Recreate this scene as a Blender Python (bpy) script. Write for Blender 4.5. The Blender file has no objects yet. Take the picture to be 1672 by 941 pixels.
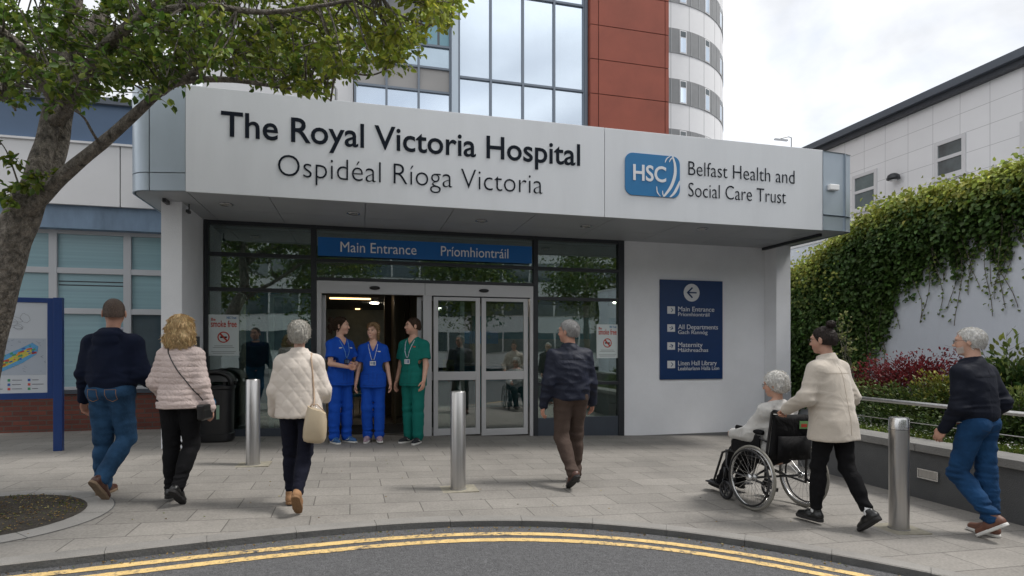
import bpy, bmesh, math, random
import numpy as np
from mathutils import Vector, Matrix, Euler
rnd = random.Random(7)
sc = bpy.context.scene
col = sc.collection
R = math.radians

# ---------------------------------------------------------------- camera, sky, sun, exposure
YAW = R(14.5); CA, SA = math.cos(YAW), math.sin(YAW)
FPX, CXP, HZ, EYE = 950.0, 836.0, 570.0, 1.4
cam_d = bpy.data.cameras.new('camera'); cam = bpy.data.objects.new('camera', cam_d); col.objects.link(cam)
cam.location = (0, 0, EYE); cam.rotation_euler = (R(90), 0, -YAW)
cam_d.sensor_width = 36; cam_d.lens = FPX/1672*36
cam_d.shift_y = (HZ-470.5)/1672
cam_d.clip_start = 0.05; cam_d.clip_end = 3000
sc.camera = cam
sc.view_settings.view_transform = 'Standard'; sc.view_settings.look = 'None'
sc.view_settings.exposure = 0.74; sc.view_settings.gamma = 1.0; sc.view_settings.use_curve_mapping = False
SUN_EL, SUN_AZ = R(57), R(99)        # azimuth clockwise from +Y
w = bpy.data.worlds.new('World'); sc.world = w; w.use_nodes = True
nt = w.node_tree; nt.nodes.clear()
N = nt.nodes.new; L = nt.links.new
out = N('ShaderNodeOutputWorld'); bg1 = N('ShaderNodeBackground'); bg2 = N('ShaderNodeBackground'); mx = N('ShaderNodeMixShader')
sky = N('ShaderNodeTexSky'); sky.sky_type = 'NISHITA'; sky.sun_disc = False
sky.sun_elevation = SUN_EL; sky.sun_rotation = SUN_AZ; sky.dust_density = 2.0
L(sky.outputs[0], bg1.inputs[0]); bg1.inputs[1].default_value = 0.12
tc = N('ShaderNodeTexCoord'); mp = N('ShaderNodeMapping'); mp.inputs['Scale'].default_value = (1, 1, 2.2); mp.inputs['Location'].default_value = (.35, .1, .2)
L(tc.outputs['Generated'], mp.inputs[0])
n1 = N('ShaderNodeTexNoise'); n1.inputs['Scale'].default_value = 2.1; n1.inputs['Detail'].default_value = 9; n1.inputs['Roughness'].default_value = .55; n1.inputs['Distortion'].default_value = .35
L(mp.outputs[0], n1.inputs[0])
r1 = N('ShaderNodeValToRGB'); r1.color_ramp.elements[0].position = .33; r1.color_ramp.elements[1].position = .47
r1.color_ramp.elements[0].color = (.78, .78, .78, 1); r1.color_ramp.elements[1].color = (1, 1, 1, 1)
L(n1.outputs[0], r1.inputs[0])
n2 = N('ShaderNodeTexNoise'); n2.inputs['Scale'].default_value = 1.9; n2.inputs['Detail'].default_value = 10; n2.inputs['Distortion'].default_value = .5
mp2 = N('ShaderNodeMapping'); mp2.inputs['Location'].default_value = (3.1, 1.2, 4.4); mp2.inputs['Scale'].default_value = (1, 1, 2.0)
L(tc.outputs['Generated'], mp2.inputs[0]); L(mp2.outputs[0], n2.inputs[0])
r2 = N('ShaderNodeValToRGB'); e = r2.color_ramp.elements; e[0].position = .36; e[0].color = (.47, .485, .515, 1); e[1].position = .60; e[1].color = (1.0, 1.0, 1.0, 1)
m_ = e.new(.47); m_.color = (.645, .66, .685, 1)
L(n2.outputs[0], r2.inputs[0]); L(r2.outputs[0], bg2.inputs[0]); bg2.inputs[1].default_value = 0.98
L(r1.outputs[0], mx.inputs[0]); L(bg1.outputs[0], mx.inputs[1]); L(bg2.outputs[0], mx.inputs[2]); L(mx.outputs[0], out.inputs[0])
sd = bpy.data.lights.new('sun', 'SUN'); sun = bpy.data.objects.new('sun', sd); col.objects.link(sun)
sd.energy = 1.8; sd.angle = R(12); sd.color = (1, .965, .92)
dirv = Vector((math.sin(SUN_AZ)*math.cos(SUN_EL), math.cos(SUN_AZ)*math.cos(SUN_EL), math.sin(SUN_EL)))
sun.rotation_euler = dirv.to_track_quat('Z', 'Y').to_euler()

# ---------------------------------------------------------------- measuring helpers: a photo pixel to a point of the place
def ray(px, py):
    r = (px-CXP)/FPX
    return r*CA+SA, CA-r*SA, (HZ-py)/FPX
def onY(px, py, Y):
    x, y, z = ray(px, py); d = Y/y
    return x*d, EYE+z*d
def onX(px, py, X):
    x, y, z = ray(px, py); d = X/x
    return y*d, EYE+z*d
def XatY(px, Y): return onY(px, 500, Y)[0]
def ZatY(px, py, Y): return onY(px, py, Y)[1]
def atD(px, py, d):
    x, y, z = ray(px, py)
    return Vector((x*d, y*d, EYE+z*d))
def gz(x):
    def f(t):
        if t > 4.5: return .1138
        if t > 2: return .07+.035*((t-2)-(t-2)**2/5)
        return .035*t
    if x < 0: return f(-x)
    if x > 9: return -.35
    return -.035*x if x < 7 else -(.245+.035*((x-7)-(x-7)**2/4)*1.5) if x < 9 else -.35
def onZ(px, py, z_):
    x, y, z = ray(px, py); d = (z_-EYE)/z
    return x*d, y*d
def G(px, py, dz=0):
    X = 0; x, y, z = ray(px, py)
    for i in range(30):
        d = (gz(X)+dz-EYE)/z; X = d*x
    return X, d*y

# ---------------------------------------------------------------- materials
MATS = {}
def mat(name, base, rough=.6, metal=0., var=.0, vscale=3., bump=0., bscale=40., spec=.5, stretch=(1, 1, 1), coat=0., fine=0., trans=0., sheen=0., attr=None, emit=0., bdist=.02):
    m = bpy.data.materials.new(name); m.use_nodes = True
    t = m.node_tree; b = t.nodes['Principled BSDF']; o = t.nodes['Material Output']
    b.inputs['Roughness'].default_value = rough; b.inputs['Metallic'].default_value = metal
    b.inputs['Specular IOR Level'].default_value = spec; b.inputs['Coat Weight'].default_value = coat
    b.inputs['Sheen Weight'].default_value = sheen; b.inputs['Sheen Roughness'].default_value = .5
    b.inputs['Base Color'].default_value = (*base, 1)
    if emit: b.inputs['Emission Color'].default_value = (*base, 1); b.inputs['Emission Strength'].default_value = emit
    tc = t.nodes.new('ShaderNodeTexCoord'); mp = t.nodes.new('ShaderNodeMapping'); mp.inputs['Scale'].default_value = stretch
    t.links.new(tc.outputs['Object'], mp.inputs[0])
    src = None
    if attr:
        a = t.nodes.new('ShaderNodeAttribute'); a.attribute_name = attr; src = a.outputs['Color']
        t.links.new(src, b.inputs['Base Color'])
    if var:
        n = t.nodes.new('ShaderNodeTexNoise'); n.inputs['Scale'].default_value = vscale; n.inputs['Detail'].default_value = 8; n.inputs['Roughness'].default_value = .65
        t.links.new(mp.outputs[0], n.inputs[0])
        mr = t.nodes.new('ShaderNodeMapRange'); mr.inputs[1].default_value = .3; mr.inputs[2].default_value = .7; mr.inputs[3].default_value = 1-var; mr.inputs[4].default_value = 1+var
        t.links.new(n.outputs[0], mr.inputs[0])
        vm = t.nodes.new('ShaderNodeVectorMath'); vm.operation = 'SCALE'
        if src: t.links.new(src, vm.inputs[0])
        else: vm.inputs[0].default_value = base
        t.links.new(mr.outputs[0], vm.inputs['Scale']); t.links.new(vm.outputs[0], b.inputs['Base Color'])
        last = vm.outputs[0]
        if fine:
            n2 = t.nodes.new('ShaderNodeTexNoise'); n2.inputs['Scale'].default_value = 160; n2.inputs['Detail'].default_value = 3
            t.links.new(tc.outputs['Object'], n2.inputs[0])
            m2 = t.nodes.new('ShaderNodeMapRange'); m2.inputs[1].default_value = .3; m2.inputs[2].default_value = .7; m2.inputs[3].default_value = 1-fine; m2.inputs[4].default_value = 1+fine
            t.links.new(n2.outputs[0], m2.inputs[0])
            v2 = t.nodes.new('ShaderNodeVectorMath'); v2.operation = 'SCALE'
            t.links.new(last, v2.inputs[0]); t.links.new(m2.outputs[0], v2.inputs['Scale']); t.links.new(v2.outputs[0], b.inputs['Base Color'])
    if bump:
        n = t.nodes.new('ShaderNodeTexNoise'); n.inputs['Scale'].default_value = bscale; n.inputs['Detail'].default_value = 6
        t.links.new(mp.outputs[0], n.inputs[0])
        bp = t.nodes.new('ShaderNodeBump'); bp.inputs['Strength'].default_value = bump; bp.inputs['Distance'].default_value = bdist
        t.links.new(n.outputs[0], bp.inputs['Height']); t.links.new(bp.outputs[0], b.inputs['Normal'])
    if trans:
        tr = t.nodes.new('ShaderNodeBsdfTranslucent'); ms = t.nodes.new('ShaderNodeMixShader'); ms.inputs[0].default_value = trans
        s = b.inputs['Base Color'].links[0].from_socket if b.inputs['Base Color'].links else None
        if s: t.links.new(s, tr.inputs[0])
        else: tr.inputs[0].default_value = (*base, 1)
        t.links.new(b.outputs[0], ms.inputs[1]); t.links.new(tr.outputs[0], ms.inputs[2]); t.links.new(ms.outputs[0], o.inputs[0])
    MATS[name] = m
    return m
def glass(name, tint, refl=.12, rough=.01, gcol=(1, 1, 1)):
    m = bpy.data.materials.new(name); m.use_nodes = True; t = m.node_tree; t.nodes.clear()
    o = t.nodes.new('ShaderNodeOutputMaterial'); a = t.nodes.new('ShaderNodeBsdfTransparent'); a.inputs[0].default_value = (*tint, 1)
    g = t.nodes.new('ShaderNodeBsdfGlossy'); g.inputs['Roughness'].default_value = rough; g.inputs[0].default_value = (*gcol, 1)
    f = t.nodes.new('ShaderNodeFresnel'); f.inputs[0].default_value = 1.5
    ad = t.nodes.new('ShaderNodeMath'); ad.operation = 'MULTIPLY_ADD'; ad.inputs[1].default_value = 1.0; ad.inputs[2].default_value = refl; ad.use_clamp = True
    tcn = t.nodes.new('ShaderNodeTexCoord'); nn = t.nodes.new('ShaderNodeTexNoise'); nn.inputs['Scale'].default_value = .9
    bp = t.nodes.new('ShaderNodeBump'); bp.inputs['Strength'].default_value = .06; bp.inputs['Distance'].default_value = .05
    t.links.new(tcn.outputs['Object'], nn.inputs[0]); t.links.new(nn.outputs[0], bp.inputs['Height']); t.links.new(bp.outputs[0], g.inputs['Normal'])
    mx = t.nodes.new('ShaderNodeMixShader')
    t.links.new(f.outputs[0], ad.inputs[0]); t.links.new(ad.outputs[0], mx.inputs[0]); t.links.new(a.outputs[0], mx.inputs[1]); t.links.new(g.outputs[0], mx.inputs[2]); t.links.new(mx.outputs[0], o.inputs[0])
    return m
def brick(name, c1, c2, mortar, bw, bh, ms, rough=.8, rot=(0, 0, 0), plane='XY', bump=.3, var=.12, fine=.1, offset=.5, squash=1.0, loc=(0, 0, 0), vscale=.8, spots=False):
    m = bpy.data.materials.new(name); m.use_nodes = True; t = m.node_tree; b = t.nodes['Principled BSDF']; b.inputs['Roughness'].default_value = rough
    tc = t.nodes.new('ShaderNodeTexCoord'); sx = t.nodes.new('ShaderNodeSeparateXYZ'); cx = t.nodes.new('ShaderNodeCombineXYZ')
    mp = t.nodes.new('ShaderNodeMapping'); mp.inputs['Rotation'].default_value = rot; mp.inputs['Location'].default_value = loc
    t.links.new(tc.outputs['Object'], sx.inputs[0])
    for i, ax in enumerate(plane): t.links.new(sx.outputs['XYZ'.index(ax)], cx.inputs[i])
    t.links.new(cx.outputs[0], mp.inputs[0])
    nz = t.nodes.new('ShaderNodeTexNoise'); nz.inputs['Scale'].default_value = 1.3; nz.inputs['Detail'].default_value = 2
    t.links.new(mp.outputs[0], nz.inputs[0])
    va = t.nodes.new('ShaderNodeVectorMath'); va.operation = 'MULTIPLY_ADD'; va.inputs[1].default_value = (.012, .012, 0)
    t.links.new(nz.outputs['Color'], va.inputs[0]); t.links.new(mp.outputs[0], va.inputs[2])
    br = t.nodes.new('ShaderNodeTexBrick'); br.offset = offset; br.squash = squash; br.squash_frequency = 3
    br.inputs['Color1'].default_value = (*c1, 1); br.inputs['Color2'].default_value = (*c2, 1); br.inputs['Mortar'].default_value = (*mortar, 1)
    br.inputs['Scale'].default_value = 1; br.inputs['Mortar Size'].default_value = ms; br.inputs['Mortar Smooth'].default_value = .2
    br.inputs['Brick Width'].default_value = bw; br.inputs['Row Height'].default_value = bh
    t.links.new(va.outputs[0], br.inputs[0])
    n = t.nodes.new('ShaderNodeTexNoise'); n.inputs['Scale'].default_value = vscale; n.inputs['Detail'].default_value = 9; n.inputs['Roughness'].default_value = .7
    t.links.new(tc.outputs['Object'], n.inputs[0])
    mr = t.nodes.new('ShaderNodeMapRange'); mr.inputs[1].default_value = .3; mr.inputs[2].default_value = .7; mr.inputs[3].default_value = 1-var; mr.inputs[4].default_value = 1+var
    t.links.new(n.outputs[0], mr.inputs[0])
    n2 = t.nodes.new('ShaderNodeTexNoise'); n2.inputs['Scale'].default_value = 55 if spots else 110; n2.inputs['Detail'].default_value = 6
    t.links.new(tc.outputs['Object'], n2.inputs[0])
    m2 = t.nodes.new('ShaderNodeMapRange'); m2.inputs[1].default_value = .3; m2.inputs[2].default_value = .7; m2.inputs[3].default_value = 1-fine; m2.inputs[4].default_value = 1+fine
    t.links.new(n2.outputs[0], m2.inputs[0])
    mu = t.nodes.new('ShaderNodeMath'); mu.operation = 'MULTIPLY'; t.links.new(mr.outputs[0], mu.inputs[0]); t.links.new(m2.outputs[0], mu.inputs[1])
    if spots:
        for (sc_, th, dk) in ((3.1, .055, .62), (1.7, .05, 1.22), (.55, .16, .86)):
            vo = t.nodes.new('ShaderNodeTexVoronoi'); vo.inputs['Scale'].default_value = sc_; t.links.new(tc.outputs['Object'], vo.inputs[0])
            ms_ = t.nodes.new('ShaderNodeMapRange'); ms_.inputs[1].default_value = th*.7; ms_.inputs[2].default_value = th*1.15; ms_.inputs[3].default_value = dk; ms_.inputs[4].default_value = 1
            ns_ = t.nodes.new('ShaderNodeMath'); ns_.operation = 'MULTIPLY_ADD'; ns_.inputs[1].default_value = th*.9; t.links.new(n2.outputs[0], ns_.inputs[0]); t.links.new(vo.outputs['Distance'], ns_.inputs[2])
            t.links.new(ns_.outputs[0], ms_.inputs[0]); m3 = t.nodes.new('ShaderNodeMath'); m3.operation = 'MULTIPLY'; t.links.new(mu.outputs[0], m3.inputs[0]); t.links.new(ms_.outputs[0], m3.inputs[1]); mu = m3
    vm = t.nodes.new('ShaderNodeVectorMath'); vm.operation = 'SCALE'; t.links.new(br.outputs[0], vm.inputs[0]); t.links.new(mu.outputs[0], vm.inputs['Scale'])
    t.links.new(vm.outputs[0], b.inputs['Base Color'])
    iv = t.nodes.new('ShaderNodeMath'); iv.operation = 'MULTIPLY_ADD'; iv.inputs[1].default_value = -1; iv.inputs[2].default_value = 1
    t.links.new(br.outputs['Fac'], iv.inputs[0])
    a2 = t.nodes.new('ShaderNodeMath'); a2.operation = 'MULTIPLY_ADD'; a2.inputs[1].default_value = .35; t.links.new(n2.outputs[0], a2.inputs[0]); t.links.new(iv.outputs[0], a2.inputs[2])
    bp = t.nodes.new('ShaderNodeBump'); bp.inputs['Strength'].default_value = bump; bp.inputs['Distance'].default_value = .006
    t.links.new(a2.outputs[0], bp.inputs['Height']); t.links.new(bp.outputs[0], b.inputs['Normal'])
    return m

# ---------------------------------------------------------------- object helpers
def tag(o, label=None, cat=None, group=None, kind=None):
    if label: o['label'] = label
    if cat: o['category'] = cat
    if group: o['group'] = group
    if kind: o['kind'] = kind
    return o
def thing(name, label, cat, loc=(0, 0, 0), rz=0, group=None):
    o = bpy.data.objects.new(name, None); col.objects.link(o); o.empty_display_size = .2
    o.location = loc; o.rotation_euler = (0, 0, rz)
    return tag(o, label, cat, group)
class MB:
    """collects simple solids into one mesh"""
    def __init__(s): s.v = []; s.f = []; s.mi = []; s.cur = 0
    def add(s, vs, fs):
        b = len(s.v); s.v += [tuple(v) for v in vs]; s.f += [tuple(i+b for i in f) for f in fs]; s.mi += [s.cur]*len(fs)
    def box(s, x0, x1, y0, y1, z0, z1):
        if x0 > x1: x0, x1 = x1, x0
        if y0 > y1: y0, y1 = y1, y0
        if z0 > z1: z0, z1 = z1, z0
        s.add([(x0,y0,z0),(x1,y0,z0),(x1,y1,z0),(x0,y1,z0),(x0,y0,z1),(x1,y0,z1),(x1,y1,z1),(x0,y1,z1)],
              [(0,3,2,1),(4,5,6,7),(0,1,5,4),(1,2,6,5),(2,3,7,6),(3,0,4,7)])
        return s
    def prism(s, pts, z0, z1):
        n = len(pts)
        a = sum(pts[i][0]*pts[(i+1) % n][1]-pts[(i+1) % n][0]*pts[i][1] for i in range(n))
        if a < 0: pts = pts[::-1]
        f0 = z0 if callable(z0) else (lambda x, y: z0)
        f1 = z1 if callable(z1) else (lambda x, y: z1)
        s.add([(x, y, f0(x, y)) for x, y in pts]+[(x, y, f1(x, y)) for x, y in pts],
              [tuple(range(n-1, -1, -1)), tuple(range(n, 2*n))]+[(i, (i+1) % n, (i+1) % n+n, i+n) for i in range(n)])
        return s
    def tube(s, pts, r, seg=10, caps=True):
        pts = [Vector(p) for p in pts]; n = len(pts)
        rs = r if isinstance(r, (list, tuple)) else [r]*n
        t0 = (pts[1]-pts[0]).normalized(); u = t0.orthogonal().normalized(); vs = []
        for i, p in enumerate(pts):
            t = (pts[min(i+1, n-1)]-pts[max(i-1, 0)]).normalized()
            u = (u-t*u.dot(t)).normalized(); w_ = t.cross(u)
            for k in range(seg):
                a = 2*math.pi*k/seg; vs.append(p+(u*math.cos(a)+w_*math.sin(a))*rs[i])
        fs = [(i*seg+k, i*seg+(k+1) % seg, (i+1)*seg+(k+1) % seg, (i+1)*seg+k) for i in range(n-1) for k in range(seg)]
        if caps: fs += [tuple(range(seg-1, -1, -1)), tuple((n-1)*seg+k for k in range(seg))]
        s.add(vs, fs); return s
    def lathe(s, prof, c=(0, 0, 0), seg=24, axis=None):
        q = Vector((0, 0, 1)).rotation_difference(Vector(axis)) if axis is not None else None
        vs = []
        for (r, z) in prof:
            for k in range(seg):
                a = 2*math.pi*k/seg; p = Vector((r*math.cos(a), r*math.sin(a), z))
                if q: p = q @ p
                vs.append(p+Vector(c))
        n = len(prof)
        fs = [(i*seg+k, i*seg+(k+1) % seg, (i+1)*seg+(k+1) % seg, (i+1)*seg+k) for i in range(n-1) for k in range(seg)]
        fs += [tuple(range(seg-1, -1, -1)), tuple((n-1)*seg+k for k in range(seg))]
        s.add(vs, fs); return s
    def quad(s, a, b, c, d): s.add([a, b, c, d], [(0, 1, 2, 3)]); return s
    def build(s, name, m, parent=None, smooth=False, bevel=0., M=None, auto=None):
        me = bpy.data.meshes.new(name)
        vs = s.v if M is None else [M @ Vector(v) for v in s.v]
        me.from_pydata(vs, [], s.f)
        ms = m if isinstance(m, (list, tuple)) else [m]
        for q in ms: me.materials.append(q)
        if len(ms) > 1: me.polygons.foreach_set('material_index', s.mi)
        me.update()
        if smooth:
            me.polygons.foreach_set('use_smooth', [True]*len(me.polygons))
            if auto is not None:
                try: me.set_sharp_from_angle(angle=R(auto))
                except Exception: pass
        o = bpy.data.objects.new(name, me); col.objects.link(o)
        if parent: o.parent = parent
        if bevel:
            b = o.modifiers.new('bevel', 'BEVEL'); b.width = bevel; b.segments = 2; b.limit_method = 'ANGLE'; b.angle_limit = R(40)
        return o
def part_label(o, l): o['label'] = l; return o
def npmesh(name, V, F, m, parent=None, smooth=True, attr=None):
    """V (n,3) array, F (k,c) array of quads or triangles"""
    me = bpy.data.meshes.new(name); F = np.asarray(F, dtype=np.int32); c = F.shape[1]
    me.vertices.add(len(V)); me.vertices.foreach_set('co', np.asarray(V, dtype=np.float32).ravel())
    me.loops.add(F.size); me.loops.foreach_set('vertex_index', F.ravel())
    me.polygons.add(len(F)); me.polygons.foreach_set('loop_start', np.arange(0, F.size, c, dtype=np.int32))
    me.update(calc_edges=True)
    if smooth: me.polygons.foreach_set('use_smooth', np.ones(len(F), dtype=bool))
    for q in (m if isinstance(m, (list, tuple)) else [m]): me.materials.append(q)
    if attr is not None:
        a = me.color_attributes.new('col', 'FLOAT_COLOR', 'POINT'); a.data.foreach_set('color', np.asarray(attr, dtype=np.float32).ravel())
    me.validate(); me.update()
    o = bpy.data.objects.new(name, me); col.objects.link(o)
    if parent: o.parent = parent
    return o
def text(s, size, m, name, parent=None, bold=0., extrude=.008, width=None, height=None, loc=(0, 0, 0), align='LEFT', rot=(R(90), 0, 0), squash=1., spacing=1.):
    """lettering as a real mesh; width in metres fixes the x scale"""
    cu = bpy.data.curves.new(name, 'FONT'); cu.body = s; cu.size = size; cu.offset = bold; cu.extrude = extrude; cu.resolution_u = 4; cu.space_character = spacing
    o = bpy.data.objects.new('tmp', cu); col.objects.link(o)
    dg = bpy.context.evaluated_depsgraph_get(); me = bpy.data.meshes.new_from_object(o.evaluated_get(dg)); bpy.data.objects.remove(o)
    xs = [v.co.x for v in me.vertices]; x0, x1 = min(xs), max(xs)
    k = (width/(x1-x0)) if width else squash
    off = x0*k if align == 'LEFT' else (x0+x1)/2*k if align == 'CENTER' else x1*k
    for v in me.vertices: v.co.x = v.co.x*k-off
    me.materials.clear(); me.materials.append(m)
    M = Matrix.Translation(loc) @ Euler(rot).to_matrix().to_4x4()
    me.transform(M)
    me.name = name
    o = bpy.data.objects.new(name, me); col.objects.link(o)
    if parent: o.parent = parent
    return o
# ================================================================ MATERIALS
M_ASPH = mat('asphalt', (.088, .088, .091), .85, var=.3, vscale=30, bump=.8, bscale=75, fine=.6)
M_YEL = mat('road_paint', (.63, .44, .18), .7, var=.18, vscale=9, bump=.3, bscale=90, fine=.22)
M_PAVE = brick('paving', (.232, .217, .196), (.192, .180, .163), (.095, .087, .077), .62, .34, .005, plane='XY', rot=(0, 0, R(-1)), var=.22, fine=.17, bump=.45, spots=True)
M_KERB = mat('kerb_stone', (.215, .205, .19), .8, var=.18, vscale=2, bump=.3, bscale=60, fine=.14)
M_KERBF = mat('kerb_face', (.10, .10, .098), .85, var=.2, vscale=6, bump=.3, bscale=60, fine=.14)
M_SOIL = mat('soil', (.036, .030, .023), .95, var=.4, vscale=7, bump=1., bscale=40, fine=.4)
M_WHITE = mat('white_render', (.78, .79, .815), .85, var=.05, vscale=1.2, bump=.35, bscale=120, fine=.03)
M_GARD = mat('pale_blue_render', (.62, .65, .71), .9, var=.07, vscale=.9, bump=.15, bscale=60, stretch=(1, 1, .35), fine=.02)
M_FASC = mat('fascia_white', (.66, .68, .705), .45, var=.05, vscale=1.6, stretch=(1, 1, .18), fine=.015)
M_METAL = mat('panel_metal', (.40, .46, .52), .38, .55, var=.06, vscale=1.5, stretch=(1, 1, .25))
M_SOFF = mat('soffit_grey', (.35, .365, .385), .5, var=.05, vscale=2)
M_DARK = mat('frame_dark', (.022, .025, .03), .4, var=.1, vscale=3)
M_KICK = mat('kick_panel', (.045, .055, .072), .45, var=.1, vscale=3)
M_SILV = mat('door_silver', (.52, .52, .53), .38, .25, var=.03, vscale=2)
M_LETT = mat('letter_dark', (.008, .012, .020), .8, spec=.15)
M_WLET = mat('letter_white', (.85, .85, .85), .5)
M_SIGNB = mat('sign_blue', (.008, .13, .42), .35, var=.05, vscale=2)
M_DIRB = mat('directory_blue', (.003, .030, .115), .4, var=.08, vscale=3)
M_LOGO = mat('logo_blue', (.004, .15, .36), .35)
M_GLASS = glass('entrance_glass', (.68, .78, .76), .17, gcol=(.92, 1, .98))
M_GLASSD = glass('door_glass', (.70, .78, .76), .14)
M_STEEL = mat('brushed_steel', (.47, .46, .45), .30, .9, var=.10, vscale=3, stretch=(14, 14, .25), bump=.05, bscale=20)
M_STEELC = mat('steel_cap', (.60, .60, .60), .25, .9)
M_BLACK = mat('black_plastic', (.012, .012, .013), .4, var=.2, vscale=5)
M_BRICK = brick('red_brick', (.155, .045, .030), (.10, .03, .022), (.085, .06, .05), .225, .075, .010, plane='XZ', rough=.85, bump=.5, var=.18)
M_BLUEP = mat('blue_panel', (.075, .125, .21), .4, var=.08, vscale=1)
M_PALEB = mat('pale_blue_flashing', (.15, .22, .31), .5, var=.3, vscale=3, stretch=(1, 1, .3))
M_WPAN = mat('white_panel', (.60, .60, .61), .5, var=.04, vscale=1)
M_LGREY = mat('light_grey_frame', (.42, .43, .45), .5)
M_TGLASS = mat('tower_glass', (.60, .68, .77), .06, .85, var=.05, vscale=.3)
M_TGLASS2 = mat('tower_glass_pale', (.48, .58, .66), .08, .8, var=.08, vscale=.5)
M_MULL = mat('mullion_grey', (.16, .19, .23), .45, .3)
M_BEIGE = mat('beige_panel', (.33, .32, .31), .6)
M_RED = mat('terracotta_panel', (.26, .062, .036), .7, var=.13, vscale=1.1, fine=.04)
M_REDJ = mat('terracotta_joint', (.07, .02, .014), .8)
M_RWHITE = mat('tower_white', (.68, .68, .69), .6, var=.02)
M_RGREY = mat('tower_grey', (.20, .205, .21), .55, var=.1, vscale=2)
M_TILE = brick('white_cladding', (.74, .74, .75), (.72, .72, .73), (.42, .42, .43), .84, .60, .008, plane='YZ', rough=.55, bump=.1, var=.03, fine=.02, offset=0, loc=(.2, .1, 0))
M_ROOF = mat('roof_edge', (.085, .10, .122), .5)
M_GRAN = mat('granite_wall', (.085, .086, .088), .8, var=.15, vscale=3, bump=.3, bscale=90, fine=.25)
M_COPE = mat('coping_stone', (.19, .185, .175), .85, var=.15, vscale=3, bump=.3, bscale=70, fine=.12)
M_WINT = mat('window_teal', (.23, .36, .40), .10, .0, var=.12, vscale=2, spec=.9, stretch=(.12, 1, 12))
M_WIND = mat('window_dark', (.055, .075, .085), .08, .0, var=.3, vscale=1.2, spec=.9)
M_BARK = mat('bark', (.17, .15, .125), .9, var=.8, vscale=22, bump=1., bscale=34, stretch=(1, 1, .4), fine=.4, bdist=.06)
M_BARK.node_tree.nodes['Mapping'].inputs['Scale'].default_value = (1, 1, .65)
M_LEAF = mat('leaf_green', (.08, .12, .02), .45, attr='col', trans=.35, spec=.4)
M_LEAF2 = mat('ivy_leaf', (.08, .12, .02), .5, attr='col', trans=.25, spec=.4)
M_WOOD = mat('lobby_wood', (.11, .078, .042), .5, var=.2, vscale=3, stretch=(4, 4, .2))
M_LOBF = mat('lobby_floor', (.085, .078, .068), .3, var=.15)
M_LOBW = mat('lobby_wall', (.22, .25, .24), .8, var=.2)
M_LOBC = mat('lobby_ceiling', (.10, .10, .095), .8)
M_LAMP = mat('lamp_warm', (1., .62, .26), .5, emit=2.6)
M_TEAL = mat('teal_panel', (.03, .17, .23), .5, var=.2)
M_PAPER = mat('poster_paper', (.60, .66, .66), .6)
M_PRED = mat('poster_red', (.48, .05, .03), .6)

def worn_paint(m, under=(.07, .07, .075)):
    t = m.node_tree; b = t.nodes['Principled BSDF']; src = b.inputs['Base Color'].links[0].from_socket
    tc = t.nodes.new('ShaderNodeTexCoord'); n = t.nodes.new('ShaderNodeTexNoise'); n.inputs['Scale'].default_value = 26; n.inputs['Detail'].default_value = 8; n.inputs['Roughness'].default_value = .75
    n2 = t.nodes.new('ShaderNodeTexNoise'); n2.inputs['Scale'].default_value = 2.2; t.links.new(tc.outputs['Object'], n.inputs[0]); t.links.new(tc.outputs['Object'], n2.inputs[0])
    ad = t.nodes.new('ShaderNodeMath'); ad.operation = 'MULTIPLY_ADD'; ad.inputs[1].default_value = .45; t.links.new(n2.outputs[0], ad.inputs[0]); t.links.new(n.outputs[0], ad.inputs[2])
    mr = t.nodes.new('ShaderNodeMapRange'); mr.inputs[1].default_value = .74; mr.inputs[2].default_value = .88; t.links.new(ad.outputs[0], mr.inputs[0])
    mx = t.nodes.new('ShaderNodeMix'); mx.data_type = 'RGBA'; t.links.new(mr.outputs[0], mx.inputs[0]); t.links.new(src, mx.inputs[6]); mx.inputs[7].default_value = (*under, 1); t.links.new(mx.outputs[2], b.inputs['Base Color'])
worn_paint(M_YEL)
# ================================================================ GROUND
KC = [3.83169517e-04, -1.76259114e-02, -8.78025333e-02, 1.32342330e-01, 4.75464531e+00]
def kY(x):
    def p(t): return np.polyval(KC, t)
    lo, hi = -2.3, 3.75
    if x < lo: return p(lo)+(x-lo)*(p(lo+.01)-p(lo))/.01*.6
    if x > hi: return p(hi)+(x-hi)*(p(hi)-p(hi-.01))/.01
    return p(x)
KX = [-60, -30, -15, -8, -5]+[round(-4+.1*i, 3) for i in range(0, 86)]+[5.5, 7, 9, 12, 20]
KP = [Vector((x, kY(x))) for x in KX]
def offs(P, o):
    r = []
    for i, p in enumerate(P):
        t = (P[min(i+1, len(P)-1)]-P[max(i-1, 0)]).normalized(); n = Vector((-t.y, t.x)); r.append(p+n*o)
    return r
KH = .055
def strip(mb, A, B, dz, dzb=None, jf=None):
    vs = []
    for a, b in zip(A, B):
        vs += [(a.x, a.y, gz(a.x)+dz), (b.x, b.y, gz(b.x)+(dz if dzb is None else dzb))]
    mb.add(vs, [(2*i, 2*i+2, 2*i+3, 2*i+1) for i in range(len(A)-1)])
# ground sheet reaching the horizon (beneath everything)
m = MB(); xs = [-900, -60]+[-20+i*.5 for i in range(81)]+[60, 900]
for i in range(len(xs)-1):
    x0, x1 = xs[i], xs[i+1]
    m.add([(x0, -900, gz(x0)-.07), (x1, -900, gz(x1)-.07), (x1, 900, gz(x1)-.07), (x0, 900, gz(x0)-.07)], [(0, 1, 2, 3)])
tag(m.build('ground', mat('ground_earth', (.10, .10, .095), .9, var=.2, vscale=.3)), kind='structure')
# road
m = MB(); B_ = [Vector((p.x, -24)) for p in KP]
strip(m, B_, offs(KP, .02), -KH)
tag(m.build('road', M_ASPH, smooth=True), kind='structure')
m = MB(); near = offs(KP, 0); far = [Vector((p.x, 60)) for p in KP]
ki = offs(KP, .135)
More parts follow.
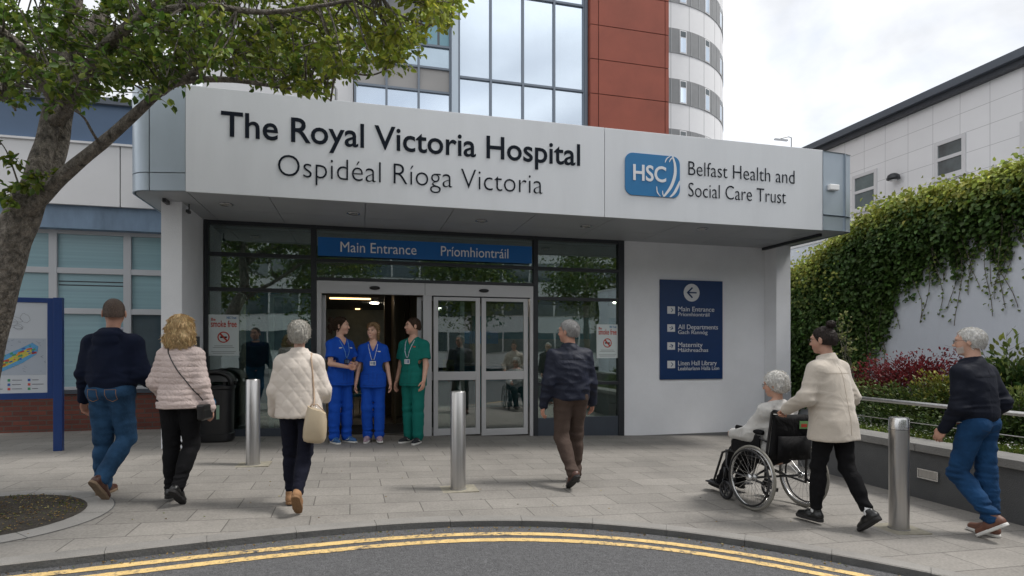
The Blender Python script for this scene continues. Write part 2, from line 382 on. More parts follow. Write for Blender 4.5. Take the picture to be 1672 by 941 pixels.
# keep the paving boundary in x order
strip(m, ki, far, 0)
pave = tag(m.build('pavement', M_PAVE), kind='structure')
# kerb stones
def arclen(P):
    s = [0]
    for a, b in zip(P[:-1], P[1:]): s.append(s[-1]+(b-a).length)
    return s
def samp(P, S, t):
    for i in range(len(S)-1):
        if t <= S[i+1]:
            return P[i].lerp(P[i+1], (t-S[i])/(S[i+1]-S[i]))
    return P[-1]
S_ = arclen(KP); i0 = KX.index(-4.0); i1 = KX.index(4.5)
m = MB(); t = S_[i0]
while t < S_[i1]:
    e_ = t+.60-.003; qs = [samp(KP, S_, t+(e_-t)*k/5) for k in range(6)]
    hh = rnd.uniform(-.002, .002)
    f = []
    for k_, q in enumerate(qs):
        ta_ = t+(e_-t)*k_/5; tg = (samp(KP, S_, ta_+.08)-samp(KP, S_, ta_-.08)).normalized(); n_ = Vector((-tg.y, tg.x))
        for (o_, z_) in ((0, -KH-.03), (0, -.008), (.008, 0), (.1365, .0), (.1365, -.05)):
            p = q+n_*o_; f.append((p.x, p.y, gz(p.x)+z_+hh+.003))
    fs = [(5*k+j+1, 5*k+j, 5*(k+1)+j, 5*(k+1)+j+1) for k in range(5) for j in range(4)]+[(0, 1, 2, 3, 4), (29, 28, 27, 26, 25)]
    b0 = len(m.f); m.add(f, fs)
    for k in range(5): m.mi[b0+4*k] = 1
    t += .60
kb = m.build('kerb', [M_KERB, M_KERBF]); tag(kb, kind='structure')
m = MB(); strip(m, offs(KP, .004), offs(KP, .1362), -.004); tag(m.build('kerb_joint', mat('kerb_joint', (.12, .118, .11), .9)), kind='structure')
# double yellow lines, with worn breaks in their edges
for nm, o0 in (('road_marking', -.205), ('road_marking', -.355)):
    m = MB(); a_, b_ = [], []
    t = S_[i0]
    while t < S_[i1]:
        q = samp(KP, S_, t); q2 = samp(KP, S_, t+.02); tg = (q2-q).normalized(); n_ = Vector((-tg.y, tg.x))
        of_ = o0+.095*min(1, max(0, (-.3-q.x)/1.9)); a_.append(q+n_*(of_-.0375-rnd.random()**3*.006)); b_.append(q+n_*(of_+.0375+rnd.random()**3*.006)); t += .04
    strip(m, a_, b_, -KH+.004)
    tag(m.build(nm, M_YEL), kind='structure')
# tree bed: a soil disc in a ring of paving
BX, BY = -2.88, 5.40
m = MB(); n = 48
for k in range(n):
    a0, a1 = 2*math.pi*k/n, 2*math.pi*(k+1)/n
    if k % 6 == 0: a0 += .008
    P = []
    for (r_, z_) in ((.68, .006), (.875, .004)):
        for a in (a0, a1):
            x, y = BX+r_*math.cos(a), BY+r_*math.sin(a); P.append((x, y, gz(x)+z_))
    m.add([P[0], P[1], P[3], P[2]], [(0, 2, 3, 1) if False else (3, 2, 1, 0)])
tag(m.build('tree_bed_ring', mat('ring_stone', (.25, .24, .225), .8, var=.12, vscale=3, fine=.1, bump=.2)), kind='structure')
m = MB(); m.lathe([(.885, .0), (.885, .001)], (BX, BY, 0), 48)
vs = [(x, y, gz(x)+.002) for x, y, z in m.v]; m.v = vs
tag(m.build('tree_bed_joint', M_KERBF), kind='structure')
ring_n = 40; V = [(BX, BY, gz(BX)+.05)]; F = []
for j in range(1, 9):
    for k in range(ring_n):
        r_ = .69*j/8; a = 2*math.pi*k/ring_n; x, y = BX+r_*math.cos(a), BY+r_*math.sin(a)
        V.append((x, y, gz(x)+.008+.04*(1-j/8)+(rnd.uniform(-.008, .010) if j < 8 else 0)))
for k in range(ring_n): F.append((0, 1+k, 1+(k+1) % ring_n))
for j in range(7):
    for k in range(ring_n):
        a, b = 1+j*ring_n+k, 1+j*ring_n+(k+1) % ring_n; F.append((a, a+ring_n, b+ring_n, b))
m = MB(); m.add(V, F); tag(m.build('tree_bed_soil', M_SOIL, smooth=True), kind='structure')
# fallen leaves and chippings
rng = np.random.default_rng(3)
def leafset(P, size, ax=None, up=None, rng=rng, wid=.55, fold=.25):
    """P (n,3) leaf bases; returns V,F of small folded leaves (4 verts, 2 triangles each)"""
    n = len(P); size = np.broadcast_to(size, n)[:, None]
    if ax is None: ax = rng.normal(size=(n, 3))
    ax = ax/np.linalg.norm(ax, axis=1, keepdims=True)
    if up is None: up = rng.normal(size=(n, 3))
    sd_ = np.cross(ax, up); sd_ /= np.linalg.norm(sd_, axis=1, keepdims=True)+1e-9
    nn = np.cross(sd_, ax)
    up_ = nn*size*fold*.5
    c1, c2 = P+ax*size*.30, P+ax*size*.68
    v0 = P; v3 = P+ax*size-nn*size*.14; a1 = c1+sd_*size*wid*.46+up_; a2 = c2+sd_*size*wid*.42+up_*.7; b1 = c1-sd_*size*wid*.46+up_; b2 = c2-sd_*size*wid*.42+up_*.7
    V = np.stack([v0, a1, a2, v3, b2, b1], 1).reshape(-1, 3)
    b = np.arange(n)[:, None]*6
    F = np.concatenate([b+np.array([0, 1, 2, 3]), b+np.array([0, 3, 4, 5])])
    return V, F
def leafcol(C): return np.repeat(np.concatenate([C, np.ones((len(C), 1))], 1), 6, axis=0)
P = []
for k in range(1500):
    r_ = .66*math.sqrt(rnd.random()); a = rnd.random()*2*math.pi; x = BX+r_*math.cos(a); P.append((x, BY+r_*math.sin(a), gz(x)+.045-.03*r_/.66+rnd.random()*.012))
for k in range(420):
    x = rnd.uniform(-3, 4.2); P.append((x, kY(x)-abs(rnd.gauss(0, .07))-.012, gz(x)-KH+.004))
for k in range(60):
    x = rnd.uniform(-2.6, 4); P.append((x, kY(x)+rnd.uniform(.2, 3), gz(x)+.004))
P = np.array(P); upv = rng.normal(size=(len(P), 3))*.3+[0, 0, 1]; axv = rng.normal(size=(len(P), 3))*[1, 1, .15]
V, F = leafset(P, rng.uniform(.008, .024, len(P)), axv, upv)
pal = np.array([[.30, .19, .05], [.22, .12, .03], [.12, .15, .03], [.35, .30, .12], [.10, .07, .04]])
npmesh('fallen_leaves', V, F, M_LEAF, smooth=False, attr=leafcol(pal[rng.integers(0, 5, len(P))])); tag(bpy.data.objects['fallen_leaves'], 'small yellow and brown fallen leaves along the kerb and in the tree bed', 'leaf litter', kind='stuff')
P = []
for k in range(900):
    r_ = rnd.uniform(.35, .66); a = rnd.random()*2*math.pi; x = BX+r_*math.cos(a)
    if math.sin(a*3+1)+math.sin(a*5) > .1: P.append((x, BY+r_*math.sin(a), gz(x)+.012))
P = np.array(P); V, F = leafset(P, rng.uniform(.008, .02, len(P)), rng.normal(size=(len(P), 3))*[.5, .5, .1]+[0, 0, .8])
o = npmesh('moss', V, F, M_LEAF, smooth=False, attr=leafcol(rng.uniform(.6, 1.2, (len(P), 1))*np.array([[.10, .13, .02]]))); tag(o, 'green moss and small weeds around the edge of the tree bed', 'moss', kind='stuff')
# ================================================================ ENTRANCE BUILDING
YG = 9.69            # glazing plane
ent = thing('entrance_building', 'white rendered hospital entrance block with dark framed glazing and sliding doors', 'building', (1.5, YG, 0))
def adopt(o, par):
    """parent a mesh whose vertices are already in world coordinates"""
    o.parent = par
    if par.type == 'EMPTY': o.matrix_parent_inverse = Matrix.Translation(-par.location)
    return o
def P_(mb, name, m_, par=ent, **k): return adopt(mb.build(name, m_, None, **k), par)
ZS = 3.35
# walls
XW0, XW1 = XatY(1017, YG), XatY(1247, YG)
P_(MB().box(XW0, 7.85, YG-.03, YG+.3, -.6, ZS), 'wall', M_WHITE)
P_(MB().box(XW0, XW1, YG-.045, YG-.03, -.6, gz(5.5)-.0+.02), 'plinth', mat('plinth_grey', (.14, .14, .14), .8))
XP = 7.54
pr = P_(MB().box(XP, XP+.31, 9.33, YG-.032, -.6, ZS), 'pillar', M_WHITE)
zc = ZatY(1278, 629, 9.33)
P_(MB().box(XP-.006, XP+.316, 9.322, YG-.034, -.6, zc), 'pillar_plinth', mat('pillar_base', (.36, .37, .39), .85, var=.08, fine=.05), par=pr)
XL0, XL1, YL = XatY(263, 8.57), XatY(297, 8.57), 8.57
pl = P_(MB().box(XL0, XL1, YL, YG+.25, -.3, ZS), 'pillar', M_WHITE)
# roof slab behind canopy fascia and side/back walls for the block
P_(MB().box(XL0+.02, 7.85, YG+.35, 17.5, ZS+.02, ZS+.32), 'roof', mat('flat_roof', (.2, .2, .2), .9))
P_(MB().box(7.6, 7.85, YG+.31, 17.5, -.6, ZS), 'wall', M_WHITE)
# lobby interior
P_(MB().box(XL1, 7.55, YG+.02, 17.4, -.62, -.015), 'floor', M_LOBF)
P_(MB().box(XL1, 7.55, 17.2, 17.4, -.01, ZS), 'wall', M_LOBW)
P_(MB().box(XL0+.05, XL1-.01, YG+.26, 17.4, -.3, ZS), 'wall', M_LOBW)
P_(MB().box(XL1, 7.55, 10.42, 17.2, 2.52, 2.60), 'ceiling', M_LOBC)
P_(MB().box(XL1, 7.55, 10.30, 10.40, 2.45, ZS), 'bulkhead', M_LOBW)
m = MB()
for px0, px1, y_ in ((628, 640, 12.6), (641, 660, 12.2), (661, 668, 12.3), (669, 684, 12.2), (702, 716, 13)):
    m.box(XatY(px0, y_), XatY(px1, y_), y_, y_+.35, -.01, 2.51)
P_(m, 'wood_panelling', M_WOOD)
P_(MB().box(XatY(640, 12.0), XatY(640, 12.0)+.04, 11.2, 12.2, -.01, 2.51), 'screen', M_WOOD)
for (px, py, wpx, y_) in ((572, 488, 62, 11.4), (584, 505, 7, 13), (770, 540, 14, 13), (815, 548, 16, 14.2), (590, 520, 8, 15)):
    x, y_ = onZ(px, py, 2.50); hw = wpx/FPX*y_/2
    P_(MB().box(x-hw, x+hw, y_, y_+.12, 2.495, 2.518), 'ceiling_lamp', M_LAMP)
M_LAMPFILL = mat('lobby_fill_lamp', (1., .86, .68), .5, emit=22)  # round lamps added as fill, to brighten the lobby behind the glass
for (x, y_) in ((-1.4, 13.2), (.3, 14.4), (2.2, 12.6), (4.2, 12.2), (5.9, 12.8), (2., 15.8)):
    q = MB(); q.lathe([(.10, 2.495), (.10, 2.515)], (x, y_, 0), 16); P_(q, 'ceiling_lamp', M_LAMPFILL)
P_(MB().box(2.6, 7.5, 13.9, 14.0, 1.65, 2.2), 'teal_band', M_TEAL)
P_(MB().box(2.6, 7.5, 13.9, 14.0, -.01, 1.648), 'partition', M_LOBW)
P_(MB().box(2.6, 7.5, 13.9, 14.0, 2.202, 2.51), 'partition', mat('partition_pale', (.35, .38, .38), .8))
P_(MB().box(-2.2, -.75, 12.4, 12.5, -.01, 2.51), 'teal_screen', M_TEAL)
for xx in (-1.35, 4.6, 6.1): P_(MB().box(xx, xx+.28, 11.0, 11.28, -.01, 2.51), 'column', mat('column_pale', (.38, .42, .40), .7) if xx < 0 else bpy.data.materials['column_pale'])
# furniture silhouettes in the lobby, each a thing
def tagp(o, l, c, g=None): return tag(o, l, c, g)
d0 = thing('reception_desk', 'dark reception desk seen through the closed sliding doors', 'desk', (XatY(760, 14), 14, 0))
MB().box(-1.6, 1.6, -.35, .35, 0, 1.0).build('counter_front', M_TEAL, d0)
MB().box(-1.7, 1.7, -.45, .40, 1.0, 1.05).build('counter_top', M_LOBW, d0)
sg = MB().box(-.4, .4, -.02, .02, 0, .28).build('hanging_sign', mat('lobby_sign', (.03, .17, .38), .5)); sg.location = (XatY(785, 13), 13, 1.52); tag(sg, 'small blue sign inside the lobby behind the right hand doors', 'sign')
for i, (x, y) in enumerate(((-1.4, 11.3), (-.75, 11.5), (-.1, 12.6))):
    ch = thing('waiting_chair', ['dark blue waiting chair inside the left window, nearest the corner', 'dark blue waiting chair inside the left window, second from the corner', 'dark blue waiting chair deeper in the lobby behind the left window'][i], 'chair', (x, y, 0), .3*i, 'waiting chairs inside the lobby')
    MB().box(-.24, .24, -.24, .24, .42, .48).build('seat', M_TEAL, ch, bevel=.01)
    MB().box(-.24, .24, .2, .25, .5, .92).build('backrest', M_TEAL, ch, bevel=.01)
    for a in (-.21, .21):
        for b in (-.2, .2): MB().tube([(a, b, 0), (a, b, .42)], .012, 6).build('leg', M_STEEL, ch)
# ---- glazing frames
fr = MB()
def zt(px, py): return ZatY(px, py, YG)
xs_v = [(334, 341), (508, 517), (870, 877), (1008, 1017)]
Z_TOP = ZS
V_ = [(XatY(a, YG), XatY(b, YG)) for a, b in xs_v]
for a, b in V_: fr.box(a, b, YG-.06, YG+.06, -.4, Z_TOP)
def hbar(x0, x1, zc_, h=.055): fr.box(x0+.001, x1-.001, YG-.052, YG+.05, zc_-h/2, zc_+h/2)
zl1, zl2 = zt(420, 417.5), zt(420, 474); zr1, zr2, zr3 = zt(940, 441), zt(940, 489), zt(940, 626)
hbar(V_[0][1], V_[1][0], ZS-.03, .06); hbar(V_[1][1], V_[2][0], ZS-.03, .06); hbar(V_[2][1], V_[3][0], ZS-.03, .06)
hbar(V_[0][1], V_[1][0], zl1); hbar(V_[0][1], V_[1][0], zl2); hbar(V_[2][1], V_[3][0], zr1); hbar(V_[2][1], V_[3][0], zr2); hbar(V_[2][1], V_[3][0], zr3)
ZH0 = zt(700, 463.5)           # top of the silver door frame
zh2 = zt(700, 432)
hbar(V_[1][1], V_[2][0], zh2, .05); hbar(V_[1][1], V_[2][0], ZH0+.027, .05)
P_(fr, 'window_frame', M_DARK)
zb = .16
def pane(x0, x1, z0, z1, m_=M_GLASS, par=ent, y=YG):
    return P_(MB().box(x0-.005, x1+.005, y-.006, y+.006, z0, z1), 'glass_pane', m_, par=par)
for (i, zz) in ((0, [.15, zl2, zl1, ZS]), (2, [zt(940, 683), zr3, zr2, zr1, ZS])):
    for a, b in zip(zz[:-1], zz[1:]): pane(V_[i][1], V_[i+1][0], a+.02, b-.02)
pane(V_[1][1], V_[2][0], ZH0+.05, zh2-.02); pane(V_[1][1], V_[2][0], zh2+.02, ZS-.05)
P_(MB().box(V_[0][1], V_[1][0], YG-.04, YG+.04, -.3, .17), 'kick_panel', M_KICK)
P_(MB().box(V_[2][1], V_[3][0], YG-.04, YG+.04, -.4, zt(940, 683)+.02), 'kick_panel', M_KICK)
# ---- silver door screen
X0, X1 = V_[1][1]+.004, V_[2][0]-.004
df = MB(); YD = YG-.05
ztop = ZH0; zhb = zt(700, 483)
df.box(X0, X1, YD, YG+.06, zhb, ztop)
xm0, xm1 = XatY(691, YD), XatY(705, YD)
df.box(X0, X0+.07, YD+.002, YG+.05, -.3, zhb); df.box(xm0, xm1, YD+.002, YG+.05, -.3, zhb); df.box(X1-.06, X1, YD+.002, YG+.05, -.3, zhb)
dfo = P_(df, 'door_frame', M_SILV, bevel=.003)
for px in (612, 790):
    x = XatY(px, YD); q = MB(); q.lathe([(.085, 0), (.085, .025), (.05, .045)], (0, 0, 0), 20)
    q.v = [(x+v[0], YD-v[2], (ztop+zhb)/2+.0+v[1]*.35) for v in q.v]; P_(q, 'door_sensor', M_BLACK, par=dfo, smooth=True)
xj = XatY(694, YD); P_(MB().box(xj-.003, xj+.003, YD-.002, YD, zhb, ztop), 'frame_joint', M_DARK, par=dfo)
def leaf(x0, x1, y):
    lf = MB(); t = .075; z0 = gz((x0+x1)/2)+.015; z1 = zhb-.02; zm = ZatY(745, 614, y)
    lf.box(x0, x0+t, y, y+.045, z0, z1); lf.box(x1-t, x1, y, y+.045, z0, z1)
    lf.box(x0+t, x1-t, y+.001, y+.044, z0, z0+.11); lf.box(x0+t, x1-t, y+.001, y+.044, z1-.055, z1); lf.box(x0+t, x1-t, y+.001, y+.044, zm-.07, zm+.07)
    o = P_(lf, 'sliding_door', M_SILV, bevel=.003)
    P_(MB().box(x0+t-.006, x1-t+.006, y+.018, y+.026, z0+.1, z1-.04), 'glass_pane', M_GLASSD, par=o)
    return o
YDL = YD+.02
leaf(XatY(708, YDL), XatY(784, YDL), YDL); leaf(XatY(786.5, YDL), XatY(862, YDL), YDL)
P_(MB().box(xm1+.002, X1-.062, YDL+.001, YDL+.03, zhb-.02, zhb), 'door_track', M_DARK)
# open leaves parked behind their side screens
leaf(XatY(521, YG+.1)-.75, XatY(532, YG+.1), YG+.10); leaf(XatY(681, YG+.1), XatY(681, YG+.1)+.80, YG+.10)
P_(MB().box(X0+.07, xm0, YG+.10, YG+.9, -.06, .004), 'threshold', M_LOBF)
mt = MB().box(XatY(532, 9.9), XatY(672, 9.9), 9.84, 11.0, 0, .012).build('door_mat', mat('mat_black', (.012, .012, .012), .95, bump=.6, bscale=120)); mt.location = (0, 0, .004); tag(mt, 'black rubber backed mat just inside the open doors', 'mat')

# ---- canopy
can = thing('entrance_canopy', 'large white entrance canopy carrying the hospital name in dark letters', 'canopy', (2, 7.94, 3.35))
YC, ZB, ZT = 7.94, 3.35, 4.64
XA, XB = XatY(303, YC), XatY(1343, YC); XJ = XatY(987, YC)
xl = -2.79; x246 = XatY(246, 8.06)
XR = XatY(1388, 8.02)
crv = []
for k in range(9):
    a = math.pi/2*k/8; crv.append((x246-.0-(x246-xl)*math.sin(a), 8.03+.30*(1-math.cos(a))))
outl = [(XA, YC)]+crv+[(xl, 10.28)]
body = [(XA+.02, YC+.02)]+[(x+.02, y+.02) for x, y in crv]+[(xl+.02, 10.28), (XR-.02, 10.28), (XR-.02, 8.06)]
P_(MB().prism(body, ZB+.03, ZT-.05), 'canopy_core', M_SOFF, par=can)
def skin(pts, z0, z1, th=.02):
    q = MB(); n = len(pts)
    A = [Vector(p) for p in pts]; In = offs(A, -th)
    vs = []
    for a, b in zip(A, In): vs += [(a.x, a.y, z0), (a.x, a.y, z1), (b.x, b.y, z1), (b.x, b.y, z0)]
    fs = [tuple(4*i+j for j in (0, 1)) + tuple(4*(i+1)+j for j in (1, 0)) for i in range(n-1)]
    fs += [(4*i+1, 4*i+2, 4*i+6, 4*i+5) for i in range(n-1)]+[(4*i, 4*i+4, 4*i+7, 4*i+3) for i in range(n-1)]
    fs += [(0, 3, 2, 1), (4*(n-1), 4*(n-1)+1, 4*(n-1)+2, 4*(n-1)+3)]
    q.add(vs, fs); return q
zj = ZatY(280, 282, 7.97)
LP = [(XA-.004, YC)]+crv[:1]
for (a, b) in ((ZB, zj-.006), (zj+.006, ZT)):
    P_(skin(LP, a, b), 'metal_panel', M_METAL, par=can)
    P_(skin([(crv[0][0]-.012, crv[0][1])]+crv[1:]+[(xl, 10.28)], a, b), 'curved_metal_panel', M_METAL, par=can, smooth=True, auto=40)
P_(MB().box(XA, XJ-.004, YC-.004, YC+.02, ZB-.012, ZT+.012), 'fascia_panel', M_FASC, par=can, bevel=.004)
P_(MB().box(XJ+.004, XB, YC-.004, YC+.02, ZB-.012, ZT+.012), 'fascia_panel', M_FASC, par=can, bevel=.004)
xr1 = XatY(1377, 8.0); zjr = ZatY(1360, 353, 7.98)
for (a, b) in ((ZB, zjr-.006), (zjr+.006, ZT)):
    P_(skin([(XB+.004, YC+.01), (xr1-.008, YC+.04)], a, b), 'metal_panel', M_METAL, par=can)
    P_(skin([(xr1+.008, YC+.045), (XR, YC+.08), (XR, 10.28)], a, b), 'metal_panel', M_METAL, par=can)
P_(MB().prism([(XA, YC+.03), (XB, YC+.03), (XR-.03, YC+.12), (XR-.03, 10.2), (xl+.03, 10.2), (xl+.03, 8.4), (x246, 8.1)], ZT-.045, ZT-.02), 'roof_membrane', M_LGREY, par=can)
# soffit: panels with open joints
sx = [xl+.30, -1.15, .05, 1.25, 2.45, 3.65, 4.85, 6.05, 7.25, XR-.06]
sx[0] = XA+.0
q = MB()
for a, b in zip(sx[:-1], sx[1:]):
    for (ya, yb) in ((YC+.035, 8.92), (8.928, 10.25)):
        q.box(a+.005, b-.005, ya+.004, yb, ZB, ZB+.02)
q.prism([(XA-.006, YC+.04), (crv[0][0], 8.07)]+[(x+.03, y+.03) for x, y in crv[1:]]+[(xl+.03, 10.25), (XA-.006, 10.25)], ZB, ZB+.02)
P_(q, 'soffit', M_SOFF, par=can)
P_(MB().box(xl+.30, xl+.34, 8.4, 10.2, ZB-.05, ZB-.001), 'soffit_channel', M_DARK, par=can)
P_(MB().box(XR-.45, XR-.40, 8.2, 10.2, ZB-.05, ZB-.001), 'soffit_channel', M_DARK, par=can)
for (px, py) in ((369, 333), (577, 348), (786, 360), (957, 369), (1147, 373)):
    x, y, z = ray(px, py); d = (ZB-EYE)/z; X, Y = x*d, y*d
    q = MB(); q.lathe([(.085, 0), (.095, -.012), (.075, -.018), (.07, -.004)], (X, Y, ZB-.001), 24); o = P_(q, 'downlight', M_STEELC, par=can, smooth=True)
    q = MB(); q.lathe([(.068, -.006), (.068, -.009)], (X, Y, ZB-.001), 20); P_(q, 'lamp_lens', mat('lens', (.32, .31, .28), .3), par=o)
# lettering
def sign_text(s, px0, px1, pyb, size, bold, m_=M_LETT, Y=YC-.005, par=can, name='lettering', ex=.0035, sy=None):
    x0, x1 = XatY(px0, Y), XatY(px1, Y); zb_ = ZatY(px0, pyb, Y)
    o = text(s, size, m_, name, None, bold=bold, extrude=ex, width=x1-x0, loc=(x0, Y-ex, zb_))
    return adopt(o, par)
sign_text('The Royal Victoria Hospital', 361, 947, 221.5, .445, .0045)
sign_text('Ospidéal Ríoga Victoria', 454, 886, 287, .405, -.0065)
sign_text('Belfast Health and', 1124, 1297, 286, .315, -.0045)
sign_text('Social Care Trust', 1124, 1283, 321, .315, -.0045)
# logo plate
x0, x1 = XatY(1020, YC), XatY(1109, YC); z0 = ZatY(1020, 318, YC); z1 = ZatY(1020, 249, YC)
def rrect(x0, x1, z0, z1, r, n=6):
    p = []
    for cx, cz, a0 in ((x1-r, z1-r, 0), (x0+r, z1-r, 90), (x0+r, z0+r, 180), (x1-r, z0+r, 270)):
        for k in range(n+1):
            a = R(a0+90*k/n); p.append((cx+r*math.cos(a), cz+r*math.sin(a)))
    return p
def plate(pts, y0, y1):
    q = MB(); q.prism(pts, y0, y1); q.v = [(v[0], v[2], v[1]) for v in q.v]
    q.f = [f[::-1] for f in q.f]; return q
lg = P_(plate(rrect(x0, x1, z0, z1, .12), YC-.02, YC-.005), 'logo', M_LOGO, par=can)
M_LG = mat('logo_white', (.70, .71, .73), .5)
o = text('HSC', .33, M_LG, 'logo_letters', None, bold=.006, extrude=.003, width=(x1-x0)*.60, loc=(x0+(x1-x0)*.14, YC-.024, z0+(z1-z0)*.36)); adopt(o, lg)
def arcband(cx, cz, r0, r1, a0, a1, w0, w1, y):
    n = 16; A = []; B = []
    for k in range(n+1):
        t = k/n; a = R(a0+(a1-a0)*t); rr = r0; w_ = (w0+(w1-w0)*t)*math.sin(math.pi*min(max(t, .06), .94))**.5
        A.append((cx+rr*math.cos(a), cz+r1*math.sin(a))); B.append((cx+(rr+w_)*math.cos(a), cz+(r1+w_)*math.sin(a)))
    return plate(A+B[::-1], y, y+.004)
W_, H_ = x1-x0, z1-z0
def swoosh(pts, w_, y):
    n = len(pts); P = [Vector(p) for p in pts]; Q = []
    QQ = [P[0]*2-P[1]]+P+[P[-1]*2-P[-2]]
    for i in range(1, n):
        for k in range(6):
            t = k/6; a, b, c, d = QQ[i-1], QQ[i], QQ[i+1], QQ[i+2]; Q.append(.5*((2*b)+(c-a)*t+(2*a-5*b+4*c-d)*t*t+(3*b-a-3*c+d)*t**3))
    Q.append(P[-1]); A, B = [], []
    for i, p in enumerate(Q):
        t = (Q[min(i+1, len(Q)-1)]-Q[max(i-1, 0)]).normalized(); nn_ = Vector((-t.y, t.x)); f_ = w_/2*(.45+.55*math.sin(math.pi*i/(len(Q)-1)))
        for L__, s_ in ((A, 1), (B, -1)):
            q_ = p+nn_*f_*s_; L__.append((x0+min(max(q_.x, 0.004), .996)*W_, z0+min(max(q_.y, .004), .996)*H_))
    return plate(A+B[::-1], y, y+.004)
for k, (pts_, w__) in enumerate((([(.86, 1.), (.905, .8), (.905, .55), (.84, .28), (.74, .08), (.69, 0)], .055), ([(1., .42), (.955, .27), (.89, .11), (.81, 0)], .05), ([(.82, 1.), (.755, .93), (.72, .83)], .02), ([(.885, .99), (.83, .93), (.80, .85)], .022), ([(.565, .24), (.58, .10), (.64, 0)], .02), ([(.675, .15), (.68, .06), (.71, 0)], .02))):
    P_(swoosh(pts_, w__, YC-.025-.0004*k), 'logo_swoosh', M_LG, par=lg)
for (cx, r0, r1, a0, a1, wd) in () and ((.28, .57, .62, -50, 52, .035), (.34, .63, .66, -44, -2, .05), (.55, .32, .46, 95, 38, -.012), (.95, .36, .5, 155, 205, .012), (1.0, .28, .35, 185, 218, .012), (.66, .3, .44, 100, 60, -.012)):
    q = arcband(x0+cx*W_, z0+.5*H_, r0*W_, r1*H_*.9, a0, a1, wd, wd, YC-.025); 
    q.v = [(min(v[0], x1-.004), v[1], min(max(v[2], z0+.004), z1-.004)) for v in q.v]
    P_(q, 'logo_swoosh', M_LG, par=lg)
# small fittings on the canopy
xa, za = XatY(1352, YC), ZatY(1360, 307, YC)
bx = MB().box(xa, xa+.19, YC-.045, YC+.02, za-.045, za+.05).build('alarm_box', M_WLET, bevel=.012); tag(bx, 'small white electrical box on the grey end panel of the canopy', 'box')
for i, (pa, pb, py) in enumerate(((1262, 1294, 236), (1235, 1250, 234))):
    if i: continue
    X, Z = onY(1292, 236, 8.6); lp = thing('roof_lamp', 'thin bracket lamp standing on top of the canopy near its right end', 'lamp', (X, 8.6, ZT-.02))
    h = ZatY(1292, 225, 8.6)-ZT+.02
    MB().tube([(0, 0, 0), (0, 0, h), (-.06, 0, h+.01), (-.30, 0, h-.06)], .008, 6).build('bracket', M_DARK, lp)
    MB().box(-.34, -.08, -.02, .02, h-.07, h-.045).build('lamp_head', M_LGREY, lp, M=Matrix.Identity(4))
cc = thing('security_camera', 'small dark security camera under the canopy on the left pillar', 'camera', (XL1+.06, YL+.1, 3.2))
MB().tube([(0, 0, .05), (0, 0, .15)], .008, 8).build('bracket', M_DARK, cc); MB().box(-.022, .022, -.09, .02, .02, .06).build('camera_body', M_DARK, cc, bevel=.01)
kp = MB().box(0, .012, -.1, .1, 0, .28).build('door_entry_panel', M_DARK); kp.location = (XL1+.001, 9.3, 1.30); tag(kp, 'dark keypad panel on the side of the left pillar', 'keypad')

# ---- blue header sign behind the top glass
x0, x1 = XatY(518, YG-.07), XatY(869, YG-.07); z1 = ZatY(690, 395, YG-.07); z0 = ZatY(690, 424, YG-.07)
hs = thing('entrance_sign', 'long blue Main Entrance sign above the sliding doors', 'sign', (x0, YG-.07, z0))
P_(MB().box(x0+.01, x1-.01, YG-.085, YG-.065, z0, z1), 'sign_panel', M_SIGNB, par=hs)
for s, a, b, yb in (('Main Entrance', 556, 680, 411.5), ('Príomhiontráil', 720, 830, 417.5)):
    Y = YG-.086; xa, xb = XatY(a, Y), XatY(b, Y)
    adopt(text(s, .235, M_WLET, 'lettering', None, bold=0, extrude=.002, width=xb-xa, loc=(xa, Y-.002, (z0+z1)/2-.075)), hs)

# ---- directory sign on the right wall
YW = YG-.03-.03
x0, x1 = XatY(1078, YW), XatY(1180, YW); z1 = ZatY(1129, 458, YW); z0 = ZatY(1129, 619.5, YW)
ds = thing('directory_sign', 'tall navy blue directory sign on the white wall with a white arrow disc', 'sign', (x0, YW, z0))
P_(MB().box(x0, x1, YW, YG-.031, z0, z1), 'sign_panel', M_DIRB, par=ds, bevel=.003)
Wd, Hd = x1-x0, z1-z0
M_DW = mat('directory_white', (.62, .63, .64), .5)
q = MB(); q.lathe([(.165, 0), (.165, .004)], (0, 0, 0), 32); cxx, czz = x0+Wd*.495, z1-Hd*.125
q.v = [(cxx+v[0], YW-v[2], czz+v[1]) for v in q.v]; P_(q, 'arrow_disc', M_DW, par=ds)
def arrow(cx, cz, s, ang, y, par, name, m_, shaft=True):
    q = MB(); c_, s_ = math.cos(ang), math.sin(ang)
    def bar(ax, az, bx_, bz, w_, yo):
        dx, dz = bx_-ax, bz-az; l = math.hypot(dx, dz); nx, nz = -dz/l*w_/2, dx/l*w_/2
        pts = [(ax+nx, az+nz), (bx_+nx, bz+nz), (bx_-nx, bz-nz), (ax-nx, az-nz)]
        pts = [(cx+s*(px_*c_-pz_*s_), cz+s*(px_*s_+pz_*c_)) for px_, pz_ in pts]
        p = plate(pts, y-.003-yo, y-yo); q.add(p.v, p.f)
    if shaft: bar(-.82, 0, .95, 0, .24, .0)
    bar(-.9, -.07, .12, .9, .27, .0006); bar(-.9, .07, .12, -.9, .27, .0012)
    return P_(q, name, m_, par=par)
arrow(cxx, czz, .105, 0, YW-.006, ds, 'arrow', M_DIRB)
rows = [('Main Entrance', 'Príomhiontráil', .315, .58, .50), ('All Departments', 'Gach Rannóg', .495, .64, .47), ('Maternity', 'Máithreachas', .675, .39, .48), ('Linen Hall Library', 'Leabharlann Halla Lion', .86, .62, .66)]
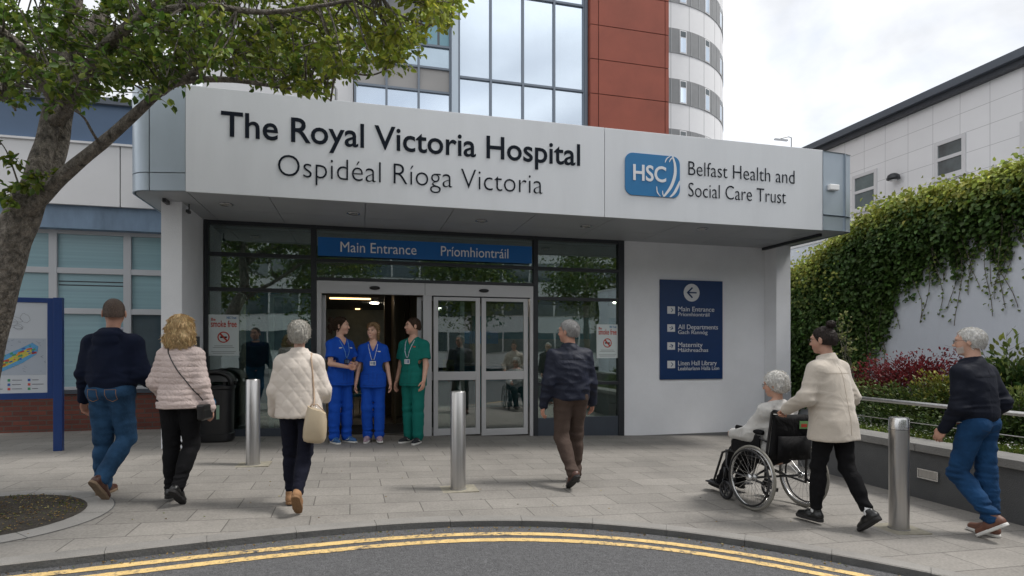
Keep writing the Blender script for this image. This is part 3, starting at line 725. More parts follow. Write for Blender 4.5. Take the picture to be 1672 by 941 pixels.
for i, (t1, t2, fy, w1, w2) in enumerate(rows):
    zc_ = z1-Hd*fy+.02
    q = plate([(x0+.11*Wd, zc_-.068), (x0+.23*Wd, zc_-.068), (x0+.23*Wd, zc_+.068), (x0+.11*Wd, zc_+.068)], YW-.004, YW-.0005)
    P_(q, 'icon_tile', M_DW, par=ds)
    arrow(x0+.17*Wd, zc_, .042, [math.pi, math.pi*.9, math.pi*1.1, math.pi][i], YW-.0045, ds, 'icon_arrow', M_DIRB, shaft=i != 3 and i != 0)
    adopt(text(t1, .125, M_DW, 'lettering', None, bold=0, extrude=.002, width=Wd*w1, loc=(x0+Wd*.28, YW-.003, zc_-.018)), ds)
    adopt(text(t2, .10, M_DW, 'lettering', None, bold=.0, extrude=.002, width=Wd*w2, loc=(x0+Wd*.28, YW-.003, zc_-.108)), ds)

# ---- smoke free posters
def poster(px0, px1, py0, py1, lab):
    Y = YG-.012; x0, x1 = XatY(px0, Y), XatY(px1, Y); z1 = ZatY((px0+px1)/2, py0, Y); z0 = ZatY((px0+px1)/2, py1, Y)
    t = thing('poster', lab, 'poster', (x0, Y, z0), 0, 'smoke free posters on the entrance glass'); w_, h_ = x1-x0, z1-z0
    P_(MB().box(x0, x1, Y-.003, Y, z0, z1), 'sheet', M_PAPER, par=t)
    adopt(text('smoke free', .14, M_PRED, 'lettering', None, bold=.002, extrude=.001, width=w_*.84, loc=(x0+w_*.09, Y-.005, z1-h_*.30)), t)
    adopt(text('Be', .06, M_PRED, 'lettering', None, bold=.001, extrude=.001, width=w_*.14, loc=(x0+w_*.1, Y-.005, z1-h_*.15)), t)
    adopt(text('HSC Trust', .05, M_LOGO, 'lettering', None, bold=.001, extrude=.001, width=w_*.32, loc=(x0+w_*.6, Y-.005, z1-h_*.10)), t)
    cx, cz, r_ = x0+w_*.5, z1-h_*.55, w_*.2
    n = 32; A = [(cx+r_*math.cos(2*math.pi*k/n), cz+r_*math.sin(2*math.pi*k/n)) for k in range(n)]
    q = MB()
    for k in range(n):
        a, b = A[k], A[(k+1) % n]; s = .80
        q.quad((a[0], Y-.006, a[1]), (b[0], Y-.006, b[1]), (cx+(b[0]-cx)*s, Y-.006, cz+(b[1]-cz)*s), (cx+(a[0]-cx)*s, Y-.006, cz+(a[1]-cz)*s))
    k = r_*.62; q.quad((cx-k-.012, Y-.007, cz+k), (cx-k+.012, Y-.007, cz+k+.012), (cx+k+.012, Y-.007, cz-k), (cx+k-.012, Y-.007, cz-k-.012))
    P_(q, 'no_smoking_ring', M_PRED, par=t)
    P_(MB().box(cx-r_*.55, cx+r_*.55, Y-.005, Y-.003, cz-.012, cz+.012), 'cigarette', M_LETT, par=t)
    q = MB()
    for j, (wl, zz) in enumerate(((.6, .76), (.7, .80), (.8, .90), (.7, .94))):
        q.box(cx-w_*wl/2, cx+w_*wl/2, Y-.0045, Y-.003, z1-h_*zz-.004, z1-h_*zz+.004)
    P_(q, 'small_print', mat('print_grey', (.25, .28, .28), .6), par=t)
poster(340, 390, 514, 581, 'larger smoke free poster on the left window behind the litter bin')
poster(974, 1009, 530, 585, 'smaller smoke free poster on the right window beside the white wall')

nt_ = MB().box(XatY(723, YG+.3), XatY(742, YG+.3), YG+.30, YG+.305, ZatY(732, 608, YG+.3), ZatY(732, 587, YG+.3)).build('notice', mat('notice_yellow', (.55, .45, .06), .6)); tag(nt_, 'small yellow notice behind the left closed door leaf', 'notice')
nt_ = MB().box(XatY(409, YG+.5), XatY(432, YG+.5), YG+.5, YG+.505, ZatY(420, 565, YG+.5), ZatY(420, 540, YG+.5)).build('notice', mat('notice_blue', (.01, .08, .22), .6)); tag(nt_, 'small dark blue notice inside the left entrance window', 'notice')
# ================================================================ LEFT WING
YLW = 10.6
lw = thing('ward_wing', 'low white and blue ward wing with grid windows over a brick base, at left', 'building', (-5, YLW, 0))
Xr = XL0+.02; Xl = -14.0
def zl(px, py, Y=YLW): return ZatY(px, py, Y)
zwin1 = zl(170, 379); zwin0 = zl(170, 636); zf1 = zl(100, 333); zp0 = zl(130, 335, 10.35); zp1 = zl(108, 232, 10.35)
P_(MB().box(Xl, Xr, YLW-.05, YLW+.3, -.3, zwin0-.06), 'brick_base', M_BRICK, par=lw)
P_(MB().box(Xl, Xr, YLW-.09, YLW+.3, zwin0-.06, zwin0), 'window_sill', M_KICK, par=lw)
P_(MB().box(Xl, Xr, 10.40, YLW+.3, zwin1, zp0), 'flashing', M_PALEB, par=lw)
xj = [Xl, -9, -6.9, XatY(197, 10.35), Xr]
for a, b in zip(xj[:-1], xj[1:]):
    P_(MB().box(a+.008, b-.008, 10.33, 10.39, zp0, zp1), 'white_panel', M_WPAN, par=lw)
P_(MB().box(Xl, Xr, 10.36, YLW+.3, zp0+.01, zp1-.01), 'panel_backing', M_DARK, par=lw)
P_(MB().box(Xl, Xr, 10.37, YLW+.3, zp1, 5.2), 'blue_band', M_BLUEP, par=lw)
P_(MB().box(Xl, Xr, 10.30, YLW+.3, zp1-.012, zp1+.02), 'trim', M_WPAN, par=lw)
P_(MB().box(Xl, XatY(423, 10.3), 10.30, 13, 5.2, 5.3), 'roof', M_ROOF, par=lw)
# windows
vx = [Xl, -8.9, XatY(-120, YLW), XatY(-20, YLW), XatY(88.5, YLW), XatY(209.5, YLW), Xr]
zz = [zwin0, zl(170, 509), zl(170, 444), zwin1]
f = MB()
for x in vx[1:-1]: f.box(x-.055, x+.055, YLW-.05, YLW+.05, zwin0, zwin1)
for z in zz[1:-1]: f.box(Xl, Xr, YLW-.045, YLW+.045, z-.045, z+.045)
f.box(Xl, Xr, YLW-.045, YLW+.045, zwin1-.06, zwin1-.001); f.box(Xl, Xr, YLW-.045, YLW+.045, zwin0+.001, zwin0+.05)
wf = P_(f, 'window_frame', M_LGREY, par=lw, bevel=.004)
for i in range(len(vx)-1):
    for j in range(3):
        mm = M_WIND if (j == 0 and i == 5) else M_WINT
        P_(MB().box(vx[i]+.04, vx[i+1]-.04, YLW+.0, YLW+.02, zz[j]+.03, zz[j+1]-.03), 'window_pane', mm, par=wf)
q = MB()
for z in (zl(170, 461), zl(170, 467), ): q.box(XatY(96, YLW), XatY(205, YLW), YLW-.004, YLW, z-.008, z+.008)
P_(q, 'blind_rail', M_DARK, par=wf)

# ================================================================ MAIN BLOCK (glass tower with terracotta pier), wall plane Y = 20
YT = 20.0; TT = 24.0
tw = thing('glass_tower', 'tall glass fronted hospital tower with a terracotta clad pier behind the canopy', 'building', (1, YT, 0))
def tz(px, py): return ZatY(px, py, YT)
def tx(px): return XatY(px, YT)
P_(MB().box(tx(330), tx(1086)-.01, YT+.15, YT+12, 0, TT), 'wall', M_BEIGE, par=tw)
# pale wall at left
q = MB(); xs2 = [tx(330), tx(410), tx(494), tx(577)]; zs2 = [0, tz(520, 123), tz(520, 60), tz(520, 0), 16.5, TT]
for a, b in zip(xs2[:-1], xs2[1:]):
    for c, d in zip(zs2[:-1], zs2[1:]): q.box(a+.012, b-.012, YT, YT+.1, c+.01, d-.01)
P_(q, 'pale_cladding', M_WPAN, par=tw)
def curtain(xs, zs, kinds, mw=.07):
    f = MB()
    for x in xs: f.box(x-mw/2, x+mw/2, YT-.06, YT+.1, 0, TT)
    for z in zs[1:-1]: f.box(xs[0], xs[-1], YT-.05, YT+.09, z-mw/2, z+mw/2)
    fo = P_(f, 'curtain_wall_frame', M_MULL, par=tw)
    for i in range(len(xs)-1):
        for j in range(len(zs)-1):
            k = kinds(i, j)
            P_(MB().box(xs[i]+mw/2-.01, xs[i+1]-mw/2+.01, YT+.02, YT+.08, zs[j]+.02, zs[j+1]-.02), 'window_pane' if k is not M_BEIGE else 'spandrel', k, par=fo)
    return fo
z_ = [tz(733, y) for y in (178, 153.5, 115, 79, 38)]
z_ = [0, 4, z_[1], z_[2], z_[3], z_[4], tz(733, 2), tz(733, -35), tz(733, -72), TT]
xs1 = [tx(580), tx(631), tx(683.5), tx(735)]
curtain(xs1, z_, lambda i, j: M_BEIGE if j in (2, 6) else (M_RGREY if j == 5 else (M_WIND if (j == 4 and i == 2) else (M_TGLASS2 if j in (3, 4) else M_TGLASS))))
q = MB(); zz0, zz1 = tz(733, 36), tz(733, 2)
for k in range(9): q.box(xs1[2]+.05, xs1[3]-.05, YT-.05, YT+.02, zz0+(zz1-zz0)*k/9, zz0+(zz1-zz0)*(k+.6)/9)
P_(q, 'louvre', M_RGREY, par=tw)
q = MB()
for a, b in ((690, 694), (698, 714), (718, 733)): q.box(tx(a), tx(b), YT+.0, YT+.015, tz(733, 77), tz(733, 42))
P_(q, 'curtain', mat('curtain_cloth', (.22, .38, .45), .8), par=tw)
P_(MB().box(tx(736.5), tx(747), YT-.16, YT+.1, 0, TT), 'corner_strip', M_METAL, par=tw)
xs3 = [tx(749), tx(801), tx(853.5), tx(904.5), tx(953)]
zs3 = [0, 4, tz(953, 150), tz(953, 11), tz(953, -128), TT]
curtain(xs3, zs3, lambda i, j: M_TGLASS, mw=.075)
P_(MB().box(tx(953.5), tx(958), YT-.1, YT+.1, 0, TT), 'corner_strip', M_MULL, par=tw)
# terracotta pier in panels
q = MB(); xr_ = [tx(958.5), tx(972), tx(1079.5), tx(1086)]
zr_ = [tz(1079, y) for y in (290, 226, 171.5, 117.5, 64, 9.5, -45, -99, -153, -207)]
for a, b in zip(xr_[:-1], xr_[1:]):
    for c, d in zip(zr_[:-1], zr_[1:]): q.box(a+.014, b-.014, YT-.30, YT+.1, c+.014, d-.014)
P_(q, 'terracotta_cladding', M_RED, par=tw)
P_(MB().box(xr_[0]+.02, xr_[-1]-.02, YT-.27, YT+12, 0, zr_[-1]), 'pier_core', M_REDJ, par=tw)
pp = thing('vent_pipe', 'grey hooked vent pipe standing on the roof behind the canopy', 'pipe', (XatY(549, 12.5), 12.5, 3.6))
hz = ZatY(549, 142, 12.5)-3.6
MB().tube([(0, 0, 0), (0, 0, hz-.05), (-.03, 0, hz), (-.1, 0, hz+.03), (-.17, 0, hz)], .03, 8).build('pipe', M_RGREY, pp, smooth=True)
MB().lathe([(.05, 0), (.05, .05)], (0, 0, .0), 12).build('flange', M_RGREY, pp)

# ================================================================ ROUND TOWER
RCX, RCY, RR = 19.6, 41.6, 7.34
rt = thing('round_tower', 'round white tower with grey window bands rising beyond the terracotta pier', 'building', (RCX, RCY, 0))
q = MB(); q.lathe([(RR, 0), (RR, 38)], (0, 0, 0), 96); q.build('wall', M_RWHITE, rt, smooth=True, auto=30)
q = MB()
for k in range(96):
    a = 2*math.pi*k/96
    if k % 3 == 0: q.box(-.01, .01, RR-.02, RR+.006, 0, 38); n0 = len(q.v)-8; q.v[n0:] = [(v[0]*math.cos(a)-v[1]*math.sin(a), v[0]*math.sin(a)+v[1]*math.cos(a), v[2]) for v in q.v[n0:]]
q.build('cladding_joints', M_RGREY, rt)
def ringseg(r0, r1, a0, a1, z0, z1, n=8):
    pts = [(r1*math.cos(R(a0+(a1-a0)*k/n)), r1*math.sin(R(a0+(a1-a0)*k/n))) for k in range(n+1)]+[(r0*math.cos(R(a1+(a0-a1)*k/n)), r0*math.sin(R(a1+(a0-a1)*k/n))) for k in range(n+1)]
    q = MB(); q.prism(pts, z0, z1); return q
for k in range(-3, 6):
    z0 = 20.8+3.3*k; z1 = z0+1.62
    q = MB(); q.lathe([(RR-.1, z0), (RR+.03, z0), (RR+.03, z1), (RR-.1, z1)], (0, 0, 0), 96); bd = q.build('window_band', M_RGREY, rt, smooth=True, auto=30)
    rib = MB()
    for j in range(60):
        a = j*6+rnd.uniform(-.4, .4); s = ringseg(RR, RR+.045, a, a+.35, z0+.02, z1-.02, 1); rib.add(s.v, s.f)
    rib.build('band_ribs', mat('rib', (.33, .34, .35), .5) if k == -3 else bpy.data.materials['rib'], bd)
    for j in range(20):
        a = j*18+5
        if not (180 < a < 360): continue
        ringseg(RR, RR+.05, a, a+4.2, z0+.05, z1-.05, 3).build('window_frame', M_RWHITE, bd)
        ringseg(RR, RR+.06, a+.5, a+3.7, z0+.12, z1-.55, 3).build('window_pane', M_TGLASS, bd)
        ringseg(RR, RR+.06, a+.5, a+3.7, z1-.48, z1-.12, 3).build('window_pane', M_WIND, bd)

# ================================================================ RIGHT BUILDING, wall plane X = 17
XRB = 17.0
rb = thing('clad_annexe', 'white clad annexe with a dark sloping roof edge above the ivy wall', 'building', (XRB, 12, 0))
zr = onX(1672, 99, XRB)[1]
P_(MB().box(XRB, XRB+10, -2, 40, -1, zr), 'wall', M_TILE, par=rb)
P_(MB().box(XRB-.35, XRB+10.2, -2.2, 40.2, zr, zr+.22), 'roof', M_ROOF, par=rb)
P_(MB().box(XRB-.20, XRB-.001, -2.1, 40.1, zr-.16, zr-.001), 'gutter', mat('gutter', (.045, .05, .06), .5), par=rb)
M_WRB = mat('annexe_pane', (.10, .13, .135), .08, var=.35, vscale=1.5, spec=.9)
def bwin(px0, px1, py0, py1):
    y1, _ = onX(px0, py0, XRB); y0, _ = onX(px1, py0, XRB); z1 = onX(px1, py0, XRB)[1]; z0 = onX(px1, py1, XRB)[1]
    f = MB(); t = .11; x = XRB
    f.box(x-.05, x+.02, y0, y0+t, z0, z1); f.box(x-.05, x+.02, y1-t, y1, z0, z1)
    f.box(x-.048, x+.02, y0+t, y1-t, z0, z0+t); f.box(x-.048, x+.02, y0+t, y1-t, z1-t, z1); zm = z0+(z1-z0)*.52; f.box(x-.048, x+.02, y0+t, y1-t, zm-.05, zm+.05)
    f.box(x-.07, x+.02, y0-.05, y1+.05, z0-.06, z0-.001)
    o = P_(f, 'window', M_WPAN, par=rb)
    P_(MB().box(x-.02, x-.01, y0+t-.01, y1-t+.01, z0+.03, z1-.03), 'window_pane', M_WRB, par=o)
bwin(1527, 1578, 217, 281); bwin(1393, 1433, 275, 337); bwin(1667, 1730, 178, 262); bwin(1840, 1910, 120, 220)
y_, z_f = onX(1468, 292, XRB); fl = thing('flood_light', 'dark half round flood light on the clad wall just above the ivy', 'lamp', (XRB-.05, y_, z_f))
q = MB(); q.lathe([(.0, .16), (.10, .145), (.17, .09), (.20, 0), (.20, -.04), (.12, -.06)], (-.18, 0, 0), 20); q.build('lamp_shade', M_DARK, fl, smooth=True)
MB().tube([(0, 0, 0), (-.18, 0, .05)], .03, 8).build('bracket', M_DARK, fl)
q = MB(); q.lathe([(.11, -.062), (.10, -.09), (.03, -.10)], (-.18, 0, 0), 16); q.build('lamp_lens', M_WPAN, fl, smooth=True)

# glazed link building behind the pillar
lk = thing('glazed_link', 'dark glazed link corridor between the entrance pillar and the ivy wall', 'building', (8.8, 12.4, 0))
P_(MB().box(7.9, 9.9, 12.4, 14, -.5, 3.0), 'wall', M_WIND, par=lk)
f = MB()
for x in (8.0, 8.85, 9.7): f.box(x-.04, x+.04, 12.32, 12.39, -.5, 3.0)
for z in (.55, 1.05, 2.2, 2.96): f.box(7.95, 9.85, 12.325, 12.385, z-.04, z+.04)
P_(f, 'window_frame', M_SILV, par=lk)
P_(MB().box(7.8, 10, 12.25, 14.2, 3.0, 3.2), 'roof', M_WPAN, par=lk)
# ================================================================ STREET FURNITURE
def bollard(px, py, top, lab, base=(.19, .19), capz=None, rz=0, ring=True):
    X, Y = G(px, py); z = gz(X); h = .98 if top is None else top
    t = thing('bollard', lab, 'bollard', (X, Y, z), rz, 'steel bollards along the kerb')
    r_ = .0775 if top is None else .0775
    q = MB()
    if capz: q.lathe([(r_, .0), (r_, h-capz-.004)], (0, 0, 0), 40)
    else: q.lathe([(r_, .0), (r_, h-.012), (r_-.008, h), (.02, h+.003)], (0, 0, 0), 40)
    q.build('post', M_STEEL, t, smooth=True, auto=35)
    if capz:
        q = MB(); q.lathe([(r_+.001, h-capz), (r_+.001, h-.012), (r_-.006, h), (.02, h+.003)], (0, 0, 0), 40); q.build('cap', M_STEELC, t, smooth=True, auto=35)
        q = MB(); q.lathe([(r_-.004, h-capz-.006), (r_-.004, h-capz+.002)], (0, 0, 0), 40); q.build('cap_groove', M_DARK, t, smooth=True, auto=35)
    q = MB(); q.box(-base[0], base[0], -base[1]*.8, base[1]*.8, -.01, .006); q.build('base_plate', mat('base_plate', (.25, .23, .18), .8, var=.25, vscale=12) if 'base_plate' not in MATS else MATS['base_plate'], t)
    q = MB(); q.lathe([(r_+.008, 0), (r_+.006, .012)], (0, 0, 0), 40); q.build('collar', M_COPE, t)
bollard(413, 759, 1.0, 'plain steel bollard beside the black litter bin, leftmost of the three bollards')
bollard(748, 799, 1.0, 'plain steel bollard in front of the closed sliding doors')
bollard(1468, 864, .965, 'steel bollard with a capped top between the wheelchair pusher and the planter wall', base=(.17, .2), capz=.10, rz=R(-8))

# litter bin
X, Y = G(352, 719); bn = thing('litter_bin', 'black round topped litter bin beside the left entrance window', 'bin', (X, Y, gz(X)), R(4))
def sq(r, z, n=40, e=3.2):
    return [(r*math.copysign(abs(math.cos(2*math.pi*k/n))**(2/e), math.cos(2*math.pi*k/n)), r*math.copysign(abs(math.sin(2*math.pi*k/n))**(2/e), math.sin(2*math.pi*k/n)), z) for k in range(n)]
def loft(rows, closed=True):
    q = MB(); n = len(rows[0]); vs = [v for r_ in rows for v in r_]
    fs = [(i*n+k, i*n+(k+1) % n, (i+1)*n+(k+1) % n, (i+1)*n+k) for i in range(len(rows)-1) for k in range(n)]
    fs += [tuple(range(n-1, -1, -1)), tuple((len(rows)-1)*n+k for k in range(n))]
    q.add(vs, fs); return q
loft([sq(.235, .0), sq(.25, .02), sq(.25, .11), sq(.237, .12), sq(.245, .74), sq(.262, .76), sq(.262, .80), sq(.22, .80)]).build('bin_body', M_BLACK, bn, smooth=True, auto=30)
# hood: four corner posts carrying a domed ring handle
q = MB()
for a in (45, 135, 225, 315): q.box(*[v for v in (.19*math.cos(R(a))-.02, .19*math.cos(R(a))+.02, .19*math.sin(R(a))-.02, .19*math.sin(R(a))+.02)], .80, .90)
q.build('hood_post', M_BLACK, bn)
arc = [(.235*math.cos(R(a)), 0, .80+.20*math.sin(R(a))**.8) for a in range(0, 181, 12)]
for yy in (-.17, .17):
    MB().tube([(x, yy, z) for x, _, z in arc], .028, 8).build('hood_arch', M_BLACK, bn, smooth=True)
loft([sq(.262, .86), sq(.24, .93), sq(.19, .985), sq(.10, 1.0)]).build('lid', M_BLACK, bn, smooth=True, auto=40).scale = (1, .75, 1)
loft([sq(.2, .79), sq(.2, .808)]).build('liner_opening', M_DARK, bn)
q = plate([(-.03+.075*math.cos(a), .57+.075*math.sin(a)) for a in [R(x) for x in range(-30, 211, 20)]]+[(-.04, .455)], -.256, -.248); q.build('badge', mat('badge_blue', (.02, .22, .45), .4), bn)
q = MB(); q.box(-.055, -.035, -.2575, -.256, .55, .60); q.box(-.05, -.01, -.2575, -.256, .53, .545); q.build('badge_symbol', M_PAPER, bn)
MB().box(.045, .085, -.2465, -.243, .33, .53).build('sticker', mat('sticker_green', (.22, .34, .25), .5), bn)

# blue map sign on one visible post
X, Y = G(97, 736); zb_ = gz(X)
# board faces the camera, turned slightly
ms = thing('map_sign', 'blue framed hospital map board on a tall blue post beside the tree', 'sign', (X, Y, zb_), R(6))
K = 7.34/FPX
def lx(px): return (px-97)*K*1.01
def lz(py): return (737-py)*K
M_MB = mat('map_blue', (.006, .034, .15), .35, var=.08, vscale=3)
MB().box(-.055, .04, -.04, .04, 0, lz(486)).build('post', M_MB, ms, bevel=.004)
MB().box(lx(-35)-.09, lx(-35), -.04, .04, 0, lz(486)).build('post', M_MB, ms, bevel=.004)
fx0, fx1, fz0, fz1 = lx(-35), -.056, lz(651), lz(487)
f = MB(); xb = lx(82); f.box(xb, fx1, -.03, .03, fz0, fz1); f.box(fx0, fx0+.10, -.03, .03, fz0, fz1)
f.box(fx0+.1, xb, -.03, .03, fz0, lz(641)); f.box(fx0+.1, xb, -.03, .03, lz(495), fz1)
fro = f.build('frame', M_MB, ms, bevel=.003)
MB().box(fx0+.1, xb, -.02, .02, lz(641), lz(495)).build('map_sheet', mat('map_paper', (.46, .49, .53), .35), ms)
bx0, bx1 = fx0+.12, xb-.015
MB().box(bx0, bx1, -.0215, -.0205, lz(612), lz(553)).build('map_lower_sheet', mat('map_paper_grey', (.33, .37, .43), .4), ms)
lr = random.Random(11)
def mpoly(pts, mt, nm, y=-.0235, par=ms):
    q = MB(); q.add([(x, y, z) for x, z in pts], [tuple(range(len(pts)))]); return q.build(nm, mt, par)
def mlines(segs, wd, mt, nm, y=-.024):
    q = MB()
    for (a, b, c, d) in segs:
        l = math.hypot(c-a, d-b)+1e-6; nx, nz = -(d-b)/l*wd/2, (c-a)/l*wd/2
        q.quad((a+nx, y, b+nz), (c+nx, y, d+nz), (c-nx, y, d-nz), (a-nx, y, b-nz))
    return q.build(nm, mt, ms)
def mp_(px, py): return lx(px), lz(py)
river = [(-30, 612), (0, 598), (20, 583), (45, 570), (62, 560), (70, 566), (68, 578), (50, 592), (25, 605), (5, 612)]
mpoly([mp_(*p) for p in river], mat('map_river', (.08, .28, .50), .5), 'map_river')
mpoly([mp_(*p) for p in [(-20, 610), (5, 600), (30, 586), (55, 570), (62, 568), (62, 577), (45, 588), (20, 602), (0, 611)]], mat('map_land', (.45, .40, .06), .5), 'map_island', -.0238)
for mt, nm, n_, cs in ((mat('map_red', (.45, .06, .05), .5), 'map_zone', 16, None), (mat('map_navy', (.03, .1, .35), .5), 'map_zone', 18, None), (mat('map_green', (.05, .25, .12), .5), 'map_zone', 12, None), (mat('map_orange', (.55, .22, .03), .5), 'map_zone', 12, None)):
    q = MB()
    for k in range(n_):
        t_ = lr.random(); px = -5+70*t_; py = 606-38*t_+lr.uniform(-9, 9); x, z = mp_(px, py); a = lr.uniform(.008, .028); b = lr.uniform(.006, .015)
        q.add([(x-a, -.0242, z-b), (x+a, -.0242, z-b+a*.5), (x+a*.8, -.0242, z+b+a*.5), (x-a, -.0242, z+b*.6)], [(0, 1, 2, 3)])
    q.build(nm, mt, ms)
segs = []
for k in range(80):
    x, z = mp_(lr.uniform(-10, 78), lr.uniform(556, 610)); segs.append((x, z, x+lr.uniform(-.03, .03), z+lr.uniform(-.02, .02)))
x, z = mp_(12, 530); px_, pz_ = x, z
for loop in range(7):
    cx_, cz_ = mp_(lr.uniform(10, 68), lr.uniform(515, 538)); rx_, rz_ = lr.uniform(.04, .13), lr.uniform(.02, .06); pr_ = None
    for k in range(19):
        a = k*R(20); p = (cx_+rx_*math.cos(a)*lr.uniform(.85, 1.1), cz_+rz_*math.sin(a)*lr.uniform(.8, 1.1)+math.cos(a)*rx_*-.25)
        if pr_: segs.append((*pr_, *p))
        pr_ = p
mlines(segs, .003, mat('map_ink', (.14, .15, .17), .6), 'map_line_drawing')
for r_ in range(3):
    for c_ in range(3):
        x, z = mp_(6+26*c_, 620+7*r_); mpoly([(x-.015, z-.016), (x+.012, z-.016), (x+.012, z+.014), (x-.015, z+.014)], [bpy.data.materials['map_red'], bpy.data.materials['map_green'], bpy.data.materials['map_navy']][(r_+c_) % 3], 'legend_mark')
        mlines([(x+.03, z, x+.03+lr.uniform(.06, .12), z)], .008, bpy.data.materials['map_ink'], 'legend_line')
to = text('Royal Victoria Hospital Site Map', .07, mat('map_letter', (.35, .42, .6), .5), 'lettering', ms, bold=.0, extrude=.001, width=lz(507)-lz(607), loc=(lx(91)+.02, -.032, lz(507)), rot=(R(90), R(90), 0))

# ================================================================ PLANTER, RAIL, GARDEN
XPW = 5.8
pw = thing('planter_wall', 'low dark granite planter wall with pale coping stones along the path', 'wall', (XPW, 4, 0))
YP0, YP1 = -1.5, 6.75
q = MB(); q.prism([(XPW, YP0), (XPW+.3, YP0), (XPW+.3, YP1), (XPW, YP1)], -.6, .30); P_(q, 'wall_face', M_GRAN, par=pw)
P_(MB().box(XPW+.3, 9.45, YP1-.3, YP1, -.6, .30), 'wall_face', M_GRAN, par=pw)
y = YP0
while y < YP1-.1:
    e_ = min(y+.72, YP1+.02); P_(MB().box(XPW-.035, XPW+.36, y+.003, e_-.003, .301, .385), 'coping_stone', M_COPE, par=pw, bevel=.006); y = e_
P_(MB().box(XPW+.365, 9.45, YP1-.34, YP1+.02, .301, .385), 'coping_stone', M_COPE, par=pw, bevel=.006)
# recessed wall light
y1, z1 = onX(1500, 765, XPW); y0, z0 = onX(1534, 786, XPW)
wl = thing('step_light', 'stainless steel recessed step light in the granite planter wall', 'lamp', (XPW-.01, (y0+y1)/2, (z0+z1)/2))
hw, hh = abs(y1-y0)/2, .052
f = MB(); f.box(-.012, .0, -hw, hw, hh-.012, hh); f.box(-.012, 0, -hw, hw, -hh, -hh+.012); f.box(-.0115, 0, -hw, -hw+.012, -hh+.012, hh-.012); f.box(-.0115, 0, hw-.012, hw, -hh+.012, hh-.012)
f.build('frame', M_STEELC, wl); MB().box(-.006, .004, -hw+.01, hw-.01, -hh+.01, hh-.01).build('lens_plate', M_STEEL, wl)
hr = thing('handrail', 'stainless steel handrail with a thin wire running above the planter wall', 'railing', (XPW+.18, 4, .385))
xh = .0
MB().tube([(xh, -5, .405), (xh, 2.3, .405), (xh, 2.42, .38), (xh, 2.46, .30), (xh, 2.46, .0)], .024, 12).build('top_rail', M_STEEL, hr, smooth=True)
MB().tube([(xh, -5, .19), (xh, 2.46, .19)], .005, 6).build('wire', M_STEEL, hr)
for yy in (-2.4, -.35): MB().tube([(xh, yy, 0), (xh, yy, .39)], .018, 10).build('rail_post', M_STEEL, hr, smooth=True)
# planting bed
q = MB(); n = 40
V = []; F = []
bxs = np.linspace(6.1, 9.5, 18); bys = np.linspace(-1.5, 6.6, 40)
for a in bxs:
    for b in bys: V.append((a, b, .33+.12*(a-6.1)/3.4+rnd.uniform(-.02, .02)))
for i in range(17):
    for j in range(39): F.append((i*40+j, (i+1)*40+j, (i+1)*40+j+1, i*40+j+1))
q.add(V, F); tag(q.build('planting_bed', M_SOIL, smooth=True), kind='structure')
q = MB().box(6.1, 9.5, -1.5, 6.44, -.55, .29); tag(q.build('planter_fill', M_SOIL), kind='structure')
# garden wall, rendered pale blue-white
XGW = 9.5
gw = thing('garden_wall', 'tall pale rendered retaining wall behind the shrubs with ivy over its top', 'wall', (XGW, 5, 0))
P_(MB().box(XGW, XGW+.35, -3, 12.2, -.6, 3.68), 'wall', M_GARD, par=gw)
P_(MB().box(XGW-.02, XGW+.37, -3, 12.2, 3.68, 3.74), 'capping', M_WPAN, par=gw)

def leaves_obj(name, P, size, cols, ax=None, up=None, m_=M_LEAF2, wid=.6, parent=None):
    V, F = leafset(np.asarray(P), size, ax, up, wid=wid)
    return npmesh(name, V, F, m_, parent, smooth=False, attr=leafcol(cols))
def palette(n, base, tips, ft, jit=.25):
    c = np.array(base)[None]*(1-ft[:, None])+np.array(tips)[None]*ft[:, None]
    c = c*rng.uniform(1-jit, 1+jit, (n, 1))*rng.uniform(.9, 1.1, (n, 3)); return np.clip(c, 0, 1)
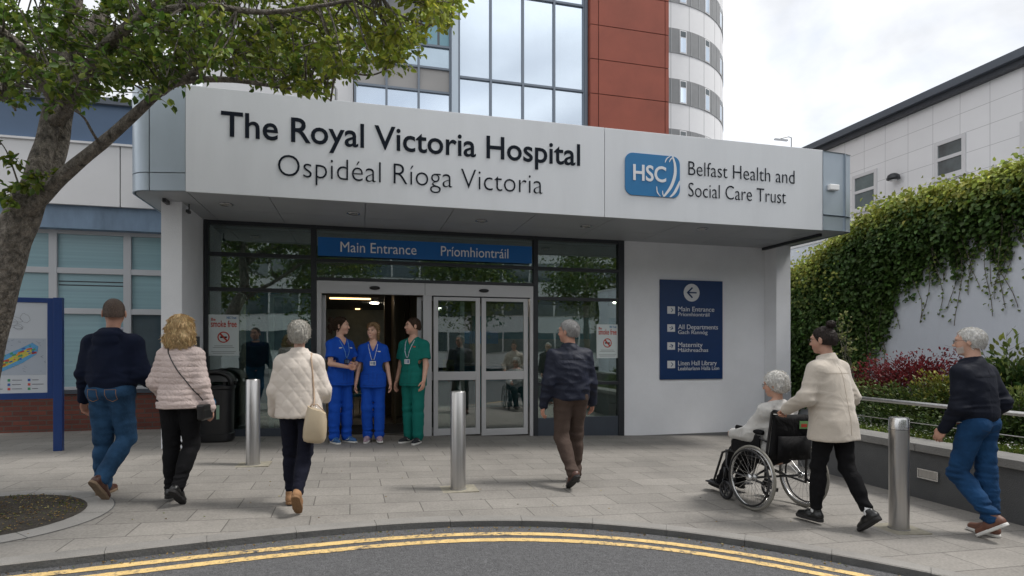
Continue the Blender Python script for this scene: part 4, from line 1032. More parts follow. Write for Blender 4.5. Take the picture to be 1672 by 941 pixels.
# ivy curtain: strands hanging from the wall top
iv = thing('ivy', 'thick green ivy curtain hanging over the top of the pale garden wall', 'climbing plant', (XGW, 6, 0))
def ivlow(y):     # bottom height of the dense part along the wall
    pts = [(-3, 3.1), (6.4, 3.22), (6.9, 3.15), (7.5, 3.0), (8.1, 2.85), (8.5, 2.45), (8.9, 1.75), (9.4, 1.0), (10, .6), (12.2, .2)]
    return np.interp(y, [a for a, b in pts], [b for a, b in pts])
def ivtop(y): return np.interp(y, [-3, 8.2, 9.1, 9.8, 10.6, 12.2], [4.05, 4.03, 3.90, 3.55, 3.15, 2.7])
PL, SZ, AX, FT = [], [], [], []; strands = MB()
for k in range(1150):
    y = rnd.uniform(2.3, 12.1); top = ivtop(y)+rnd.gauss(0, .06); low = ivlow(y)+.16*math.sin(y*9.1)+.12*math.sin(y*17.3+2)+rnd.gauss(.05, .20)
    straggle = rnd.random() < .07
    if straggle: low = max(ivlow(y)-rnd.uniform(.3, 1.25), .6)
    bulge = rnd.uniform(.04, .40)*(1.0 if not straggle else .5); L_ = top-low; n = int(L_/(.045 if not straggle else .055))
    ph = rnd.random()*6; pts = []
    for j in range(n):
        t = j/max(n-1, 1); z = top-L_*t
        out_ = bulge*math.sin(math.pi*min(1, t*1.1+.12))**.6*(1-.25*t)+.03
        yy = y+.06*math.sin(ph+t*5)+(.10*math.sin(ph*2+t*7) if straggle else 0)
        pts.append((XGW-out_, yy, z))
        for r_ in range(1 if straggle else 2):
            PL.append((XGW-out_+rnd.gauss(0, .03), yy+rnd.gauss(0, .035), z+rnd.gauss(0, .03))); SZ.append(rnd.uniform(.055, .10)*(.65 if straggle else 1))
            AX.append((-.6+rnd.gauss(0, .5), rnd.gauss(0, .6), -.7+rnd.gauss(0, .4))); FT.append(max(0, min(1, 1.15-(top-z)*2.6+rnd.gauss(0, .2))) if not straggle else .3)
    if straggle and len(pts) > 3: strands.tube(pts[::3]+[pts[-1]], .005, 4)
# tufts rising over the top edge
for k in range(5200):
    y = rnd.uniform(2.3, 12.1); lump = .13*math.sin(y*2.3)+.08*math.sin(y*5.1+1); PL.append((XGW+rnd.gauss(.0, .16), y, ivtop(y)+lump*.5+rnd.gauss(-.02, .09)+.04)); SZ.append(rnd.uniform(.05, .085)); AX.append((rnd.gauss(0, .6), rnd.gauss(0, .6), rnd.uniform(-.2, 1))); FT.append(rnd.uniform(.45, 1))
# bushy mass beside the link building
for k in range(8500):
    y = rnd.uniform(9.4, 12.0); f_ = rnd.random()
    if rnd.random() < .5 and y < 10: continue
    z = .2+(ivtop(y)+.16*math.sin(y*2.6)-.2)*f_**.7
    if math.sin(y*7.3+z*2.1)+math.sin(z*5.7-y*3.1)+math.sin(y*13+z*9)*.5 > (.9 if z > 1.6 else .2): continue
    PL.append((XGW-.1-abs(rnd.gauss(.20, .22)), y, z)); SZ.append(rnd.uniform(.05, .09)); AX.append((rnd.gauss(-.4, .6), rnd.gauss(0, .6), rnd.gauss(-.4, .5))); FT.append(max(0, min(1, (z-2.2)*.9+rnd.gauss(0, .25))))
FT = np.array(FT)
FT = np.array(FT); cc_ = palette(len(PL), (.062, .115, .026), (.33, .36, .06), FT**1.3)  # leaves yellower toward the top: young growth and top light, both put in colour
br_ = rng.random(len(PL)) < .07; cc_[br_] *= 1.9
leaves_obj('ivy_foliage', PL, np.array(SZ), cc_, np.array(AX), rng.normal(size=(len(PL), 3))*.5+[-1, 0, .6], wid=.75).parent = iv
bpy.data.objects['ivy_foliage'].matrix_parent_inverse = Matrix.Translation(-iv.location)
adopt(strands.build('ivy_stems', M_BARK, None), iv)

def shrub(name, lab, px, py_top, wpx, Xd, zbase, base, tips, n, ls=.05, dens=.5, hfac=1., wid=.5, group=None, upright=False):
    """a mounded shrub at plane X=Xd whose crown reaches pixel (px,py_top)"""
    y, zt_ = onX(px, py_top, Xd); d = math.hypot(y, Xd); wd = wpx/FPX*d*.62; h = zt_-zbase
    t = thing(name, lab, 'shrub', (Xd, y, zbase), 0, group)
    q = MB(); cl = []
    for k in range(16):
        a = rnd.random()*6.28; rr = rnd.random()**.5*wd*.75; tp = Vector((rr*math.cos(a)*.8, rr*math.sin(a), h*rnd.uniform(.45, .9)*(1-.45*(rr/wd)**2)))
        mid = tp*.5+Vector((rnd.uniform(-.05, .05), rnd.uniform(-.05, .05), .05)); q.tube([(0, 0, -.03), mid, tp], [.012, .008, .003], 5)
        for j in range(5): cl.append(tp+Vector((rnd.gauss(0, wd*.17), rnd.gauss(0, wd*.2), rnd.gauss(-.02, h*.12))))
    for k in range(30):
        a = rnd.random()*6.28; rr = wd*rnd.uniform(.3, .95); cl.append(Vector((rr*math.cos(a)*.8, rr*math.sin(a), h*rnd.uniform(.1, .5))))
    q.build('stems', M_BARK, t)
    cl = np.array([list(c) for c in cl]); ix = rng.integers(0, len(cl), n)
    P = cl[ix]+rng.normal(size=(n, 3))*[wd*.13, wd*.15, h*.08]; P[:, 2] = np.clip(P[:, 2], .0, h*1.05)
    ft = np.clip((P[:, 2]/h-.55)*1.6+rng.normal(size=n)*.25, 0, 1)
    ax = P*[1, 1, .3]; ax = ax/(np.linalg.norm(ax, axis=1, keepdims=True)+.01)+rng.normal(size=(n, 3))*.6+[0, 0, .35]
    V, F = leafset(P, rng.uniform(.6, 1.2, n)*ls, ax, None, wid=wid); npmesh('foliage', V, F, M_LEAF2, t, smooth=False, attr=leafcol(palette(n, base, tips, ft, .35)))
    return t
GR = ((.045, .080, .018), (.16, .20, .045))
shrub('green_shrub', 'leafy green shrub just behind the pusher, at the left end of the planter', 1425, 630, 90, 7.3, .36, *GR, 3400, .05)
shrub('green_shrub', 'dense green shrub under the red bush, behind the handrail', 1490, 622, 110, 7.2, .36, *GR, 4200, .05)
shrub('green_shrub', 'green shrub with yellowish tips just left of the man in jeans', 1545, 612, 90, 7.1, .36, (.05, .08, .018), (.26, .24, .03), 3400, .05)
shrub('green_shrub', 'low green shrub at the right edge of the planter behind the man in jeans', 1668, 640, 100, 7.0, .36, *GR, 3400, .055)
shrub('green_shrub', 'small green shrub low behind the capped bollard', 1470, 660, 110, 6.9, .36, (.04, .07, .015), (.12, .16, .03), 3400, .045)
shrub('green_shrub', 'small dark green shrub by the man in jeans, lowest behind the rail', 1590, 668, 110, 6.75, .36, (.04, .07, .015), (.12, .16, .03), 3000, .045)
shrub('red_shrub', 'dark red leaved shrub, left one of the pair against the pale wall', 1425, 598, 80, 8.0, .38, (.13, .022, .022), (.30, .035, .045), 3400, .05)
shrub('red_shrub', 'larger dark red leaved shrub spreading against the pale wall', 1505, 577, 120, 7.9, .38, (.12, .02, .02), (.30, .035, .045), 5600, .05)
shrub('broadleaf_shrub', 'broad leaved shrub with yellow green tips right of the bearded man', 1655, 556, 95, 7.9, .38, (.04, .085, .02), (.22, .26, .05), 1500, .11, wid=.42)
def sapling(px0, py0, px1, py1, Xd, lab, n, bare=False):
    y0, z0 = onX(px0, py0, Xd); y1, z1 = onX(px1, py1, Xd)
    t = thing('sapling', lab, 'plant', (Xd, y0, .38)); q = MB(); P = []
    for b in range(n):
        s = Vector((rnd.uniform(-.05, .05), rnd.uniform(-.1, .1), 0)); e = Vector((rnd.uniform(-.2, .2), (y1-y0)+rnd.uniform(-.3, .3), (z1-.38)*rnd.uniform(.6, 1)))
        pts = [s+(e-s)*k/6+Vector((rnd.gauss(0, .02), rnd.gauss(0, .03), 0)) for k in range(7)]; q.tube(pts, [.008-.001*k for k in range(7)], 5)
        for k in range(2, 7):
            for j in range(2 if bare else 1):
                sd = pts[k]+Vector((rnd.gauss(0, .1), rnd.gauss(0, .14), rnd.uniform(.05, .15))); q.tube([pts[k], sd], [.003, .0015], 4)
                if not bare: P += [list(pts[k].lerp(sd, rnd.random())) for _ in range(7)]
    q.build('stems', M_BARK, t)
    if P:
        P = np.array(P); n_ = len(P); V, F = leafset(P, rng.uniform(.04, .07, n_)); npmesh('foliage', V, F, M_LEAF2, t, smooth=False, attr=leafcol(palette(n_, (.13, .17, .04), (.35, .36, .14), rng.random(n_))))
sapling(1400, 690, 1392, 520, 7.6, 'thin pale leaved sapling rising behind the pusher against the pale wall', 6)
sapling(1640, 640, 1625, 512, 8.3, 'bare twiggy sapling above the broad leaved shrub', 4, bare=True)
# grass with small white flowers along the planter edge
n_ = 9000; P = np.stack([rng.uniform(6.18, 6.75, n_), rng.uniform(1.5, 6.4, n_), np.full(n_, .33)], 1)
ax = rng.normal(size=(n_, 3))*.45+[0, 0, 1]
o = leaves_obj('grass', P, rng.uniform(.04, .11, n_), palette(n_, (.07, .12, .02), (.20, .26, .05), rng.random(n_)), ax, wid=.16); tag(o, 'short grass along the inner edge of the planter', 'grass', kind='stuff')
n_ = 1300; P = np.stack([rng.uniform(6.2, 6.8, n_), rng.uniform(1.5, 6.4, n_), rng.uniform(.38, .44, n_)], 1)
o = leaves_obj('daisies', P, rng.uniform(.010, .022, n_), palette(n_, (.6, .6, .55), (.7, .7, .65), rng.random(n_)), rng.normal(size=(n_, 3))*[1, 1, .2], rng.normal(size=(n_, 3))*.2+[0, 0, 1], wid=.9); tag(o, 'tiny white flowers scattered in the planter grass', 'flowers', kind='stuff')

# ================================================================ STREET TREE
tr = thing('street_tree', 'leaning rough barked street tree with a broad leafy crown over the canopy', 'tree', (BX, BY, gz(BX)))
def wp(px, py, d): return atD(px, py, d)
limbs = []
def limb(pts, r0, r1, n=None):
    """pts: world points; catmull smoothing, returns sampled [(p,r)]"""
    P = [Vector(p) for p in pts]; outp = []; Q = [P[0]*2-P[1]]+P+[P[-1]*2-P[-2]]; seg = 7
    for i in range(1, len(Q)-2):
        for k in range(seg):
            t = k/seg; a, b, c, d = Q[i-1], Q[i], Q[i+1], Q[i+2]
            outp.append(.5*((2*b)+(c-a)*t+(2*a-5*b+4*c-d)*t*t+(3*b-a-3*c+d)*t**3))
    outp.append(P[-1]); m_ = len(outp)
    rs = [r0+(r1-r0)*(i/(m_-1))**.85 for i in range(m_)]
    limbs.append((outp, rs)); return outp, rs
def bark_tube(q, pts, rs, seg, rough):
    ph = rnd.random()*9; base = len(q.v); q.tube(pts, rs, seg)
    n = len(pts)
    for i in range(n):
        for k in range(seg):
            v = Vector(q.v[base+i*seg+k]); d = v-pts[i]; a = 2*math.pi*k/seg
            f = 1+rough*(math.sin(a*3+ph+i*.35)+.6*math.sin(a*5-i*.5+ph*2)+.5*math.sin(i*.9+a*2))
            q.v[base+i*seg+k] = tuple(pts[i]+d*f)
base = Vector((BX-.05, BY, gz(BX)))
tk = limb([base+Vector((-.06, 0, -.05)), base+Vector((-.05, 0, .12)), wp(-46, 640, 4.78), wp(-24, 540, 4.72), wp(2, 450, 4.68), wp(24, 380, 4.65), wp(48, 322, 4.62)], .19, .115)
tk[1][0] = .27; tk[1][1] = .24
for i in range(2, 9): tk[1][i] = .205-.006*i
limb([wp(42, 340, 4.62), wp(62, 280, 4.68), wp(78, 222, 4.8), wp(92, 150, 4.9), wp(118, 60, 5.0), wp(130, -60, 5.1), wp(150, -220, 5.2), wp(170, -380, 5.3)], .095, .03)
limb([wp(48, 345, 4.6), wp(78, 312, 4.55), wp(120, 272, 4.5), wp(175, 228, 4.45), wp(225, 182, 4.4), wp(262, 150, 4.4), wp(300, 133, 4.4), wp(370, 130, 4.4), wp(430, 138, 4.45), wp(500, 150, 4.5)], .062, .011)
limb([wp(72, 312, 4.68), wp(97, 250, 4.85), wp(108, 190, 5.0), wp(120, 150, 5.1), wp(160, 95, 5.2), wp(215, 70, 5.3), wp(290, 62, 5.4), wp(380, 70, 5.5), wp(470, 75, 5.5), wp(560, 68, 5.5), wp(610, 55, 5.5)], .06, .012)
limb([wp(92, 200, 4.8), wp(150, 105, 4.6), wp(190, 60, 4.4), wp(240, 20, 4.3), wp(330, -40, 4.2), wp(450, -80, 4.2), wp(560, -90, 4.3)], .06, .012)
limb([wp(95, 175, 4.8), wp(60, 110, 4.6), wp(30, 75, 4.4), wp(-40, 20, 4.2), wp(-150, -60, 4.1), wp(-280, -120, 4.1)], .06, .012)
limb([wp(110, 90, 5), wp(170, 20, 5.4), wp(250, -60, 5.8), wp(360, -150, 6.1), wp(480, -200, 6.3)], .06, .012)
limb([wp(122, 20, 5), wp(60, -80, 5.5), wp(-20, -180, 5.9), wp(-120, -260, 6.2)], .05, .012)
limb([wp(300, 133, 4.4), wp(340, 100, 4.5), wp(400, 70, 4.6), wp(470, 30, 4.8), wp(560, 5, 5.0), wp(640, 20, 5.1), wp(700, 42, 5.15), wp(738, 22, 5.2)], .03, .006)
limb([wp(470, 75, 5.5), wp(520, 95, 5.4), wp(560, 115, 5.3), wp(610, 122, 5.3), wp(650, 100, 5.3)], .018, .005)
limb([wp(380, 70, 5.5), wp(450, 110, 5.2), wp(500, 130, 5.1), wp(540, 165, 5.1)], .016, .005)
limb([wp(240, 20, 4.3), wp(330, 10, 4.0), wp(430, 20, 3.9), wp(520, 10, 3.9), wp(620, -10, 4.0)], .03, .007)
limb([wp(-20, 60, 4.4), wp(-10, 110, 4.3), wp(5, 150, 4.2), wp(25, 180, 4.1)], .02, .005)
limb([wp(165, 240, 4.46), wp(150, 215, 4.3), wp(135, 190, 4.2), wp(110, 175, 4.1)], .013, .005)
limb([wp(30, 300, 4.55), wp(12, 250, 4.4), wp(-5, 225, 4.35)], .007, .003)
q = MB(); tp_, tr_ = limbs[0]; bark_tube(q, tp_, tr_, 22, .035); adopt(q.build('trunk', M_BARK, None, smooth=True), tr)
q = MB()
for p_, r_ in limbs[1:]: bark_tube(q, p_, r_, 12 if r_[0] > .04 else 7, .04)
adopt(q.build('limbs', M_BARK, None, smooth=True), tr)
# knots on the bark
LPt = np.array([list(p) for ps, rs in limbs[1:] for p, r_ in zip(ps, rs) if r_ < .07]); 
LB = [(-400, 150), (-100, 160), (0, 178), (60, 172), (110, 190), (140, 185), (190, 165), (230, 172), (270, 165), (310, 150), (350, 138), (400, 152), (440, 158), (500, 172), (530, 178), (560, 150), (600, 135), (645, 122), (665, 95), (700, 60), (735, 25), (760, -20), (850, -120)]
def low(px): return float(np.interp(px, [a for a, b in LB], [b for a, b in LB]))
TW = MB(); PL, AX, SZ, FT = [], [], [], []
lr = random.Random(5)
def cluster(c, nl, spread, light):
    d = LPt-np.array(c); j = int(np.argmin((d**2).sum(1)*(1+.5*(d[:, 2] > 0)))); a = Vector(LPt[j]); c = Vector(c)
    mid = a.lerp(c, .5)+Vector((lr.gauss(0, .05), lr.gauss(0, .05), lr.gauss(.03, .04)))
    TW.tube([a, mid, c], [.009, .006, .003], 5, caps=False)
    tips = []
    for k in range(max(3, nl//9)):
        dd = Vector((lr.gauss(0, 1), lr.gauss(0, 1), lr.gauss(.0, .6))).normalized()*spread*lr.uniform(.5, 1.1); st = mid.lerp(c, lr.uniform(.3, 1)); e = st+dd
        TW.tube([st, e], [.003, .0015], 3, caps=False)
        for r_ in range(9):
            t = lr.uniform(.15, 1.05); p = st.lerp(e, t)+Vector((lr.gauss(0, .018), lr.gauss(0, .018), lr.gauss(0, .018)))
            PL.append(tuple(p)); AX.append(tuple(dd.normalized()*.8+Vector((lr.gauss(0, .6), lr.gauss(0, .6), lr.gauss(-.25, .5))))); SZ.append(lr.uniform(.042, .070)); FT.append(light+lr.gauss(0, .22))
for k in range(860):
    px = lr.uniform(-330, 740) if k % 4 else lr.uniform(60, 650); lo = low(px)
    py = lo-18-abs(lr.gauss(0, 1))*110 if lr.random() < .65 else lr.uniform(-330, lo-18)
    if px > 600: py = lo-16-lr.random()*70*max(.25, (760-px)/160)
    if py < -420 or (px > 560 and lr.random() < .45): continue
    d = lr.uniform(3.7, 6.4)
    if px > 380: d = lr.uniform(4.0, 5.9)
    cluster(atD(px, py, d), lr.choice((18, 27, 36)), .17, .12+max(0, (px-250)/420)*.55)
# lower sprigs beside the trunk
for (px, py, d) in ((20, 262, 4.4), (35, 300, 4.45), (55, 300, 4.4), (12, 315, 4.45), (60, 285, 4.4), (28, 330, 4.45), (-8, 240, 4.35)): 
    for _ in range(1): cluster(atD(px, py, d), 18, .06, .25)
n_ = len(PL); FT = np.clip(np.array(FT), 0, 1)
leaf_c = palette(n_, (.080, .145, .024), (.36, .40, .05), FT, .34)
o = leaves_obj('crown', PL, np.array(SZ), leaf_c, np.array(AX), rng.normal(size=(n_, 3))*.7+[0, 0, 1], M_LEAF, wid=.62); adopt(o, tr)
adopt(TW.build('twigs', M_BARK, None), tr)
print('tree leaves', n_)

# ================================================================ ACROSS THE ROAD (seen mirrored in the entrance glass)
ob = thing('street_building', 'long pale office block across the road, mirrored in the entrance glass', 'building', (0, -22, 0))
q = MB().box(-40, 40, -12, 0, 0, 11); q.build('wall', M_WPAN, ob)
for k in range(4):
    q = MB(); q.box(-38, 38, -.1, .06, 1.2+2.6*k, 2.6+2.6*k); wf_ = q.build('window_band', M_WIND, ob)
    q = MB()
    for j in range(38): q.box(-38+2*j-.06, -38+2*j+.06, .0, .09, 1.2+2.6*k, 2.6+2.6*k)
    q.build('window_frame', M_WPAN, wf_)
for i, (x, y, h, lab) in enumerate(((-7.5, -9, 8.5, 'broad green tree across the road, leftmost in the mirrored row'), (-1.5, -12, 9.5, 'tall green tree across the road behind the camera'), (5.5, -10, 8.5, 'green tree across the road facing the sliding doors'), (12.5, -12, 9.5, 'green tree across the road at the far right of the row'))):
    t = thing('roadside_tree', lab, 'tree', (x, y, 0), 0, 'trees across the road')
    MB().tube([(0, 0, -.1), (.1, 0, 1.5), (0, .1, 3), (.1, 0, h*.75)], [.22, .17, .14, .04], 10).build('trunk', M_BARK, t, smooth=True)
    n_ = 5000; cl = rng.normal(size=(60, 3)); cl = cl/np.linalg.norm(cl, axis=1, keepdims=True)*rng.uniform(.4, 1, (60, 1))*[2.8, 2.6, h*.33]+[0, 0, h*.62]
    P = cl[rng.integers(0, 60, n_)]+rng.normal(size=(n_, 3))*.42
    V, F = leafset(P, rng.uniform(.14, .26, n_)); npmesh('crown', V, F, M_LEAF, t, smooth=False, attr=leafcol(palette(n_, (.05, .09, .016), (.14, .18, .03), rng.random(n_))))
# ================================================================ SIGNED DISTANCE MODELLING (bodies and clothes)
class Field:
    def __init__(s, lo, hi, vox):
        s.lo = np.array(lo, float); s.vox = vox; n = np.ceil((np.array(hi)-s.lo)/vox).astype(int)+1
        s.n = n; s.ax = [s.lo[i]+vox*np.arange(n[i]) for i in range(3)]; s.D = np.full(n, .2, dtype=np.float32)
    def sub(s, lo, hi):
        a = np.clip(np.floor((np.array(lo)-s.lo)/s.vox).astype(int), 0, s.n); b = np.clip(np.ceil((np.array(hi)-s.lo)/s.vox).astype(int)+1, 0, s.n)
        sl = tuple(slice(a[i], b[i]) for i in range(3))
        X = s.ax[0][sl[0]].astype(np.float32)[:, None, None]; Y = s.ax[1][sl[1]].astype(np.float32)[None, :, None]; Z = s.ax[2][sl[2]].astype(np.float32)[None, None, :]
        return sl, X, Y, Z
    def add(s, fn, lo, hi, k=.0, op='u'):
        pad = k+2*s.vox; sl, X, Y, Z = s.sub(np.array(lo)-pad, np.array(hi)+pad)
        if min(sl[i].stop-sl[i].start for i in range(3)) <= 0: return
        d = fn(X, Y, Z); A = s.D[sl]
        if op == 'u':
            if k > 0: h = np.maximum(k-np.abs(A-d), 0)/k; A = np.minimum(A, d)-h*h*k*.25
            else: A = np.minimum(A, d)
        else:
            d = -d
            if k > 0: h = np.maximum(k-np.abs(A-d), 0)/k; A = np.maximum(A, d)+h*h*k*.25
            else: A = np.maximum(A, d)
        s.D[sl] = A
    def cone(s, a, b, ra, rb, k=0., op='u', flat=None):
        a = np.array(a, float); b = np.array(b, float); ba = b-a; L2 = max(float(ba@ba), 1e-9); r_ = max(ra, rb)
        def fn(X, Y, Z):
            px, py, pz = X-a[0], Y-a[1], Z-a[2]
            h = np.clip((px*ba[0]+py*ba[1]+pz*ba[2])/L2, 0, 1)
            return np.sqrt((px-h*ba[0])**2+(py-h*ba[1])**2+(pz-h*ba[2])**2)-(ra+(rb-ra)*h)
        s.add(fn, np.minimum(a, b)-r_, np.maximum(a, b)+r_, k, op)
    def ell(s, c, r, k=0., M=None, op='u', piv=None):
        c = np.array(c, float); r = np.array(r, float); Mi = None if M is None else np.array(M)
        def fn(X, Y, Z):
            px, py, pz = X-c[0], Y-c[1], Z-c[2]
            if Mi is not None: px, py, pz = (Mi[0, 0]*px+Mi[1, 0]*py+Mi[2, 0]*pz, Mi[0, 1]*px+Mi[1, 1]*py+Mi[2, 1]*pz, Mi[0, 2]*px+Mi[1, 2]*py+Mi[2, 2]*pz)
            k0 = np.sqrt((px/r[0])**2+(py/r[1])**2+(pz/r[2])**2); k1 = np.sqrt((px/r[0]**2)**2+(py/r[1]**2)**2+(pz/r[2]**2)**2)+1e-6
            return k0*(k0-1)/k1
        m_ = r.max() if Mi is not None else r
        s.add(fn, c-m_, c+m_, k, op)
    def plane(s, p, n):
        """keep the side the normal points away from"""
        p = np.array(p, float); n = np.array(n, float); n /= np.linalg.norm(n)
        sl, X, Y, Z = s.sub(s.lo, s.lo+s.n*s.vox); s.D = np.maximum(s.D, ((X-p[0])*n[0]+(Y-p[1])*n[1]+(Z-p[2])*n[2]).astype(np.float32))
    def cutfn(s, fn):
        sl, X, Y, Z = s.sub(s.lo, s.lo+s.n*s.vox); s.D = np.maximum(s.D, fn(X, Y, Z))
    def disp(s, fn):
        idx = np.nonzero(np.abs(s.D) < .03)
        s.D[idx] += fn(s.ax[0][idx[0]], s.ax[1][idx[1]], s.ax[2][idx[2]]).astype(np.float32)
    def mesh(s, name, m_, parent=None, colfn=None, smooth_it=1):
        D = s.D; I = D < 0
        occ = I[:-1, :-1, :-1].astype(np.int8)
        c = np.zeros(tuple(s.n-1), dtype=np.int8)
        for i in (0, 1):
            for j in (0, 1):
                for k in (0, 1): c += I[i:s.n[0]-1+i, j:s.n[1]-1+j, k:s.n[2]-1+k]
        act = (c > 0) & (c < 8); ids = np.full(act.shape, -1, dtype=np.int64); cells = np.argwhere(act); ids[act] = np.arange(len(cells))
        acc = np.zeros((len(cells), 3)); cnt = np.zeros(len(cells))
        cn = [(i, j, k) for i in (0, 1) for j in (0, 1) for k in (0, 1)]
        val = {q: D[cells[:, 0]+q[0], cells[:, 1]+q[1], cells[:, 2]+q[2]].astype(float) for q in cn}
        for a in cn:
            for ax_ in range(3):
                if a[ax_]: continue
                b = list(a); b[ax_] = 1; b = tuple(b); va, vb = val[a], val[b]; m = (va < 0) != (vb < 0)
                t = va[m]/(va[m]-vb[m]); p = np.tile(np.array(a, float), (m.sum(), 1)); p[:, ax_] = t; acc[m] += p; cnt[m] += 1
        V = s.lo+(cells+acc/cnt[:, None])*s.vox
        F = []
        for ax_ in range(3):
            o1, o2 = [(1, 2), (2, 0), (0, 1)][ax_]
            sa = [slice(None)]*3; sb = [slice(None)]*3; sa[ax_] = slice(0, -1); sb[ax_] = slice(1, None)
            A, B = I[tuple(sa)], I[tuple(sb)]; E = np.argwhere(A != B)
            E = E[(E[:, o1] > 0) & (E[:, o2] > 0) & (E[:, o1] < s.n[o1]-1) & (E[:, o2] < s.n[o2]-1)]
            fl = A[E[:, 0], E[:, 1], E[:, 2]]
            def cid(d1, d2):
                q = E.copy(); q[:, o1] -= d1; q[:, o2] -= d2; return ids[q[:, 0], q[:, 1], q[:, 2]]
            q = np.stack([cid(1, 1), cid(0, 1), cid(0, 0), cid(1, 0)], 1)
            q[~fl] = q[~fl][:, ::-1]; F.append(q)
        F = np.concatenate(F)
        for _ in range(smooth_it):       # a light Laplacian pass
            S = np.zeros_like(V); N_ = np.zeros(len(V))
            for a, b in ((0, 1), (1, 2), (2, 3), (3, 0)):
                np.add.at(S, F[:, a], V[F[:, b]]); np.add.at(N_, F[:, a], 1)
                np.add.at(S, F[:, b], V[F[:, a]]); np.add.at(N_, F[:, b], 1)
            V = V*.5+S/np.maximum(N_, 1)[:, None]*.5
        C = None
        if colfn is not None: C = np.concatenate([colfn(V), np.ones((len(V), 1))], 1)
        return npmesh(name, V, F, m_, parent, True, C)

def nv(*a): v = np.array(a, float); return v/np.linalg.norm(v)
def rotm(ax, a):
    return np.array(Matrix.Rotation(a, 3, Vector(ax)))
# smooth cheap 3-D waves used as cloth folds
def folds(amp, sc=(1, 1, 1), seed=0, ridged=True):
    r_ = np.random.default_rng(seed); K = r_.normal(size=(5, 3))*np.array(sc); ph = r_.uniform(0, 6.28, 5)
    def fn(x, y, z):
        wx = .25*np.sin(7*x*sc[0]*.1+ph[0])+.0; t = 0
        for i in range(5):
            t = t+np.sin(K[i, 0]*x+K[i, 1]*y+K[i, 2]*z+ph[i]+1.3*np.sin(K[(i+1) % 5, 0]*x*.5+K[(i+1) % 5, 1]*y*.5+K[(i+2) % 5, 2]*z*.4))
        t = t/5
        return amp*(1-3.2*np.abs(t)) if ridged else amp*t*2
    return fn
def cloth_mat(name, base, rough=.85, weave=500, sheen=.0, fold=.34, fscale=5., stretch=(1, 1, 1), var=.1, quilt=None, spec=.3, fade=None):
    m = mat(name, base, rough, var=var, vscale=5, sheen=sheen, spec=spec*.7)
    t = m.node_tree; b = t.nodes['Principled BSDF']; tc = t.nodes.new('ShaderNodeTexCoord'); mp = t.nodes.new('ShaderNodeMapping'); mp.inputs['Scale'].default_value = stretch
    t.links.new(tc.outputs['Object'], mp.inputs[0])
    n = t.nodes.new('ShaderNodeTexNoise'); n.inputs['Scale'].default_value = fscale; n.inputs['Detail'].default_value = 4; n.inputs['Distortion'].default_value = 1.8; n.inputs['Roughness'].default_value = .45
    t.links.new(mp.outputs[0], n.inputs[0]); bp = t.nodes.new('ShaderNodeBump'); bp.inputs['Strength'].default_value = fold; bp.inputs['Distance'].default_value = .05
    t.links.new(n.outputs[0], bp.inputs['Height'])
    n2 = t.nodes.new('ShaderNodeTexNoise'); n2.inputs['Scale'].default_value = weave; t.links.new(tc.outputs['Object'], n2.inputs[0])
    b2 = t.nodes.new('ShaderNodeBump'); b2.inputs['Strength'].default_value = .2; b2.inputs['Distance'].default_value = .002; t.links.new(n2.outputs[0], b2.inputs['Height']); t.links.new(bp.outputs[0], b2.inputs['Normal'])
    t.links.new(b2.outputs[0], b.inputs['Normal'])
    return m
M_SKIN = mat('skin', (.5, .3, .2), .5, attr='col', var=.06, vscale=30, spec=.4)
M_EYEW = mat('eye_white', (.75, .73, .70), .2); M_IRIS = mat('iris', (.06, .04, .03), .15)
def hair_mat(name, c, sc=90):
    m_ = mat(name, c, .6, var=.5, vscale=sc, bump=.8, bscale=sc, stretch=(1, 1, .16), spec=.25); m_['hc'] = c; return m_

